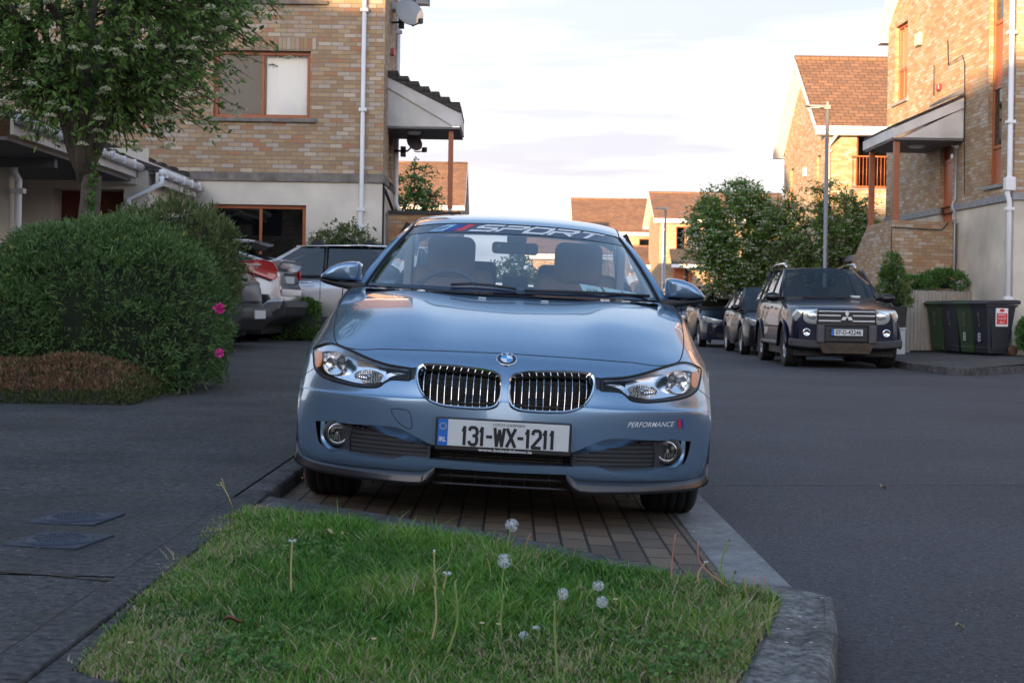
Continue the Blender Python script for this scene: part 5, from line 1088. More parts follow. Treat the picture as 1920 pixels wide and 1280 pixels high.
for sg in(1,-1):
    tb=np.array([[(sg*x,y,z) for x,z in p] for y,p in ST_]); aa,bb=np.meshgrid(np.linspace(0,3,13),np.linspace(0,11,67)); P=S((aa-1.5).ravel(),bb.ravel(),tb).reshape(67,13,3); b=MB(); b.grid([[tuple(q) for q in r_] for r_ in P]); sd_=b.build('side_panel','paint_blue',HC)
    for y in (1.52,2.42,3.28): gapline([(sg*(np.interp(z,[.2,.6,.9],[.880,.899,.868])),y,z) for z in np.linspace(.22,.94,9)],.003,'door_gap',sd_)
    b=MB(); 
    for y in (2.25,3.1): b.tube([(sg*.905,y-.1,.80),(sg*.925,y-.08,.805),(sg*.925,y+.08,.81),(sg*.905,y+.1,.81)],.012,8)
    b.build('door_handle','paint_blue',sd_)
    # pillar A
    we=W_(np.full(14,sg*5.0),np.linspace(0,4,14),.003); lo_=np.array([(sg*.806,1.46,.945),(sg*.760,1.60,1.035),(sg*.708,1.76,1.135),(sg*.655,1.90,1.215),(sg*.606,2.01,1.262)]); t_=np.linspace(0,1,14); li=np.stack([np.interp(t_,np.linspace(0,1,5),lo_[:,k]) for k in range(3)],1)
    mid=(we+li)/2+np.array([sg*.012,-.012,.012]); b=MB(); b.grid([[tuple(q) for q in r_] for r_ in (we,mid,li)]); b.build('pillar','paint_blue',HC); gapline(we+np.array([sg*.003,0,.001]),.006,'screen_seal',HC,m='black_plastic')
    b=MB(); b.add([(sg*.755,1.38,.950),(sg*.745,1.475,.966),(sg*.806,1.46,.945),(sg*.846,1.40,.905)],[(0,1,2,3)]); b.build('pillar_foot','paint_blue',HC)
    # side glass
    top=[tuple(Rf(sg*6.0,q)[0]) for q in np.linspace(0,4.6,12)]; bel=[(sg*np.interp(q,[0,3,11],[.806,.812,.79]),1.46+q/11*1.95,.945+q/11*.05) for q in range(12)]
    b=MB(); b.grid([bel,top]); SG=b.build('side_window','side_glass',HC)
    for i,q in ((5.0,.05),): 
        b=MB(); A_=[Vector(bel[5]),Vector(top[5])]; b.tube([A_[0],A_[1]],.03,6); b.build('pillar','black_plastic',SG)
    b=MB(); b.grid([[top[-1],top[-1],tuple(Rf(sg*6,5)[0])],[bel[-1],(sg*.785,3.6,1.005),(sg*.70,3.95,1.03)]]); b.build('pillar','paint_blue',HC)
    gapline([Vector(p)+Vector((sg*.006,0,0)) for p in bel],.008,'window_trim',HC,m='black_plastic')
    # mirror
    cap=[(sg*-x if sg>0 else x,z) for x,z in ((-.978,.988),(-.955,1.025),(-.913,1.057),(-.854,1.077),(-.805,1.082),(-.780,1.073),(-.776,1.029),(-.783,.982),(-.876,.977))]
    base=[(sg*-x if sg>0 else x,z) for x,z in ((-.980,.986),(-.876,.975),(-.783,.980),(-.735,.965),(-.735,.930),(-.819,.934),(-.915,.951),(-.971,.968))]
    def pillow(P,y0_,dep,back,name,m,parent,k=6,sharp=()):
        P=crclosed(P,3,sharp); cx=np.mean([p[0] for p in P]);cz=np.mean([p[1] for p in P]); b=MB(); rows=[]
        rows.append([(cx,y0_-dep*1.02,cz)]*len(P))
        for sc,dd_ in ((.35,1.015),(.62,.985),(.80,.91),(.90,.79),(.96,.60),(.99,.34),(1.0,0)): rows.append([(cx+(x-cx)*sc,y0_-dep*dd_,cz+(z-cz)*sc) for x,z in P])
        rows.append([(x,y0_+back,z) for x,z in P]); rows.append([(cx,y0_+back,cz)]*len(P))
        rows=[r_+[r_[0]] for r_ in rows]; b.grid(rows); return b.build(name,m,parent)
    MR=pillow(cap,1.50,.10,.06,'mirror','paint_blue',HC,sharp=(7,))
    pillow(base,1.505,.085,.06,'mirror_base','black_plastic',MR,sharp=(1,3,4))
# rear glass and tail
b=MB(); rt=[tuple(Rf(q,5)[0]) for q in np.linspace(-5.3,5.3,21)]; rb=[(q/5.3*.66,3.93-abs(q)**2*.003,1.045) for q in np.linspace(-5.3,5.3,21)]; b.grid([rt,rb]); b.build('rear_window','side_glass',HC)
b=MB(); rows=[]
for y,w_,z in ((3.90,.78,1.04),(4.15,.76,1.055),(4.4,.71,1.065),(4.55,.64,1.05)): rows.append([(w_*q,y,z-.012*abs(q)**3) for q in np.linspace(-1,1,13)])
rows.append([(.7*q,4.62-.1*abs(q)**3,.8) for q in np.linspace(-1,1,13)]); rows.append([(.72*q,4.64-.1*abs(q)**3,.5) for q in np.linspace(-1,1,13)]); rows.append([(.7*q,4.58-.1*abs(q)**3,.28) for q in np.linspace(-1,1,13)])
b.grid(rows); b.build('boot','paint_blue',HC)
# wheels
def wheel(parent,x,y,r,w,rim_r,side,spokes=10,steer=0,name='wheel'):
    M=Matrix.Translation((x,y,r))@Matrix.Rotation(steer,4,'Z')@Matrix.Rotation(PI/2*side,4,'Y')   # local z outward
    h=w/2; b=MB(); pr=[(rim_r,-h*.8),(r*.93,-h),(r*.985,-h*.86)]
    for k in (-.55,-.18,.18,.55): pr+=[(r,(k-.16)*h),(r,(k-.03)*h),(r-.008,(k-.02)*h),(r-.008,(k+.02)*h),(r,(k+.03)*h)]
    pr+=[(r,.78*h),(r*.985,h*.86),(r*.93,h),(rim_r,h*.8)]
    b.lathe(pr,48,M=M,smooth=True); Wh=b.build(name,'tyre',parent)
    b=MB(); b.lathe([(rim_r,h*.8),(rim_r*.97,h*.82),(rim_r*.93,h*.5),(rim_r*.9,-h*.8)],40,M=M); b.lathe([(0,h*.62),(rim_r*.2,h*.62),(rim_r*.24,h*.4)],20,M=M)
    for k in range(spokes):
        a=2*PI*k/spokes; Q=M@Matrix.Rotation(a,4,'Z'); wd=rim_r*.5/spokes*2.0
        b.box(rim_r*.18,rim_r*.95,-wd*.5,wd*.5,h*.45,h*.66,0,Q)
    b.build('rim','rim',Wh)
    b=MB(); b.lathe([(0,h*.1),(rim_r*.9,h*.1)],24,M=M); b.build('brake_disc','dark_metal',Wh); return Wh
for sg in(1,-1):
    wheel(HC,sg*.760,.776,.318,.222,.22,sg,10); wheel(HC,sg*.768,3.586,.318,.222,.22,sg,10)
    for y in (.776,3.586):
        b=MB(); rows=[]
        for a in np.linspace(-.15,PI+.15,18): rows.append([(sg*xx,y-.352*math.cos(a),.315+.352*math.sin(a)) for xx in (.893,.55)])
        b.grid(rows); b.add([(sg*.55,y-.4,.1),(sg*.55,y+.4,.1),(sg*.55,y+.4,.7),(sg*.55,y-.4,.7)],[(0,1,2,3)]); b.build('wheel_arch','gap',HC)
# interior
IN=MB(); IN.box(-.72,.72,1.45,1.95,.80,.93); IN.add([(-.72,1.18,.945),(.72,1.18,.945),(.74,1.48,.945),(-.74,1.48,.945)],[(0,1,2,3)]); IN.box(-.75,.75,1.2,4.3,.25,.5); IN.box(-.62,-.2,1.5,1.8,.9,.965); IN=IN.build('dashboard','dash',HC,bevel=.02)
b=MB(); b.box(-.68,.68,3.30,3.90,.96,1.02); b.box(-.65,.65,3.0,3.2,.5,1.0); b.build('rear_shelf','seat_dark',HC,bevel=.02)
def rbox(name,m,parent,x0_,x1_,y0_,y1_,z0_,z1_,bv,M=None):
    b=MB(); b.box(x0_,x1_,y0_,y1_,z0_,z1_,0,M); o=b.build(name,m,parent); q=o.modifiers.new('b','BEVEL'); q.width=bv; q.segments=4; o.data.polygons.foreach_set('use_smooth',[True]*len(o.data.polygons)); return o
for x in(-.36,.36):
    s0=rbox('seat','seat_tan',HC,x-.245,x+.245,2.22,2.42,.5,1.10,.07,Matrix.Translation((0,0,0))@Matrix.Shear('XY',4,(0,0)))
    rbox('headrest','seat_tan',s0,x-.135,x+.135,2.20,2.32,1.03,1.275,.05); rbox('cushion','seat_tan',s0,x-.25,x+.25,1.8,2.3,.45,.6,.05)
for x in(-.235,.265,):
    rbox('headrest','seat_dark',HC,x-.12,x+.12,3.05,3.15,1.0,1.17,.04)
rbox('brake_light_housing','seat_dark',HC,-.08,.09,3.4,3.5,1.02,1.10,.015)
b=MB(); c=Vector((-.34,1.80,.90)); b.tube([c+Vector((.185*math.cos(a),.06*math.sin(a),.17*math.sin(a))) for a in np.linspace(0,2*PI,37)[:-1]],.016,8,closed=True); b.box(-.40,-.28,1.77,1.81,.84,.95); b.build('steering_wheel','seat_dark',HC)
rm=rbox('rear_view_mirror','dash',HC,-.125,.125,1.90,1.94,1.178,1.242,.02); rbox('sensor_box','dash',rm,-.045,.06,1.82,1.9,1.235,1.30,.012)
b=MB(); b.lathe([(0,0),(.009,0)],16,M=Matrix.Translation((-.088,1.897,1.218))@Matrix.Rotation(PI/2,4,'X')); b.build('toll_tag','m_lightblue',rm)
b=MB(); b.grid([[tuple(p-np.array([0,-.01,.03])) for p in Rf(np.linspace(-6,6,13),np.full(13,q))] for q in np.linspace(0,5,8)]); b.build('headlining','headliner',HC)
for sg in(1,-1):
    b=MB(); b.box(sg*.60-.02,sg*.60+.02,2.2,2.4,.9,1.3); b.build('belt_pillar','headliner',HC)
# licence discs, wipers, washer jets with painted white glints
for x0_,x1_,z0_,z1_ in ((.335,.445,.985,1.030),(.450,.545,.982,1.020),(.545,.625,.978,1.010)):
    def wz(x,z):
        aa=np.interp(x,[W_(q,.6)[0][0] for q in np.arange(0,5.01,.25)],np.arange(0,5.01,.25)); bb=np.interp(z,[W_(aa,q)[0][2] for q in np.arange(0,1.6,.1)],np.arange(0,1.6,.1)); return tuple(W_(aa,bb,-.004)[0])
    b=MB(); dz=-.012; b.add([wz(x0_+.012,z0_),wz(x1_,z0_+dz*.3),wz(x1_-.008,z1_+dz),wz(x0_,z1_)],[(0,1,2,3)]); pp=b.build('parking_disc','paper',HC)
V,F=fit_text('03.26',.055,.012); b=MB(); b.add([tuple(np.array(wz(.39+x,.998+z))-np.array([0,.0065,-.003])) for x,z in V],F); b.build('disc_text','ink',HC)
for P in ([(-.238,.9),(-.10,.9),(.02,.9),(.10,.9)],):
    pass
b=MB(); 
def wl(x,bb,off=.014): 
    aa=np.interp(abs(x),[W_(q,.2)[0][0] for q in np.arange(0,5.01,.25)],np.arange(0,5.01,.25))*(1 if x>=0 else -1); return tuple(W_(aa,bb,off)[0])
b.tube([wl(x,q) for x,q in ((-.30,.16),(-.2,.26),(-.08,.22),(.02,.12))],.007,6); b.build('wiper','black_plastic',HC)
b=MB(); b.tube([wl(x,q) for x,q in ((.06,.07),(.25,.12),(.45,.14),(.68,.12))],.008,6); b.build('wiper','black_plastic',HC)
for x in (-.14,.16):
    p=S(x/.14,12.0)[0]; b=MB(); b.box(x-.018,x+.018,p[1]-.01,p[1]+.01,p[2],p[2]+.006); b.build('washer_jet_glint','white_pvc',HC,bevel=.002)  # white colour stands in for bright reflections on the bonnet here
# ================= PLANTS =================
leafmat('leaf_hedge',[(0,(0.043,0.084,0.025)),(0.35,(0.077,0.142,0.041)),(0.7,(0.119,0.203,0.062)),(0.93,(0.175,0.261,0.081)),(0.985,(0.35,0.29,0.034))],.15,.42)
leafmat('leaf_olive',[(0,(0.055,0.084,0.025)),(0.4,(0.094,0.132,0.04)),(0.8,(0.143,0.192,0.065)),(0.95,(0.198,0.12,0.06))],.2,.5)
leafmat('leaf_tree',[(0,(0.043,0.12,0.026)),(0.5,(0.081,0.188,0.042)),(0.85,(0.128,0.255,0.058)),(1,(0.189,0.315,0.078))],.3,.4)
leafmat('leaf_light',[(0,(0.086,0.175,0.044)),(0.5,(0.149,0.275,0.066)),(0.85,(0.218,0.362,0.094)),(1,(0.287,0.413,0.121))],.42,.4)
leafmat('leaf_bright',[(0,(.05,.11,.02)),(.5,(.09,.17,.03)),(1,(.14,.22,.05))],.3,.45)
leafmat('heather',[(0,(.05,.075,.02)),(.30,(.08,.10,.025)),(.36,(.15,.07,.035)),(.7,(.22,.11,.06)),(1,(.30,.19,.11))],.15,.7)
leafmat('grass_blade',[(0,(0.031,0.101,0.015)),(0.35,(0.088,0.235,0.025)),(0.68,(0.185,0.353,0.043)),(0.8,(0.264,0.336,0.076)),(0.88,(0.405,0.336,0.178)),(1,(0.528,0.403,0.289))],.35,.5)
leafmat('petal_cream',[(0,(.42,.44,.27)),(1,(.66,.66,.48))],.2,.7); leafmat('petal_white',[(0,(.62,.62,.52)),(1,(.8,.8,.72))],.2,.7); leafmat('petal_pink',[(0,(.65,.03,.25)),(1,(.8,.10,.4))],.25,.6)
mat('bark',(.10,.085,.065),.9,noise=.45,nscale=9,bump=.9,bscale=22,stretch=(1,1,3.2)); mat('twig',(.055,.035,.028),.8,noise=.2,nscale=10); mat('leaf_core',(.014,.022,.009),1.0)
def unit(a): return a/(np.linalg.norm(a,axis=1)[:,None]+1e-9)
def leaves(C,D,Ls,asp,fold=.25,rng=RNG,droop=0.0):
    n=len(C); D=unit(D); r_=unit(rng.normal(size=(n,3))); Sd=unit(np.cross(D,r_)); Nn=np.cross(D,Sd); L_=Ls[:,None]
    a=C;c=C+D*L_+np.array([0,0,-1])*L_*droop; m=C+D*L_*.48+np.array([0,0,-1])*L_*droop*.3
    b_=m+Sd*L_*asp*.5+Nn*L_*asp*fold; d=m-Sd*L_*asp*.5+Nn*L_*asp*fold
    V=np.stack([a,b_,c,d],1).reshape(-1,3); F=np.arange(4*n).reshape(n,4); return V,F
def shrub(name,label,cat,ells,n_sprig,per,size,asp,m,spread=.9,core=.86,rough=.10,group=None,up=.35,asize=.3,zmin=.12,kind=None,seed=1,rnd=(0,.97),flat=0.0,ymax=None):
    rng=np.random.default_rng(seed); C=[];Nn=[]; area=np.array([e[1][0]*e[1][1]+e[1][1]*e[1][2]+e[1][0]*e[1][2] for e in ells]); area=area/area.sum()
    for e,ar in zip(ells,area):
        k=int(n_sprig*ar); c,r=np.array(e[0]),np.array(e[1]); p=e[2] if len(e)>2 else 2.0
        d=unit(rng.normal(size=(k,3))); d[:,2]=np.where(d[:,2]<-.5,-d[:,2],d[:,2]); q=np.sign(d)*np.abs(d)**(2/p); nn=(np.abs(q)**p).sum(1)**(1/p); q/=nn[:,None]
        w_=1+rough*np.sin(q[:,0]*7+seed)*np.cos(q[:,1]*6+q[:,2]*5)+rng.normal(size=k)*rough*.35-np.abs(rng.normal(size=k))*rough*.5
        P=c+q*r*w_[:,None]; C.append(P); Nn.append(unit(q/r))
    C=np.concatenate(C);Nn=np.concatenate(Nn)
    keep=np.ones(len(C),bool)
    for e in ells:
        c,r=np.array(e[0]),np.array(e[1]); p=e[2] if len(e)>2 else 2.0; keep&=((np.abs((C-c)/r)**p).sum(1)>.72)
    keep&=C[:,2]>zmin
    C=C[keep];Nn=Nn[keep]; n=len(C); Cc=np.repeat(C,per,0)+rng.normal(size=(n*per,3))*size*.35; D=np.repeat(Nn,per,0)+rng.normal(size=(n*per,3))*spread+np.array([0,0,up]); Ls=size*rng.uniform(1-asize,1+asize,n*per)
    V,F=leaves(Cc,D,Ls,asp,rng=rng); tone=np.repeat(rng.uniform(0,1,n),per)*.45+rng.uniform(0,1,n*per)*.55; br=np.clip(rnd[0]+tone*(rnd[1]-rnd[0]),0,1)
    rare=rng.uniform(size=n*per)<.006; br[rare]=1.0
    t=thing(name,label,cat,(0,0,0),0,group); 
    if kind: t['kind']=kind
    o=mesh_np('foliage',V,F,m,t,attr=br)
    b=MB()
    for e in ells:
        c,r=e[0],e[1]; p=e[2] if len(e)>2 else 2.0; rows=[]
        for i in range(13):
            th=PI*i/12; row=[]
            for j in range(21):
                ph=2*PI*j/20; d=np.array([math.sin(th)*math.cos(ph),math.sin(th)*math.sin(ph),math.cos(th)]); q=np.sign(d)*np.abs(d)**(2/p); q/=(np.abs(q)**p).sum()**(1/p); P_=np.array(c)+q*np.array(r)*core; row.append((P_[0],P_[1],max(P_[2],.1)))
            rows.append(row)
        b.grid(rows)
    b.build('dark_core','leaf_core',t); return t  # added solid dark core, stops the view through the leaves
# big clipped shrub on the left
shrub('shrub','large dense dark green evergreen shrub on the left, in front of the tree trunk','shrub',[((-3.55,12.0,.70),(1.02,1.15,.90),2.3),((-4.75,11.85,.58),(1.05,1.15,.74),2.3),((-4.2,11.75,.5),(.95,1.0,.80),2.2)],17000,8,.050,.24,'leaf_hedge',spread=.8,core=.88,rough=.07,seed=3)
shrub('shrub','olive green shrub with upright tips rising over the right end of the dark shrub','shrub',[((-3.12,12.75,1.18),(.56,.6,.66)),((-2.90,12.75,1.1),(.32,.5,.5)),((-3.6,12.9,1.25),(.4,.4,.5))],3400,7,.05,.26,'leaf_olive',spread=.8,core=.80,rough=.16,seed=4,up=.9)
def stems(name,par,pts,m='twig',r=.004):
    b=MB()
    for P in pts: b.tube(P,r,4)
    return b.build(name,m,par)
# ground cover
rng=np.random.default_rng(5); n=30000; x=rng.uniform(-5.6,-2.62,n); y=rng.uniform(9.95,11.3,n); 
def mound(x,y): 
    r_=1-np.clip((x+3.42)/.62,0,1)**2; f_=np.clip((y-9.98-.10*np.clip(x+3.6,0,1))/.5,0,1)**.6; return np.clip(r_,0,1)**.6*f_*(.33+.03*np.sin(x*6)*np.cos(y*5))
h=mound(x,y); k=h>.02; x,y,h=x[k],y[k],h[k]; C=np.stack([x,y,.12+h*rng.uniform(.80,1.02,len(h))],1); D=rng.normal(size=C.shape)*.5+np.array([0,-.25,1.0]); V,F=leaves(C,D,rng.uniform(.022,.05,len(C)),.35,rng=rng)
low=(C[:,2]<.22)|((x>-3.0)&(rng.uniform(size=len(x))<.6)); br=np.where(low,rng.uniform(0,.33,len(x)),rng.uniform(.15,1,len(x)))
gc=thing('ground_cover','low mat of reddish brown spent heather in front of the dark shrub','ground cover'); gc['kind']='stuff'; mesh_np('foliage',V,F,'heather',gc,attr=br)
b=MB(); rows=[]
for yy_ in np.linspace(9.95,11.3,10): rows.append([(xx,yy_,.10+float(mound(np.array([xx]),np.array([yy_]))[0])*.82) for xx in np.linspace(-5.6,-2.6,26)])
b.grid(rows); b.build('base','soil',gc)
def flower(x,y,z,r,m,label,cat='flower',n=40,group=None,name='pink_flower'):
    rng=np.random.default_rng(int(abs(x*1000+z*77))); D=unit(rng.normal(size=(n,3))); C=np.tile([x,y,z],(n,1))+D*r*.25; V,F=leaves(C,D,np.full(n,r),.8,rng=rng); t=thing(name,label,cat,(0,0,0),0,group); mesh_np('petals',V,F,m,t,attr=rng.uniform(0,1,n)); return t
flower(-2.40,11.12,.86,.045,'petal_pink','pink bloom at mid height on the right edge of the dark shrub',group='pink blooms on the shrub'); flower(-2.36,11.0,.50,.036,'petal_pink','small pink bloom low on the right edge of the dark shrub',group='pink blooms on the shrub')
# trees
def limb(b,P,r0,r1,n=7,rng=RNG,wob=.04):
    P=[np.array(p,float) for p in P]; Q=cropen(P,4); Q=[np.array(q)+rng.normal(size=3)*wob*(0 if i in(0,len(Q)-1) else 1) for i,q in enumerate(Q)]; k=len(Q)
    b.tube([tuple(q) for q in Q],[r0+(r1-r0)*(i/(k-1))**.8 for i in range(k)],n); return Q
def tree(label,base,fork,crown_c,crown_r,r0,nl,ntw,per,size,leaf,flow,fm,fr,seed,group=None,name='tree',asp=.5,nst=1,droop=.15,shell=.35,cut=None,fn=14):
    rng=np.random.default_rng(seed); t=thing(name,label,'tree',(0,0,0),0,group); base=np.array(base,float); cc=np.array(crown_c); rr=np.array(crown_r)
    T=MB(); anchors=[]
    fk=np.array([base[0],base[1],fork])
    for s_ in range(nst):
        bs=base+(rng.normal(size=3)*np.array([.12,.12,0]) if nst>1 else 0); limb(T,[bs+np.array([0,0,-.1]),bs+(fk-bs)*.5+rng.normal(size=3)*.02,fk+rng.normal(size=3)*np.array([.05,.05,0])],r0*1.15 if nst==1 else r0*.6,r0*.85 if nst==1 else r0*.5,12,rng,.006)
    T.build('trunk','bark',t)
    Bb=MB()
    for i in range(nl):
        a=2*PI*i/nl+rng.uniform(-.3,.3); el=rng.uniform(.1,1.0); tip=cc+rr*np.array([math.cos(a)*math.cos(el),math.sin(a)*math.cos(el),math.sin(el)*1.0-.12])*.85
        if i==0: tip=cc+rr*np.array([.05,.05,.9])
        m1=fk+(tip-fk)*.3+np.array([0,0,.22*rr[2]]); m2=fk+(tip-fk)*.65+np.array([0,0,.14*rr[2]]); Q=limb(Bb,[fk-np.array([0,0,.06]),m1,m2,tip],r0*rng.uniform(.42,.6),.012,7,rng,.03); anchors+=Q[3:]
    Bb.build('branches','bark',t)
    A=np.array(anchors); Tw=MB(); d=unit(rng.normal(size=(ntw,3))); rad=rng.uniform(shell,1,ntw)**.55; P=cc+d*rr*rad[:,None]*(1+.10*np.sin(d[:,0:1]*9+seed)*np.cos(d[:,2:3]*8)); P=P[P[:,2]>cc[2]-rr[2]*.92]
    if cut is not None: P=P[cut(P)]
    LC=[];LD=[];FC=[]
    for p in P:
        a=A[np.argmin(((A-p)**2).sum(1)+.6*np.maximum(0,A[:,2]-p[2])**2)]; v=p-a; l=np.linalg.norm(v)
        if l<.05: continue
        mid=a+v*.55+np.array([0,0,.10*l]); Tw.tube([tuple(a),tuple(mid),tuple(p)],[.010,.006,.003],3,cap=False)
        u=rng.uniform(.35,1.05,per)[:,None]; q=np.where(u<.55,a+(mid-a)*u/.55,mid+(p-mid)*(u-.55)/.5); LC.append(q+rng.normal(size=(per,3))*.03); LD.append(unit((v/l)[None]*.55+rng.normal(size=(per,3))*.75+np.array([0,0,.12])))
    Tw.build('twigs','twig',t)
    LC=np.concatenate(LC);LD=np.concatenate(LD); V,F=leaves(LC,LD,size*rng.uniform(.6,1.25,len(LC)),asp,rng=rng,droop=droop); mesh_np('crown',V,F,leaf,t,attr=np.clip(rng.normal(.5,.22,len(LC)),0,1))
    if flow:
        u_=(P-cc)/rr; q_=np.where((np.linalg.norm(u_,axis=1)>.72)&(u_[:,1]<.35))[0]; k=rng.choice(q_,min(flow,len(q_)),replace=False); Q=cc+u_[k]*rr*1.05+np.array([0,-.02,.03]); n2=fn
        dd=unit(rng.normal(size=(len(Q)*n2,3))); dd[:,2]=np.abs(dd[:,2])*.7; C=np.repeat(Q,n2,0)+dd*fr*np.array([1,1,.8])*rng.uniform(.5,1,(len(dd),1)); V,F=leaves(C,rng.normal(size=C.shape)+dd,np.full(len(C),fr*.30),.9,rng=rng); o=mesh_np('blossom',V,F,fm,t,attr=rng.uniform(0,1,len(C))); o['kind']='stuff'
    return t
TL=tree('broad leafy tree with cream blossom and ridged trunk, behind the dark shrub',(-4.43,14,.15),2.2,(-4.35,14,4.42),(2.02,1.9,2.12),.118,14,2900,14,.080,'leaf_light',300,'petal_cream',.055,21,asp=.46,fn=70)
# ivy up the trunk
rng=np.random.default_rng(8); n=150; z=rng.uniform(1.5,2.5,n); C=np.stack([-4.43+.13+.02*np.sin(z*6)+rng.normal(size=n)*.025,14-.10+rng.normal(size=n)*.03,z],1); V,F=leaves(C,rng.normal(size=(n,3))+np.array([.3,-.8,-.3]),rng.uniform(.04,.07,n),.8,rng=rng); o=mesh_np('ivy',V,F,'leaf_tree',None,attr=rng.uniform(.3,.8,n)); tag(o,'strand of ivy climbing the ridged tree trunk on the left','ivy')
tree('round dense green tree full of white blossom, beside the parked dark people carrier',(6.35,36,.1),1.1,(5.95,36,2.75),(1.58,1.3,1.68),.10,10,2100,12,.095,'leaf_light',520,'petal_white',.085,31,nst=4,asp=.6,shell=.2,group='white flowering trees on the right pavement')
tree('looser white flowering tree behind the tall lamp post and four wheel drive',(8.2,34.6,.1),1.2,(8.0,35,2.72),(1.75,1.2,1.65),.07,11,1500,11,.085,'leaf_light',380,'petal_white',.07,32,nst=4,asp=.55,shell=.15,group='white flowering trees on the right pavement')
tree('green flowering tree far behind the left house canopy post',(-3.0,40,.1),1.5,(-2.95,40,3.5),(1.0,1.0,1.85),.08,7,650,10,.10,'leaf_tree',120,'petal_white',.06,33,asp=.55,shell=.15)
tree('pale green tree beyond the parked blue car, seen through its windscreen',(-.2,52,.1),.8,(-.1,52,1.7),(1.5,1.2,1.45),.08,7,700,10,.13,'leaf_bright',0,'petal_white',.05,34,asp=.5,shell=.1)
far_house('distant low brick house seen through the windscreen of the blue car',1.1,5.0,74,6,4.0,5.2,[(1.0,2.0,1.2,2.6)],[(1.0,2.0,1.2,2.6)])
shrub('shrub','bushy dark leaved shrub against the cream wall of the left house','shrub',[((-2.95,23.3,1.55),(.66,.36,.72)),((-3.25,23.3,1.3),(.4,.3,.6))],900,8,.06,.4,'leaf_olive',spread=.9,core=.72,rough=.16,seed=6,zmin=.4)
shrub('clipped_hedge','small clipped bright green hedge behind the silver crossover','hedge',[((-3.42,21.5,.62),(.36,.35,.36),4)],900,8,.045,.4,'leaf_bright',core=.9,rough=.04,seed=7,zmin=.3)
shrub('potted_shrub','upright bright green shrub growing in the black planter','shrub',[((7.60,27.15,1.42),(.26,.24,.42)),((7.58,27.15,1.75),(.17,.17,.32)),((7.7,27.15,1.2),(.25,.2,.25))],520,8,.085,.24,'leaf_bright',spread=.8,core=.6,rough=.14,seed=9,up=.3,zmin=.95)
shrub('climber','trailing climber hanging over the top of the wooden gate','climber',[((9.15,28.85,1.58),(.48,.2,.24)),((8.5,28.55,1.52),(.3,.15,.18))],420,8,.07,.5,'leaf_tree',core=.5,rough=.2,seed=10,zmin=1.2)
shrub('round_bush','round clipped green bush at the right edge, in front of the cream wall','bush',[((10.06,25.95,.50),(.40,.36,.42),2.3)],900,8,.045,.35,'leaf_tree',core=.88,rough=.05,seed=12)
# ---- grass verge
rng=np.random.default_rng(2); NB=185000
x=rng.uniform(-1.12,.8,NB);y=rng.uniform(2.25,5.35,NB); k=inpoly_np([(a-.0,b_) for a,b_ in VERGE],x+rng.normal(size=NB)*.012,y+rng.normal(size=NB)*.015)&(y>2.55); x,y=x[k],y[k]; n=len(x)
f1=np.sin(x*5.1+y*3.3)*np.cos(y*4.2-x*2.1)+.6*np.sin(x*11+2)*np.cos(y*9+1); f3=np.sin(x*31+np.sin(y*17)*2)*np.sin(y*29+np.cos(x*13)*2); dl=np.clip((x+1.03+.05*np.sin(y*8)+.03*np.sin(y*23))/.45,0,1); dn=np.clip((y-2.80-.1*np.sin(x*5))/.75,0,1); dr=np.clip((.70-x-(3.9-y)*.12)/.35,0,1)
hh=(.018+.028*rng.beta(2,3,n))*(.50+.65*dl*dn)*(1+.25*f1+.30*f3); hh*=np.where(rng.uniform(size=n)<.03,1.8,1); hh=np.maximum(hh,.006)
az=rng.uniform(0,2*PI,n); ln=rng.uniform(.25,1.1,n)*hh; dx,dy=np.cos(az)*ln,np.sin(az)*ln; wd=rng.uniform(.0012,.0030,n); sx_,sy_=-np.sin(az+rng.normal(size=n)*.8)*wd,np.cos(az)*wd; z0=VZ(0,0)-.02*np.maximum(0,x)+.006*np.sin(3*x+2*y)-.004
B0=np.stack([x,y,z0],1); S_v=np.stack([sx_,sy_,0*x],1); M1=B0+np.stack([dx*.3,dy*.3,hh*.6],1); M2=B0+np.stack([dx,dy,hh],1)
V=np.stack([B0-S_v,B0+S_v,M1+S_v*.8,M1-S_v*.8,M2+S_v*.15,M2-S_v*.15],1).reshape(-1,3); i6=np.arange(n)[:,None]*6; F=np.concatenate([i6+np.array([0,1,2,3]),i6+np.array([3,2,4,5])],0)
pt=np.sin(x*7+1+np.sin(y*5))*np.cos(y*6+np.sin(x*9)); dry=.06+.50*(1-dl)**1.3+.38*(1-dn)+.35*(1-dr)+.22*(pt>.35)+.12*(x>.1)*(y<3.7); tone=np.where(rng.uniform(size=n)<dry,rng.uniform(.72,1,n),np.clip(.34+.16*f1+.10*f3+rng.normal(size=n)*.16,0,.74)); A_=np.concatenate([tone,tone])
o=mesh_np('grass',V,F,'grass_blade',None,attr=A_); tag(o,kind='stuff',label='short green grass with straw coloured edges on the verge',cat='grass')

rng=np.random.default_rng(44); n=2600; x=rng.uniform(-.95,.7,n);y=rng.uniform(2.85,4.9,n); q=np.sin(x*6.3+2)*np.cos(y*5.1)+.5*np.sin(x*17)*np.sin(y*15); k=inpoly_np(VERGE,x,y)&(q>.55); x,y=x[k],y[k]; n=len(x)
C=np.repeat(np.stack([x,y,.125+rng.uniform(0,.014,n)],1),3,0); a=np.tile([0,2.1,4.2],n)+np.repeat(rng.uniform(0,6,n),3); V,F=leaves(C,np.stack([np.cos(a),np.sin(a),.25+0*a],1),rng.uniform(.010,.018,3*n),.95,rng=rng); o=mesh_np('clover',V,F,'leaf_tree',None,attr=rng.uniform(.3,1,3*n)); tag(o,kind='stuff',label='patches of clover leaves low in the grass',cat='clover')
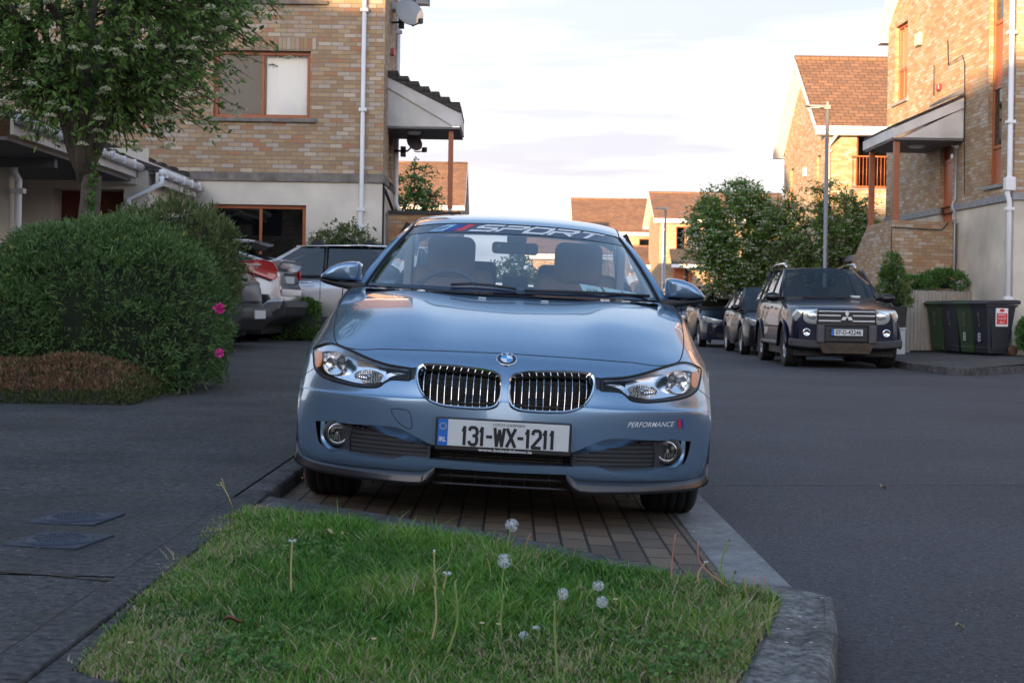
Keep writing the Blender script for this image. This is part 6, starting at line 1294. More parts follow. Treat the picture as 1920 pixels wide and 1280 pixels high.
# ================= SMALL PLANTS AND LITTER =================
mat('stalk_green',(.24,.30,.09),.6); mat('stalk_straw',(.48,.38,.17),.7); mat('stalk_red',(.42,.20,.14),.6); mat('pappus',(.70,.72,.74),.9); mat('seed',(.16,.12,.07),.8); mat('dead_leaf',(.16,.06,.03),.7,noise=.3,nscale=40); mat('pale_leaf',(.42,.33,.16),.7,noise=.2,nscale=40); mat('yellow',(.7,.45,.03),.7)
NAMES={'clock':'dandelion_clock','bare':'spent_dandelion','bud':'dandelion_bud','tuft':'spent_dandelion','stem':'dandelion_stalk','red':'dandelion_stalk'}
DD=[('clock',-0.0,4.27,0.01,0.22,0.0195,'full white dandelion clock standing highest, against the brick paving'),('clock',-0.02,3.61,-0.01,0.23,0.0175,'full white dandelion clock on a green stalk, directly below the highest one'),('clock',0.12,3.44,0.14,0.18,0.0135,'small white dandelion clock, leftmost of the three lower clocks'),('clock',0.23,3.6,0.24,0.17,0.014,'white dandelion clock, upper one of the right hand pair'),('clock',0.23,3.45,0.24,0.16,0.014,'white dandelion clock, lower one of the right hand pair'),
('bare',0.2,3.57,0.2,0.17,0.0084,'half bare dandelion head between the white clocks'),('bud',-0.18,3.67,-0.2,0.24,0.0072,'closed dandelion head with a white tip on a straw stalk'),('tuft',-0.16,3.59,-0.16,0.2,0.0113,'thinned out dandelion head right of the closed white tipped one'),('tuft',-0.58,3.65,-0.58,0.27,0.01,'thin dandelion head on a straight stalk, alone at the left of the verge'),('bare',-0.25,3.78,-0.26,0.17,0.0059,'tiny bare dandelion head left of the closed white tipped one'),('bare',-0.06,3.8,-0.06,0.21,0.0089,'bare brown dandelion head just left of the two tall white clocks'),
('stem',-0.14,3.08,-0.12,0.28,0,'long headless straw stalk leaning right, left of centre'),('stem',-0.01,3.24,-0.01,0.22,0,'short headless brown stalk under the second white clock'),('stem',0.11,2.89,0.1,0.28,0,'tallest headless yellow green stalk nearest the camera'),('stem',-0.18,3.17,-0.17,0.25,0,'headless green stalk just below the closed white tipped head'),('clock',0.05,3.24,0.04,0.12,0.0114,'ragged white dandelion clock lying low in the grass'),('tuft',0.06,3.25,0.07,0.14,0.0089,'ragged grey dandelion head beside the low lying clock'),
('red',0.47,3.91,0.48,0.26,0,'upright reddish dandelion stalk at the upper right of the verge'),('red',0.66,3.86,0.54,0.25,1,'long reddish stalk bending in a curve at the right of the verge'),('bare',0.63,3.94,0.64,0.24,0.0062,'bare brown knob on a tall green stalk by the right kerb'),('bare',0.63,3.83,0.64,0.17,0.0075,'low bare knob on a stalk by the right kerb'),('red',0.06,4.41,0.07,0.17,0,'short reddish stalk at the back edge of the grass'),('tuft',0.56,3.92,0.57,0.18,0.0061,'small greenish tuft left of the tall bare knob')]
for k,x,y,X,Z,r,lab in DD:
    rng=np.random.default_rng(int(1000+x*900+y*77)); t=thing(NAMES[k],lab,'dandelion',(x,y,.10),0,'dandelion stalks and heads on the verge'); H_=np.array([X-x,0,Z-.10])
    b=MB(); bend=.012*rng.normal()
    if r==1: P=[(0,0,0),(-.05,0,.03),(-.105,0,.075),(-.122,0,.11),(-.12,0,.15)]; P=cropen(P,4)
    else: P=cropen([(0,0,0),tuple(H_*.5+np.array([bend,.004,0])),tuple(H_)],5)
    m='stalk_red' if k=='red' else ('stalk_straw' if k in('stem','bud','tuft') and rng.uniform()<.6 else 'stalk_green')
    b.tube(P,[.0032-.0011*i/len(P) for i in range(len(P))],6); b.build('stalk',m,t)
    c=np.array(P[-1])
    if k in('clock','tuft'):
        n=105 if k=='clock' else 32; d=unit(rng.normal(size=(n,3))); 
        if k=='tuft': d[:,2]=-abs(d[:,2])*.3+.1
        d=unit(d); V=[];F=[]
        s1=unit(np.cross(d,rng.normal(size=(n,3)))); s2=np.cross(d,s1); tip=c+d*r; i=0
        w_=.00016
        for j in range(n):
            V+= [c+s1[j]*w_,c-s1[j]*w_,tip[j]-s1[j]*w_,tip[j]+s1[j]*w_]; F.append((i,i+1,i+2,i+3)); i+=4
            for q in range(5):
                a=q*PI*2/5; e=(s1[j]*math.cos(a)+s2[j]*math.sin(a)); f_=(s1[j]*-math.sin(a)+s2[j]*math.cos(a))*.00026; V+=[tip[j]+f_,tip[j]-f_,tip[j]+e*r*.24+d[j]*r*.10-f_,tip[j]+e*r*.24+d[j]*r*.10+f_]; F.append((i,i+1,i+2,i+3)); i+=4
        o=mesh_np('seed_head',np.array(V),np.array(F),'pappus',t); b=MB(); b.lathe([(0,-r*.16),(r*.16,-.0),(0,r*.16)],8,M=Matrix.Translation(tuple(c))); b.build('seed_core','seed',t)
    elif k in('bare','bud'):
        b=MB(); rr=max(r*.55,.003); b.lathe([(.0015,-rr*1.6),(rr,-rr*.8),(rr*.8,rr*.5),(0,rr*.9)],10,M=Matrix.Translation(tuple(c))); b.build('head','seed' if k=='bare' else 'stalk_straw',t)
        if k=='bud': b=MB(); b.lathe([(rr*.6,rr*.3),(rr*.75,rr*1.3),(0,rr*1.9)],10,M=Matrix.Translation(tuple(c))); b.build('tip','pappus',t)
for i,(x,y,lab) in enumerate([(-.06,3.24,'left one of two white daisies below the second dandelion clock'),(-.02,3.23,'right one of two white daisies below the second dandelion clock'),(-.30,3.07,'single white daisy near the bottom left of centre'),(.28,3.53,'white daisy beside the right hand dandelion clocks'),(-.83,3.0,'white daisy in the straw coloured left corner'),(.30,3.43,'small yellow flower right of the lower dandelion clock')]):
    t=thing('daisy',lab,'daisy',(x,y,.112),0,'small flowers in the grass'); rng=np.random.default_rng(i); n=14; a=np.linspace(0,2*PI,n,endpoint=False); C=np.stack([0*a,0*a,0*a+.038],1); D=np.stack([np.cos(a),np.sin(a),.25+0*a],1); V,F=leaves(C,D,np.full(n,.0075),.5,rng=rng); mesh_np('petals',V,F,'petal_white' if i<5 else 'leaf_bright',t,attr=rng.uniform(0,1,n))
    b=MB(); b.lathe([(.003,.037),(.0022,.041),(0,.042)],8); b.build('centre','yellow',t); b=MB(); b.tube([(0,0,0),(.002,0,.02),(0,0,.038)],.0008,4); b.build('stalk','stalk_green',t)
def fallen(x,y,z,s,rz,m,lab):
    t=thing('fallen_leaf',lab,'leaf',(x,y,z),rz); b=MB(); rows=[]
    for i in range(9):
        u=i/8; w_=s*.32*math.sin(PI*min(1,u*.95+.04))**.8; rows.append([(s*(u-.5),w_*q,.006*math.sin(u*5)+s*.18*abs(q)+.004) for q in(-1,-.5,0,.5,1)])
    b.grid(rows); b.tube([(s*.5,0,.004),(s*.72,.003,.008)],.0011,4); o=b.build('blade',m,t); q=o.modifiers.new('s','SOLIDIFY'); q.thickness=.0006
fallen(-.65,3.22,.145,.045,.3,'dead_leaf','curled reddish brown leaf lying on the left of the grass'); fallen(-.60,4.56,.135,.035,-.4,'pale_leaf','pale yellow leaf at the back left of the grass'); fallen(-.54,4.49,.14,.03,.9,'pale_leaf','tan curled leaf beside the pale one at the back of the grass')
fallen(1.98,7.2,-.018,.05,.8,'pale_leaf','pale leaf lying alone on the road'); fallen(1.33,4.0,-.018,.025,.2,'pale_leaf','pale scrap of leaf on the road nearer the camera')
# broad leaved weeds by the corner kerb, dead stem, weed by the tyre
def rosette(x,y,z,n,s,m,lab,seed,name='weed',red=False):
    rng=np.random.default_rng(seed); t=thing(name,lab,'weed',(x,y,z)); a=rng.uniform(0,2*PI,n); D=np.stack([np.cos(a),np.sin(a),rng.uniform(.15,.9,n)],1); C=rng.normal(size=(n,3))*np.array([.03,.03,.004])+np.array([0,0,.008]); V,F=leaves(C,D,s*rng.uniform(.6,1.2,n),.45,rng=rng,droop=.2); mesh_np('leaves',V,F,m,t,attr=rng.uniform(0,.8,n))
    if red:
        for k in range(3): b=MB(); b.tube([(k*.02-.03,0,0),(k*.022-.035,0,.04),(k*.03-.04,.0,.075)],.0018,5); b.build('red_stem','stalk_red',t)
rosette(.69,3.74,.10,60,.055,'leaf_bright','clump of broad green weeds with red stems at the right corner of the grass',1,red=True); rosette(.26,4.17,.09,40,.045,'leaf_hedge','clump of dark blue green weeds at the back edge of the grass',2); rosette(.36,2.95,.12,30,.03,'leaf_bright','clump of clover like weed at the bottom right of the grass',3)
rng=np.random.default_rng(77); 
t=thing('weed','dried weed with pale seed pods growing beside the left front tyre','weed',(-.93,6.25,.055)); b=MB()
for k in range(7): a=rng.uniform(-.5,.5); b.tube([(0,0,0),(a*.04,rng.normal()*.01,.07),(a*.10+.03,rng.normal()*.02,.13+.02*rng.uniform())],.0016,4)
b.build('stem','stalk_red',t); n=70; C=np.stack([rng.normal(size=n)*.025+.02,rng.normal(size=n)*.02,rng.uniform(.03,.13,n)],1); V,F=leaves(C,rng.normal(size=(n,3)),rng.uniform(.010,.02,n),.5,rng=rng); mesh_np('pods',V,F,'heather',t,attr=rng.uniform(.8,1,n))
t=thing('dead_stalk','dry brown stalk leaning left at the back left corner of the grass','weed',(-1.055,5.2,.12)); b=MB(); b.tube([(0,0,0),(-.02,0,.05),(-.05,0,.10)],.002,5); b.tube([(-.03,0,.07),(-.045,0,.115)],.0015,4); b.tube([(-.04,0,.085),(-.065,0,.09)],.0015,4); b.build('stalk','stalk_straw',t)
# grit along the kerb on the road and pavement
rng=np.random.default_rng(99); n=900; x=np.concatenate([rng.uniform(.93,1.5,n//2)+rng.exponential(.1,n//2),rng.uniform(-4,-1.13,n//2)]); y=np.concatenate([rng.uniform(3.0,7.5,n//2),rng.uniform(3,9,n//2)]); z=np.where(x>0,-.018,np.array([gz(a,b_) for a,b_ in zip(x,y)])+.002); k=~((x>0)&(x<.97)); x,y,z=x[k],y[k],z[k]; n=len(x)
C=np.stack([x,y,z],1); r_=rng.uniform(.0012,.0035,n); V=np.stack([C+np.stack([dx*r_,dy*r_,0*r_+dz*r_],1) for dx,dy,dz in ((-1,-.6,0),(1,-.8,0),(.8,1,0),(-1,.7,0),(0.1,.1,1.1))],1).reshape(-1,3); i5=np.arange(n)[:,None]*5; F=np.concatenate([i5+np.array(q) for q in ((0,1,4),(1,2,4),(2,3,4),(3,0,4))],0)
mat('grit',(.20,.19,.17),.9); o=mesh_np('grit',V,F,'grit',None); tag(o,kind='stuff',label='pale grit scattered on the road edge and footpath',cat='grit')
# ================= OTHER CARS =================
mat('paint_navy',(.005,.008,.024),.3,.0,coat=.4,spec=.3); mat('paint_black',(.006,.007,.011),.3,.0,coat=.4,spec=.3); mat('paint_silver',(.50,.48,.49),.32,.75,coat=1); mat('paint_silver2',(.36,.35,.36),.34,.7,coat=1)
mat('dark_glass',(.035,.05,.055),.04,0,spec=.8); mat('light_glass',(.20,.26,.27),.04,0,spec=.8); mat('grey_bumper',(.030,.030,.032),.55); mat('tail_red',(.45,.012,.015),.15,coat=1); mat('silver_bar',(.72,.72,.74),.4,.3); mat('rusty',(.055,.036,.022),.8,noise=.4,nscale=14,bump=.3); mat('clear_lamp',(.60,.62,.60),.15,.5,coat=1,noise=.15,nscale=30); mat('lamp_inner',(.75,.75,.74),.2,.8); mat('grey_post',(.065,.065,.07),.5); mat('mud',(.12,.10,.08),.9)
def place(t,x,y,z,rz): t.matrix_world=Matrix.Translation((x,y,z))@Matrix.Rotation(rz,4,'Z')
def carbody(t,st,arches,m,rarch=.37,sill=.24,flare=.0,my=None):
    """st: (y, zdeck, w, zlow); arches [y]"""
    ys=sorted(set([s[0] for s in st]+[a+d for a in arches for d in (-rarch,-rarch*.97,-rarch*.85,-rarch*.6,-rarch*.3,0,rarch*.3,rarch*.6,rarch*.85,rarch*.97,rarch)]))
    Y=[s[0] for s in st]; rows=[]
    for y in ys:
        zd=np.interp(y,Y,[s[1] for s in st]); w_=np.interp(y,Y,[s[2] for s in st]); zl=np.interp(y,Y,[s[3] for s in st]); fl=0
        for a in arches:
            if abs(y-a)<=rarch+1e-6: zl=max(zl,.34+math.sqrt(max(0,rarch**2-(y-a)**2))); fl=flare
        h=zd-zl
        R_=[(0,zd+.012),(.35*w_,zd+.010),(.65*w_,zd+.0),(.84*w_,zd-.02),(.93*w_,zd-.055),(.975*w_,zl+h*.72 if h>.3 else zl+h*.6),(w_,zl+h*.45),(1.0*w_,zl+h*.22),(.99*w_+fl,zl+.02),(.985*w_+fl,zl)]
        rows.append([(x,y,z) for x,z in R_[::-1]]+[(-x,y,z) for x,z in R_[1:]])
    b=MB(); b.grid(rows); n=len(rows[0])
    for r_,fl_ in((rows[0],0),(rows[-1],1)):
        base=[p for p in r_]; b.add(base,[tuple(range(n)) if fl_ else tuple(range(n))[::-1]])
    o=b.build('body',m,t)
    b=MB(); w0=max(s[2] for s in st)*.9; b.box(-w0,w0,ys[0]+.25,ys[-1]-.25,.2,.55); b.build('underbody','gap',t)
    for a in arches:
        for sg in (1,-1):
            b=MB(); rows=[[(sg*xx,a-(rarch-.005)*math.cos(q),.34+(rarch-.005)*math.sin(q)) for xx in (w0*1.07,w0*.7)] for q in np.linspace(-.3,PI+.3,14)]; b.grid(rows); b.add([(sg*w0*.72,a-.4,.1),(sg*w0*.72,a+.4,.1),(sg*w0*.72,a+.4,.75),(sg*w0*.72,a-.4,.75)],[(0,1,2,3)]); b.build('wheel_arch','gap',t)
    return o
def greenhouse(t,m,wb,wt,yA,yB,yC,yD,zb,zt,gm,zb2=None,pill=(.45,),crown=.03,quarter=None,ws=None,rear=None,side=None):
    """base corners y=yA (front) .. yD (rear) half width wb at zb(zb2); roof yB..yC half width wt at zt"""
    zb2=zb2 or zb; wbr=wb; k=9
    top=[(x*wt,yB+.05*abs(x)**2*0,zt+crown*(1-abs(x)**2)-.0) for x in np.linspace(-1,1,k)]
    b=MB(); rows=[]
    for u in np.linspace(0,1,7): rows.append([(x*wt*(1-.04*u),yB+(yC-yB)*u+(.06*(abs(x)**2))*(1-2*u),zt+crown*(1-abs(x)**2.5)+.035*math.sin(u*PI)-.012*u) for x in np.linspace(-1,1,k)])
    b.grid(rows); rf=b.build('roof',m,t)
    F0=rows[0];R0=rows[-1]; base_f=[(x*wb*.93,yA+.10*abs(x)**2,zb+.01) for x in np.linspace(-1,1,k)]; base_r=[(x*wb*.9,yD-.06*abs(x)**2,zb2+.01) for x in np.linspace(-1,1,k)]
    b=MB(); b.grid([base_f,[((p[0]+q[0])/2*1.0,(p[1]+q[1])/2-.02,(p[2]+q[2])/2+.02) for p,q in zip(base_f,F0)],F0]); b.build('windscreen',ws or gm,t)
    b=MB(); b.grid([R0,[((p[0]+q[0])/2,(p[1]+q[1])/2+.02,(p[2]+q[2])/2+.02) for p,q in zip(base_r,R0)],base_r]); b.build('rear_window',rear or gm,t)
    for sg in (1,-1):
        ft=Vector((sg*F0[-1][0],F0[-1][1],F0[-1][2]));fb=Vector((sg*base_f[-1][0],base_f[-1][1],base_f[-1][2])); rt_=Vector((sg*R0[-1][0],R0[-1][1],R0[-1][2])); rb=Vector((sg*base_r[-1][0],base_r[-1][1],base_r[-1][2]))
        fo=Vector((sg*wb,yA+.16,zb)); ro=Vector((sg*wb*.98,yD-.12,zb2))
        b=MB(); b.tube([fb,ft],.032,6); b.tube([fo,ft],.02,6); b.add([fb,fo,ft],[(0,1,2)]); b.build('pillar',m,t); b=MB(); b.add([rb,ro,rt_],[(0,1,2)]); b.tube([rb,rt_],.03,6); b.build('pillar',m,t)
        # side as quad split into panes
        cuts=[0]+list(pill)+[1]; 
        UT=lambda u: min(1,max(0,(fo.y+(ro.y-fo.y)*u-ft.y)/(rt_.y-ft.y))) if 0<u<1 else u
        P=lambda u,v: (fo+(ro-fo)*u)*(1-v)+(ft+(rt_-ft)*UT(u))*v
        for i in range(len(cuts)-1):
            a,c=cuts[i]+(.012 if i else .02),cuts[i+1]-(.012 if i<len(cuts)-2 else .02); 
            if i==0: q=[P(a,.03),P(c,.03),P(c,.95),P(a+.01,.95)]
            else: q=[P(a,.03),P(c,.03),P(c,.95),P(a,.95)]
            b=MB(); b.add([v_+Vector((sg*.006,0,0)) for v_ in q],[(0,1,2,3)]); b.build('side_window',side or gm,t)
        for u_ in cuts[1:-1]:
            b=MB(); q_=Vector((sg*.004,0,0)); b.tube([P(u_,0)+q_,P(u_,1)+q_],.024,6); b.build('pillar','black_plastic',t)
        b=MB(); b.tube([P(0,-.01)+Vector((sg*.012,0,0)),P(1,-.01)+Vector((sg*.012,0,0))],.010,5); b.build('window_trim','black_plastic',t)
    return rf
def mirror_(t,x,y,z,m,s=1.0):
    for sg in (1,-1):
        b=MB(); rows=[]
        for i in range(7):
            a=i/6*PI/2; rows.append([(sg*(x+.10*s+.115*s*math.sin(a)*math.cos(q)),y-.07*math.cos(a),z+.075*s*math.sin(a)*math.sin(q)) for q in np.linspace(0,2*PI,17)])
        rows.append([(sg*(x+.10*s+.115*s*math.cos(q)),y+.06,z+.075*s*math.sin(q)) for q in np.linspace(0,2*PI,17)]); rows.append([(sg*(x+.10*s),y+.06,z)]*17)
        b.grid(rows); b.box(sg*x-.03,sg*x+.03,y-.02,y+.05,z-.07,z-.03); b.build('mirror',m,t)
def pillowp(P,y0_,dep,m,name,t,sharp=(),k=5,s=3):
    P=crclosed(P,s,sharp) if s>1 else P; cx=np.mean([p[0] for p in P]);cz=np.mean([p[1] for p in P]); b=MB(); rows=[]
    fy=y0_ if callable(y0_) else (lambda x: y0_)
    for i in range(k+1):
        a=i/k*PI/2; sc=math.sin(a); rows.append([(cx+(x-cx)*sc,fy(cx+(x-cx)*sc)-dep*math.cos(a),cz+(z-cz)*sc) for x,z in P])
    rows.append([(x,fy(x)+.06,z) for x,z in P]); rows=[r_+[r_[0]] for r_ in rows]; b.grid(rows); return b.build(name,m,t)
glass('car_glass',(.42,.46,.47),1.0,1.7); glass('car_glass_dark',(.16,.17,.18),1.0,1.7)
def cabin(t,w,y0,y1,z,seat='seat_dark'):
    b=MB(); b.box(-w*.86,w*.86,y0-.35,y0+.15,z-.06,z+.035); b.box(-w*.9,w*.9,y0,y1,z-.25,z-.12); b.build('dashboard','dash',t)
    for x in (-.4*w/.9,.4*w/.9):
        o=rbox('seat',seat,t,x-.22,x+.22,y0+.75,y0+.9,z-.2,z+.25,.05); rbox('headrest',seat,o,x-.11,x+.11,y0+.76,y0+.86,z+.22,z+.42,.03)
    b=MB(); b.box(-w*.75,w*.75,y1-1.05,y1-.9,z-.2,z+.25); b.build('rear_bench',seat,t); c=Vector((-.38,y0+.42,z+.05)); b=MB(); b.tube([c+Vector((.17*math.cos(a),.08*math.sin(a),.15*math.sin(a))) for a in np.linspace(0,2*PI,25)[:-1]],.015,6,closed=True); b.build('steering_wheel','seat_dark',t)
# ---- navy four wheel drive
t=thing('parked_car','dark navy four wheel drive with roof rails facing the camera on the right','car')
st=[(0,.98,.78,.42),(.06,1.01,.85,.40),(.2,1.04,.90,.38),(.5,1.08,.925,.36),(1.0,1.13,.93,.36),(1.45,1.17,.93,.36),(2.5,1.19,.93,.36),(4.2,1.2,.92,.38),(4.55,1.18,.88,.42),(4.62,1.12,.84,.46)]
carbody(t,st,[.72,3.50],'paint_navy',.44,.36,.035)
greenhouse(t,'paint_navy',.90,.70,1.38,2.02,4.25,4.58,1.17,1.70,'car_glass',pill=(.30,.62,.80),crown=.04,rear='car_glass')
cabin(t,.9,1.75,4.4,1.17)
for sg in(1,-1):
    for y in(.72,3.5): wheel(t,sg*.80,y,.385,.26,.23,sg,6)
    b=MB(); b.tube([(sg*.63,2.35,1.76),(sg*.645,2.5,1.825),(sg*.65,3.4,1.835),(sg*.64,4.2,1.80),(sg*.63,4.3,1.75)],.020,8); b.build('roof_rail','chrome',t)
    b=MB(); b.box(min(sg*.86,sg*.98),max(sg*.86,sg*.98),1.2,3.05,.36,.43); b.build('side_step','grey_post',t,bevel=.02)
    b=MB(); b.box(min(sg*.93,sg*.945),max(sg*.93,sg*.945),1.25,3.0,.66,.70); b.build('side_moulding','chrome',t)
    for y in (2.05,2.95): b=MB(); b.box(min(sg*.92,sg*.955),max(sg*.92,sg*.955),y-.08,y+.08,1.0,1.035); b.build('door_handle','paint_navy',t,bevel=.008)
    for y in(.72,3.5):
        b=MB(); P=[(sg*.955,y-.455*math.cos(q),.335+.455*math.sin(q)) for q in np.linspace(.0,PI,16)]; b.tube(P,.028,6); b.build('arch_flare','paint_navy',t)
    pillowp([(sg*.475,.99),(sg*.495,.735),(sg*.82,.75),(sg*.875,.87),(sg*.82,.985)],lambda x: .0+.5*max(0,abs(x)-.55)**1.6,.03,'clear_lamp','headlight',t,sharp=(0,1,2,4))
    pillowp([(sg*.57+.09*math.cos(a),.875+.075*math.sin(a)) for a in np.linspace(0,2*PI,13)[:-1]],-.01,.03,'lamp_inner','headlight_bowl',t,s=1)
    b=MB(); b.lathe([(.068,0),(.060,.018),(.050,.014),(.03,0),(0,-.01)],20,M=Matrix.Translation((sg*.66,-.015,.60))@Matrix.Rotation(PI/2,4,'X')); b.build('fog_lamp','chrome',t)
    b=MB(); b.box(min(sg*.36,sg*.50),max(sg*.36,sg*.50),-.06,.1,.42,.73); b.build('bumper_post','grey_post',t,bevel=.03)
mirror_(t,.90,1.45,1.20,'paint_black',1.15)
b=MB(); b.box(-.47,.47,-.012,.1,.70,.98); G_=b.build('grille','black_plastic',t,bevel=.015)
for z in (.955,.885,.795):
    for sg in(1,-1): b=MB(); b.box(min(sg*.10 if z<.95 else 0,sg*.465),max(sg*.10 if z<.95 else 0,sg*.465),-.035,-.01,z-.010,z+.010) if z<.95 else b.box(min(sg*.0,sg*.465),max(0,sg*.465),-.035,-.01,z-.009,z+.009); b.build('grille_bar','silver_bar',G_,bevel=.004)
for a in (90,210,330):
    c=Vector((0.055*math.cos(R(a)),.055*math.sin(R(a)))); d1=Vector((math.cos(R(a)),math.sin(R(a)))); d2=Vector((-d1.y,d1.x)); q=[c-d1*.055,c+d2*.032,c+d1*.055,c-d2*.032]; b=MB(); b.prism([(p.x,.865+p.y) for p in q],'y',-.055,-.03); b.build('emblem','silver_bar',G_)
b=MB(); b.prism([(-.93,.36),(-.93,.50),(-.52,.47),(-.42,.44),(.42,.44),(.52,.47),(.93,.50),(.93,.36),(.6,.33),(-.6,.33)],'y',-.02,.25); b.build('lower_bumper','grey_bumper',t,bevel=.03)
b=MB(); b.box(-.36,.36,-.03,.05,.44,.70); b.build('lower_grille','black_plastic',t,bevel=.02)
b=MB(); b.prism([(-.46,.40),(-.40,.43),(.40,.43),(.46,.40),(.38,.25),(-.38,.25)],'y',-.045,.3); b.box(-.3,-.2,-.055,-.04,.33,.38); b.box(-.05,.2,-.052,-.04,.34,.38); b.build('skid_plate','rusty',t,bevel=.02)
b=MB(); b.box(-.265,.265,-.075,-.035,.545,.665); PLp=b.build('number_plate','black_plastic',t,bevel=.004); b=MB(); b.box(-.258,.258,-.079,-.0755,.552,.658); b.build('plate_field','plate_white',PLp); b=MB(); b.box(-.258,-.215,-.081,-.0792,.552,.658); b.build('band','plate_blue',PLp)
V,F=fit_text('07-D-42246',.42,.078,off=.02); b=MB(); b.add([(x+.02,-.0815,.607+z) for x,z in V],F); b.build('plate_number','ink',PLp)
b=MB(); b.box(.35,.52,1.40,1.46,1.19,1.24); b.build('parking_disc','paper',t)
for P in ([(-.5,1.38,1.20),(-.1,1.36,1.205),(.1,1.42,1.26)],[(.05,1.37,1.205),(.5,1.42,1.22)]): b=MB(); b.tube(P,.010,5); b.build('wiper','black_plastic',t)
place(t,5.59,22.72,-.02,R(-2.3))
def front_car(label,m,x,y,rz,w,L_,hz,zt,gl='car_glass',hatch=True,plate=None,r=.31):
    t=thing('parked_car',label,'car'); s=w/2
    st=[(0,.60,s*.62,.22),(.04,.68,s*.78,.2),(.15,.74,s*.90,.2),(.35,.82,s*.965,.2),(.75,hz-.07,s*.99,.2),(1.15,hz,s,.2),(2.4,hz+.04,s,.2),(L_-.5,hz+.08,s*.99,.22),(L_-.12,hz+.04,s*.93,.26),(L_,hz-.1,s*.82,.36)]
    carbody(t,st,[.82,.82+L_*.62],m,.355,.2,.0)
    greenhouse(t,m,s*.95,s*.72,1.0,1.75,L_-.75,L_-.15,hz+.0,zt,gl,zb2=hz+.08,pill=(.12,.48,.85),crown=.045); cabin(t,s,1.45,L_-.3,hz+.0)
    for sg in(1,-1):
        for yy in(.82,.82+L_*.62): wheel(t,sg*(s-.12),yy,r,.2,.22,sg,7)
        pillowp([(sg*s*.42,.70),(sg*s*.46,.64),(sg*s*.72,.60),(sg*s*.90,.70),(sg*s*.93,.80),(sg*s*.8,.78)],lambda x:.0+.62*max(0,abs(x)/s-.38)**2,.03,'clear_lamp','headlight',t)
        b=MB(); b.lathe([(.06,0),(.05,.02),(.0,.0)],14,M=Matrix.Translation((sg*s*.68,.045,.38))@Matrix.Rotation(PI/2,4,'X')); b.build('fog_lamp','chrome',t)
        for yy in(2.2,3.1): b=MB(); b.box(min(sg*(s-.01),sg*(s+.02)),max(sg*(s-.01),sg*(s+.02)),yy-.08,yy+.08,hz-.12,hz-.09); b.build('door_handle',m,t)
    b=MB(); b.prism([(-s*.42,.60),(s*.42,.60),(s*.34,.48),(-s*.34,.48)],'y',-.015,.05); b.build('grille','black_plastic',t); b=MB(); b.prism([(-s*.6,.36),(s*.6,.36),(s*.5,.25),(-s*.5,.25)],'y',-.015,.05); b.build('lower_grille','black_plastic',t); b=MB(); b.box(-.26,.26,-.03,-.015,.38,.49); b.build('number_plate','plate_white',t); b=MB(); b.box(-s*.4,s*.4,-.025,-.014,.60,.615); b.build('chrome_strip','chrome',t)
    mirror_(t,s*.95,1.2,hz+.07,m,.9); place(t,x,y,-.02,rz); return t
front_car('black hatchback parked directly behind the four wheel drive','paint_black',5.80,28.75,R(-2),1.75,4.2,.95,1.44)
front_car('dark people carrier parked behind the black hatchback','paint_navy',5.72,34.6,R(-1),1.80,4.3,1.02,1.58)
front_car('farthest dark car in the row, mostly hidden by the blue car mirror','paint_navy',6.5,46,R(-1),1.75,4.3,.98,1.46)
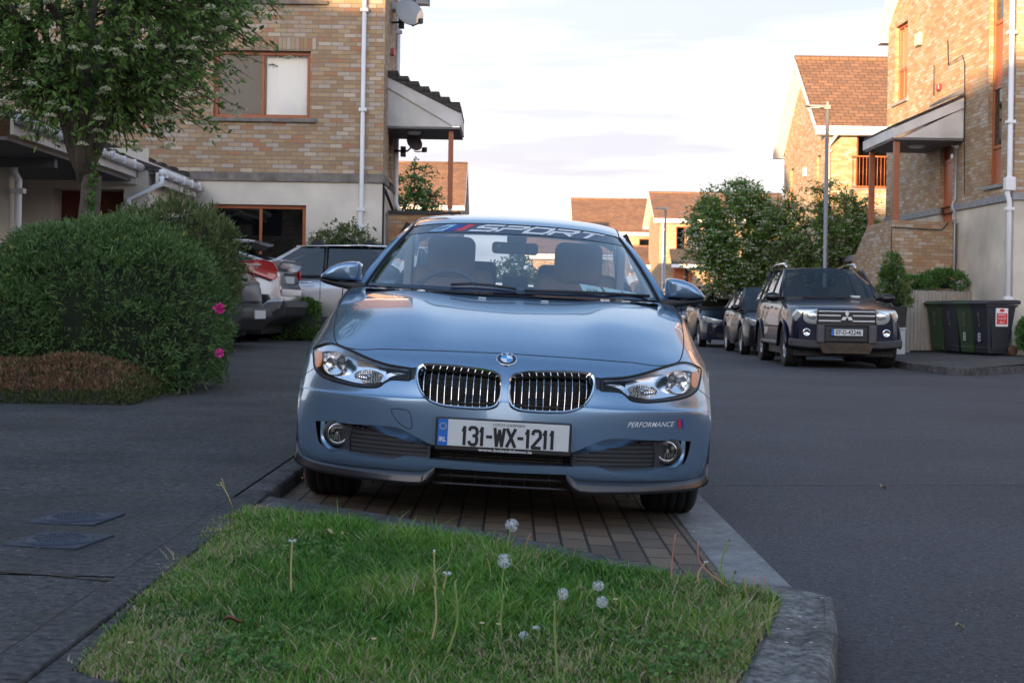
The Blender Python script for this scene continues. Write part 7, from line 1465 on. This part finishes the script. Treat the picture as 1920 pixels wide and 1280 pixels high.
# ---- silver crossover (tail towards the right)
def tailcar(label,m,x,y,z,rz,w,L_,hz,zt,kind):
    t=thing('parked_car',label,'car'); s=w/2
    if kind=='cross':
        st=[(0,.68,s*.7,.25),(.1,.8,s*.88,.25),(.5,.92,s*.97,.25),(1.1,1.02,s,.25),(2.6,1.12,s,.27),(3.3,1.20,s*1.02,.3),(3.8,1.25,s*1.02,.31),(4.05,1.25,s*.98,.33),(4.2,1.20,s*.92,.36),(4.30,1.05,s*.86,.40),(4.33,.85,s*.84,.42)]
        carbody(t,st,[.85,3.40],m,.38,.27,.0); greenhouse(t,m,s*.93,s*.66,1.05,1.85,3.30,4.12,1.06,1.52,'car_glass_dark',zb2=1.26,pill=(.1,.45,.72),crown=.04); cabin(t,s,1.5,3.9,1.06)
        b=MB(); b.prism([(3.15,1.575),(3.80,1.585),(3.93,1.565),(3.90,1.53),(3.5,1.50),(3.15,1.50)],'x',-s*.68,s*.68); b.build('spoiler',m,t,bevel=.02); b=MB(); b.prism([(3.5,1.50),(3.87,1.528),(3.78,1.46),(3.5,1.44)],'x',-s*.62,s*.62); b.build('spoiler_underside','black_plastic',t,bevel=.01)
        for sg in (1,-1):
            L_p=[(3.62,1.235,1.03),(3.72,1.13,1.025),(3.92,1.06,1.01),(4.12,.985,.93),(4.17,1.03,.90),(4.17,1.14,.89),(4.12,1.235,.93),(3.98,1.27,.985),(3.80,1.255,1.01)]
            P=[(sg*(s*q+.012),y_+.12,z_) for y_,z_,q in L_p]; c=tuple(np.mean(P,axis=0)+np.array([sg*.022,0,0])); b=MB(); n=len(P); b.add(P+[c],[(i,(i+1)%n,n) for i in range(n)],0,True); b.tube(P,.012,6,closed=True); TLt=b.build('tail_light','tail_red',t)
            P2=[(sg*(s*1.015+.036),3.86,1.215),(sg*(s*.98+.036),4.08,1.20),(sg*(s*.985+.036),4.0,1.14)]; b=MB(); b.tube(P2,.012,5,closed=True); b.build('clear_section','clear_lamp',TLt)
            b=MB(); b.prism([(3.86,.50),(3.93,.77),(4.18,.78),(4.22,.70),(4.0,.54)],'x',min(sg*s*.9,sg*s*1.015),max(sg*s*.9,sg*s*1.015)); b.build('vent_recess','black_plastic',t,bevel=.02)
            b=MB(); b.prism([(3.94,.50),(4.18,.70),(4.43,.72),(4.36,.56),(4.16,.46)],'x',min(sg*s*.86,sg*s*1.03),max(sg*s*.86,sg*s*1.03)); b.build('bumper_blade',m,t,bevel=.035)
        b=MB(); b.prism([(3.72,.28),(3.76,.42),(4.10,.47),(4.28,.57),(4.38,.69),(4.45,.69),(4.47,.60),(4.42,.46),(4.15,.33)],'x',-s*.99,s*.99); b.build('rear_bumper','grey_bumper',t,bevel=.04)
        b=MB(); b.prism([(4.02,1.16),(4.02,1.26),(4.30,1.30),(4.36,1.285),(4.35,1.24),(4.27,1.13),(4.15,1.10)],'x',-s*.80,s*.80); b.build('tailgate_lip',m,t,bevel=.025)
        b=MB(); b.prism([(4.05,.70),(4.05,1.14),(4.25,1.14),(4.29,.98),(4.345,.86),(4.33,.72)],'x',-s*.80,s*.80); b.build('tailgate',m,t,bevel=.04)
        b=MB(); b.box(-.27,.27,4.30,4.322,.95,1.06); b.build('number_plate','plate_white',t,bevel=.004); b=MB(); b.box(-.3,.3,4.29,4.335,1.07,1.09); b.build('plate_strip','dark_metal',t)
        wy=[.85,3.40]; r=.34
    else:
        st=[(0,.6,s*.7,.25),(.1,.75,s*.9,.22),(.5,.88,s*.97,.22),(1.0,.96,s,.22),(2.6,1.0,s,.22),(3.3,1.08,s*.99,.26),(3.5,1.08,s*.95,.28),(3.62,1.02,s*.89,.3),(3.70,.90,s*.84,.33),(3.72,.7,s*.82,.34)]
        carbody(t,st,[.75,3.05],m,.34,.22,0); greenhouse(t,m,s*.93,s*.72,.9,1.55,3.1,3.55,.98,1.42,'car_glass',zb2=1.03,pill=(.1,.55),crown=.05); cabin(t,s,1.3,3.4,.98)
        for sg in (1,-1):
            for z_,r_ in ((1.0,.088),(.82,.06)): 
                b=MB(); b.lathe([(r_,0),(r_*.8,.03),(0,.04)],18,M=Matrix.Translation((sg*s*.955,3.50,z_))@Matrix.Rotation(R(-62)*sg,4,'Z')@Matrix.Rotation(-PI/2,4,'X')); b.build('tail_light','tail_red',t)
        b=MB(); b.prism([(3.4,.28),(3.4,.52),(3.72,.60),(3.84,.58),(3.86,.45),(3.72,.28)],'x',-s*.9,s*.9); b.build('rear_bumper','grey_bumper',t,bevel=.04)
        b=MB(); b.box(-.26,.26,3.855,3.872,.44,.55); b.build('number_plate','plate_white',t); b=MB(); b.box(-.5,.5,3.6,3.735,.62,.95); b.build('tailgate',m,t,bevel=.05)
        wy=[.75,3.05]; r=.30
    for sg in(1,-1):
        for yy in wy: wheel(t,sg*(s-.12),yy,r,.21,r-.1,sg,7)
    mirror_(t,s*.95,1.2,hz,m,.9)
    place(t,x,y,z,rz); return t
tailcar('silver crossover with red tail light and spoiler, tail towards the blue car','paint_silver2',-7.66,20.75,.27,R(-93),1.80,4.36,1.05,1.55,'cross')
tailcar('small black car with round red tail light at the edge of the dark shrub','paint_black',-7.20,18.35,.27,R(-94),1.66,3.7,1.0,1.45,'small')
# ---- silver estate seen from the side
t=thing('parked_car','silver sport utility car side-on with black roof bar feet, before the cream wall','car'); s=.92
st=[(0,.72,s*.7,.28),(.1,.86,s*.88,.28),(.5,.98,s*.97,.28),(1.1,1.06,s,.28),(2.6,1.10,s,.28),(4.1,1.13,s,.3),(4.45,1.1,s*.93,.34),(4.58,.95,s*.85,.42)]
carbody(t,st,[.92,3.60],'paint_silver',.40,.28,.0); greenhouse(t,'paint_silver',.88,.66,1.05,1.90,4.05,4.45,1.08,1.58,'car_glass',zb2=1.13,pill=(.38,.76,.86),crown=.04,rear='car_glass_dark',side='car_glass_dark'); cabin(t,.88,1.5,4.2,1.08)
for sg in(1,-1):
    for yy in(.92,3.6): wheel(t,sg*.80,yy,.35,.23,.22,sg,7)
    b=MB(); b.box(min(sg*.90,sg*.935),max(sg*.90,sg*.935),.3,4.3,.28,.44); b.build('sill_cladding','grey_bumper',t,bevel=.01)
    for yy in(2.12,3.26): b=MB(); b.tube([(sg*.925,yy-.10,.975),(sg*.955,yy-.08,.985),(sg*.955,yy+.08,.99),(sg*.925,yy+.10,.985)],.014,8); b.build('door_handle','chrome',t)
    for yy in(2.33,3.46): gapline([(sg*.926,yy,z_) for z_ in np.linspace(.34,1.06,6)],.004,'door_gap',t)
    for yy in(2.24,3.10): b=MB(); b.prism([(yy-.10,1.60),(yy-.08,1.68),(yy-.02,1.71),(yy+.06,1.68),(yy+.13,1.60)],'x',min(sg*.56,sg*.66),max(sg*.56,sg*.66)); b.build('roof_bar_foot','black_plastic',t,bevel=.01)
    b=MB(); b.tube([(sg*.66,1.9,1.585),(sg*.66,3.0,1.61),(sg*.64,4.05,1.585)],.016,6); b.build('roof_trim','chrome',t)
mirror_(t,.88,1.35,1.12,'paint_silver',.95)
place(t,-5.45,23.0,.28,R(-90))
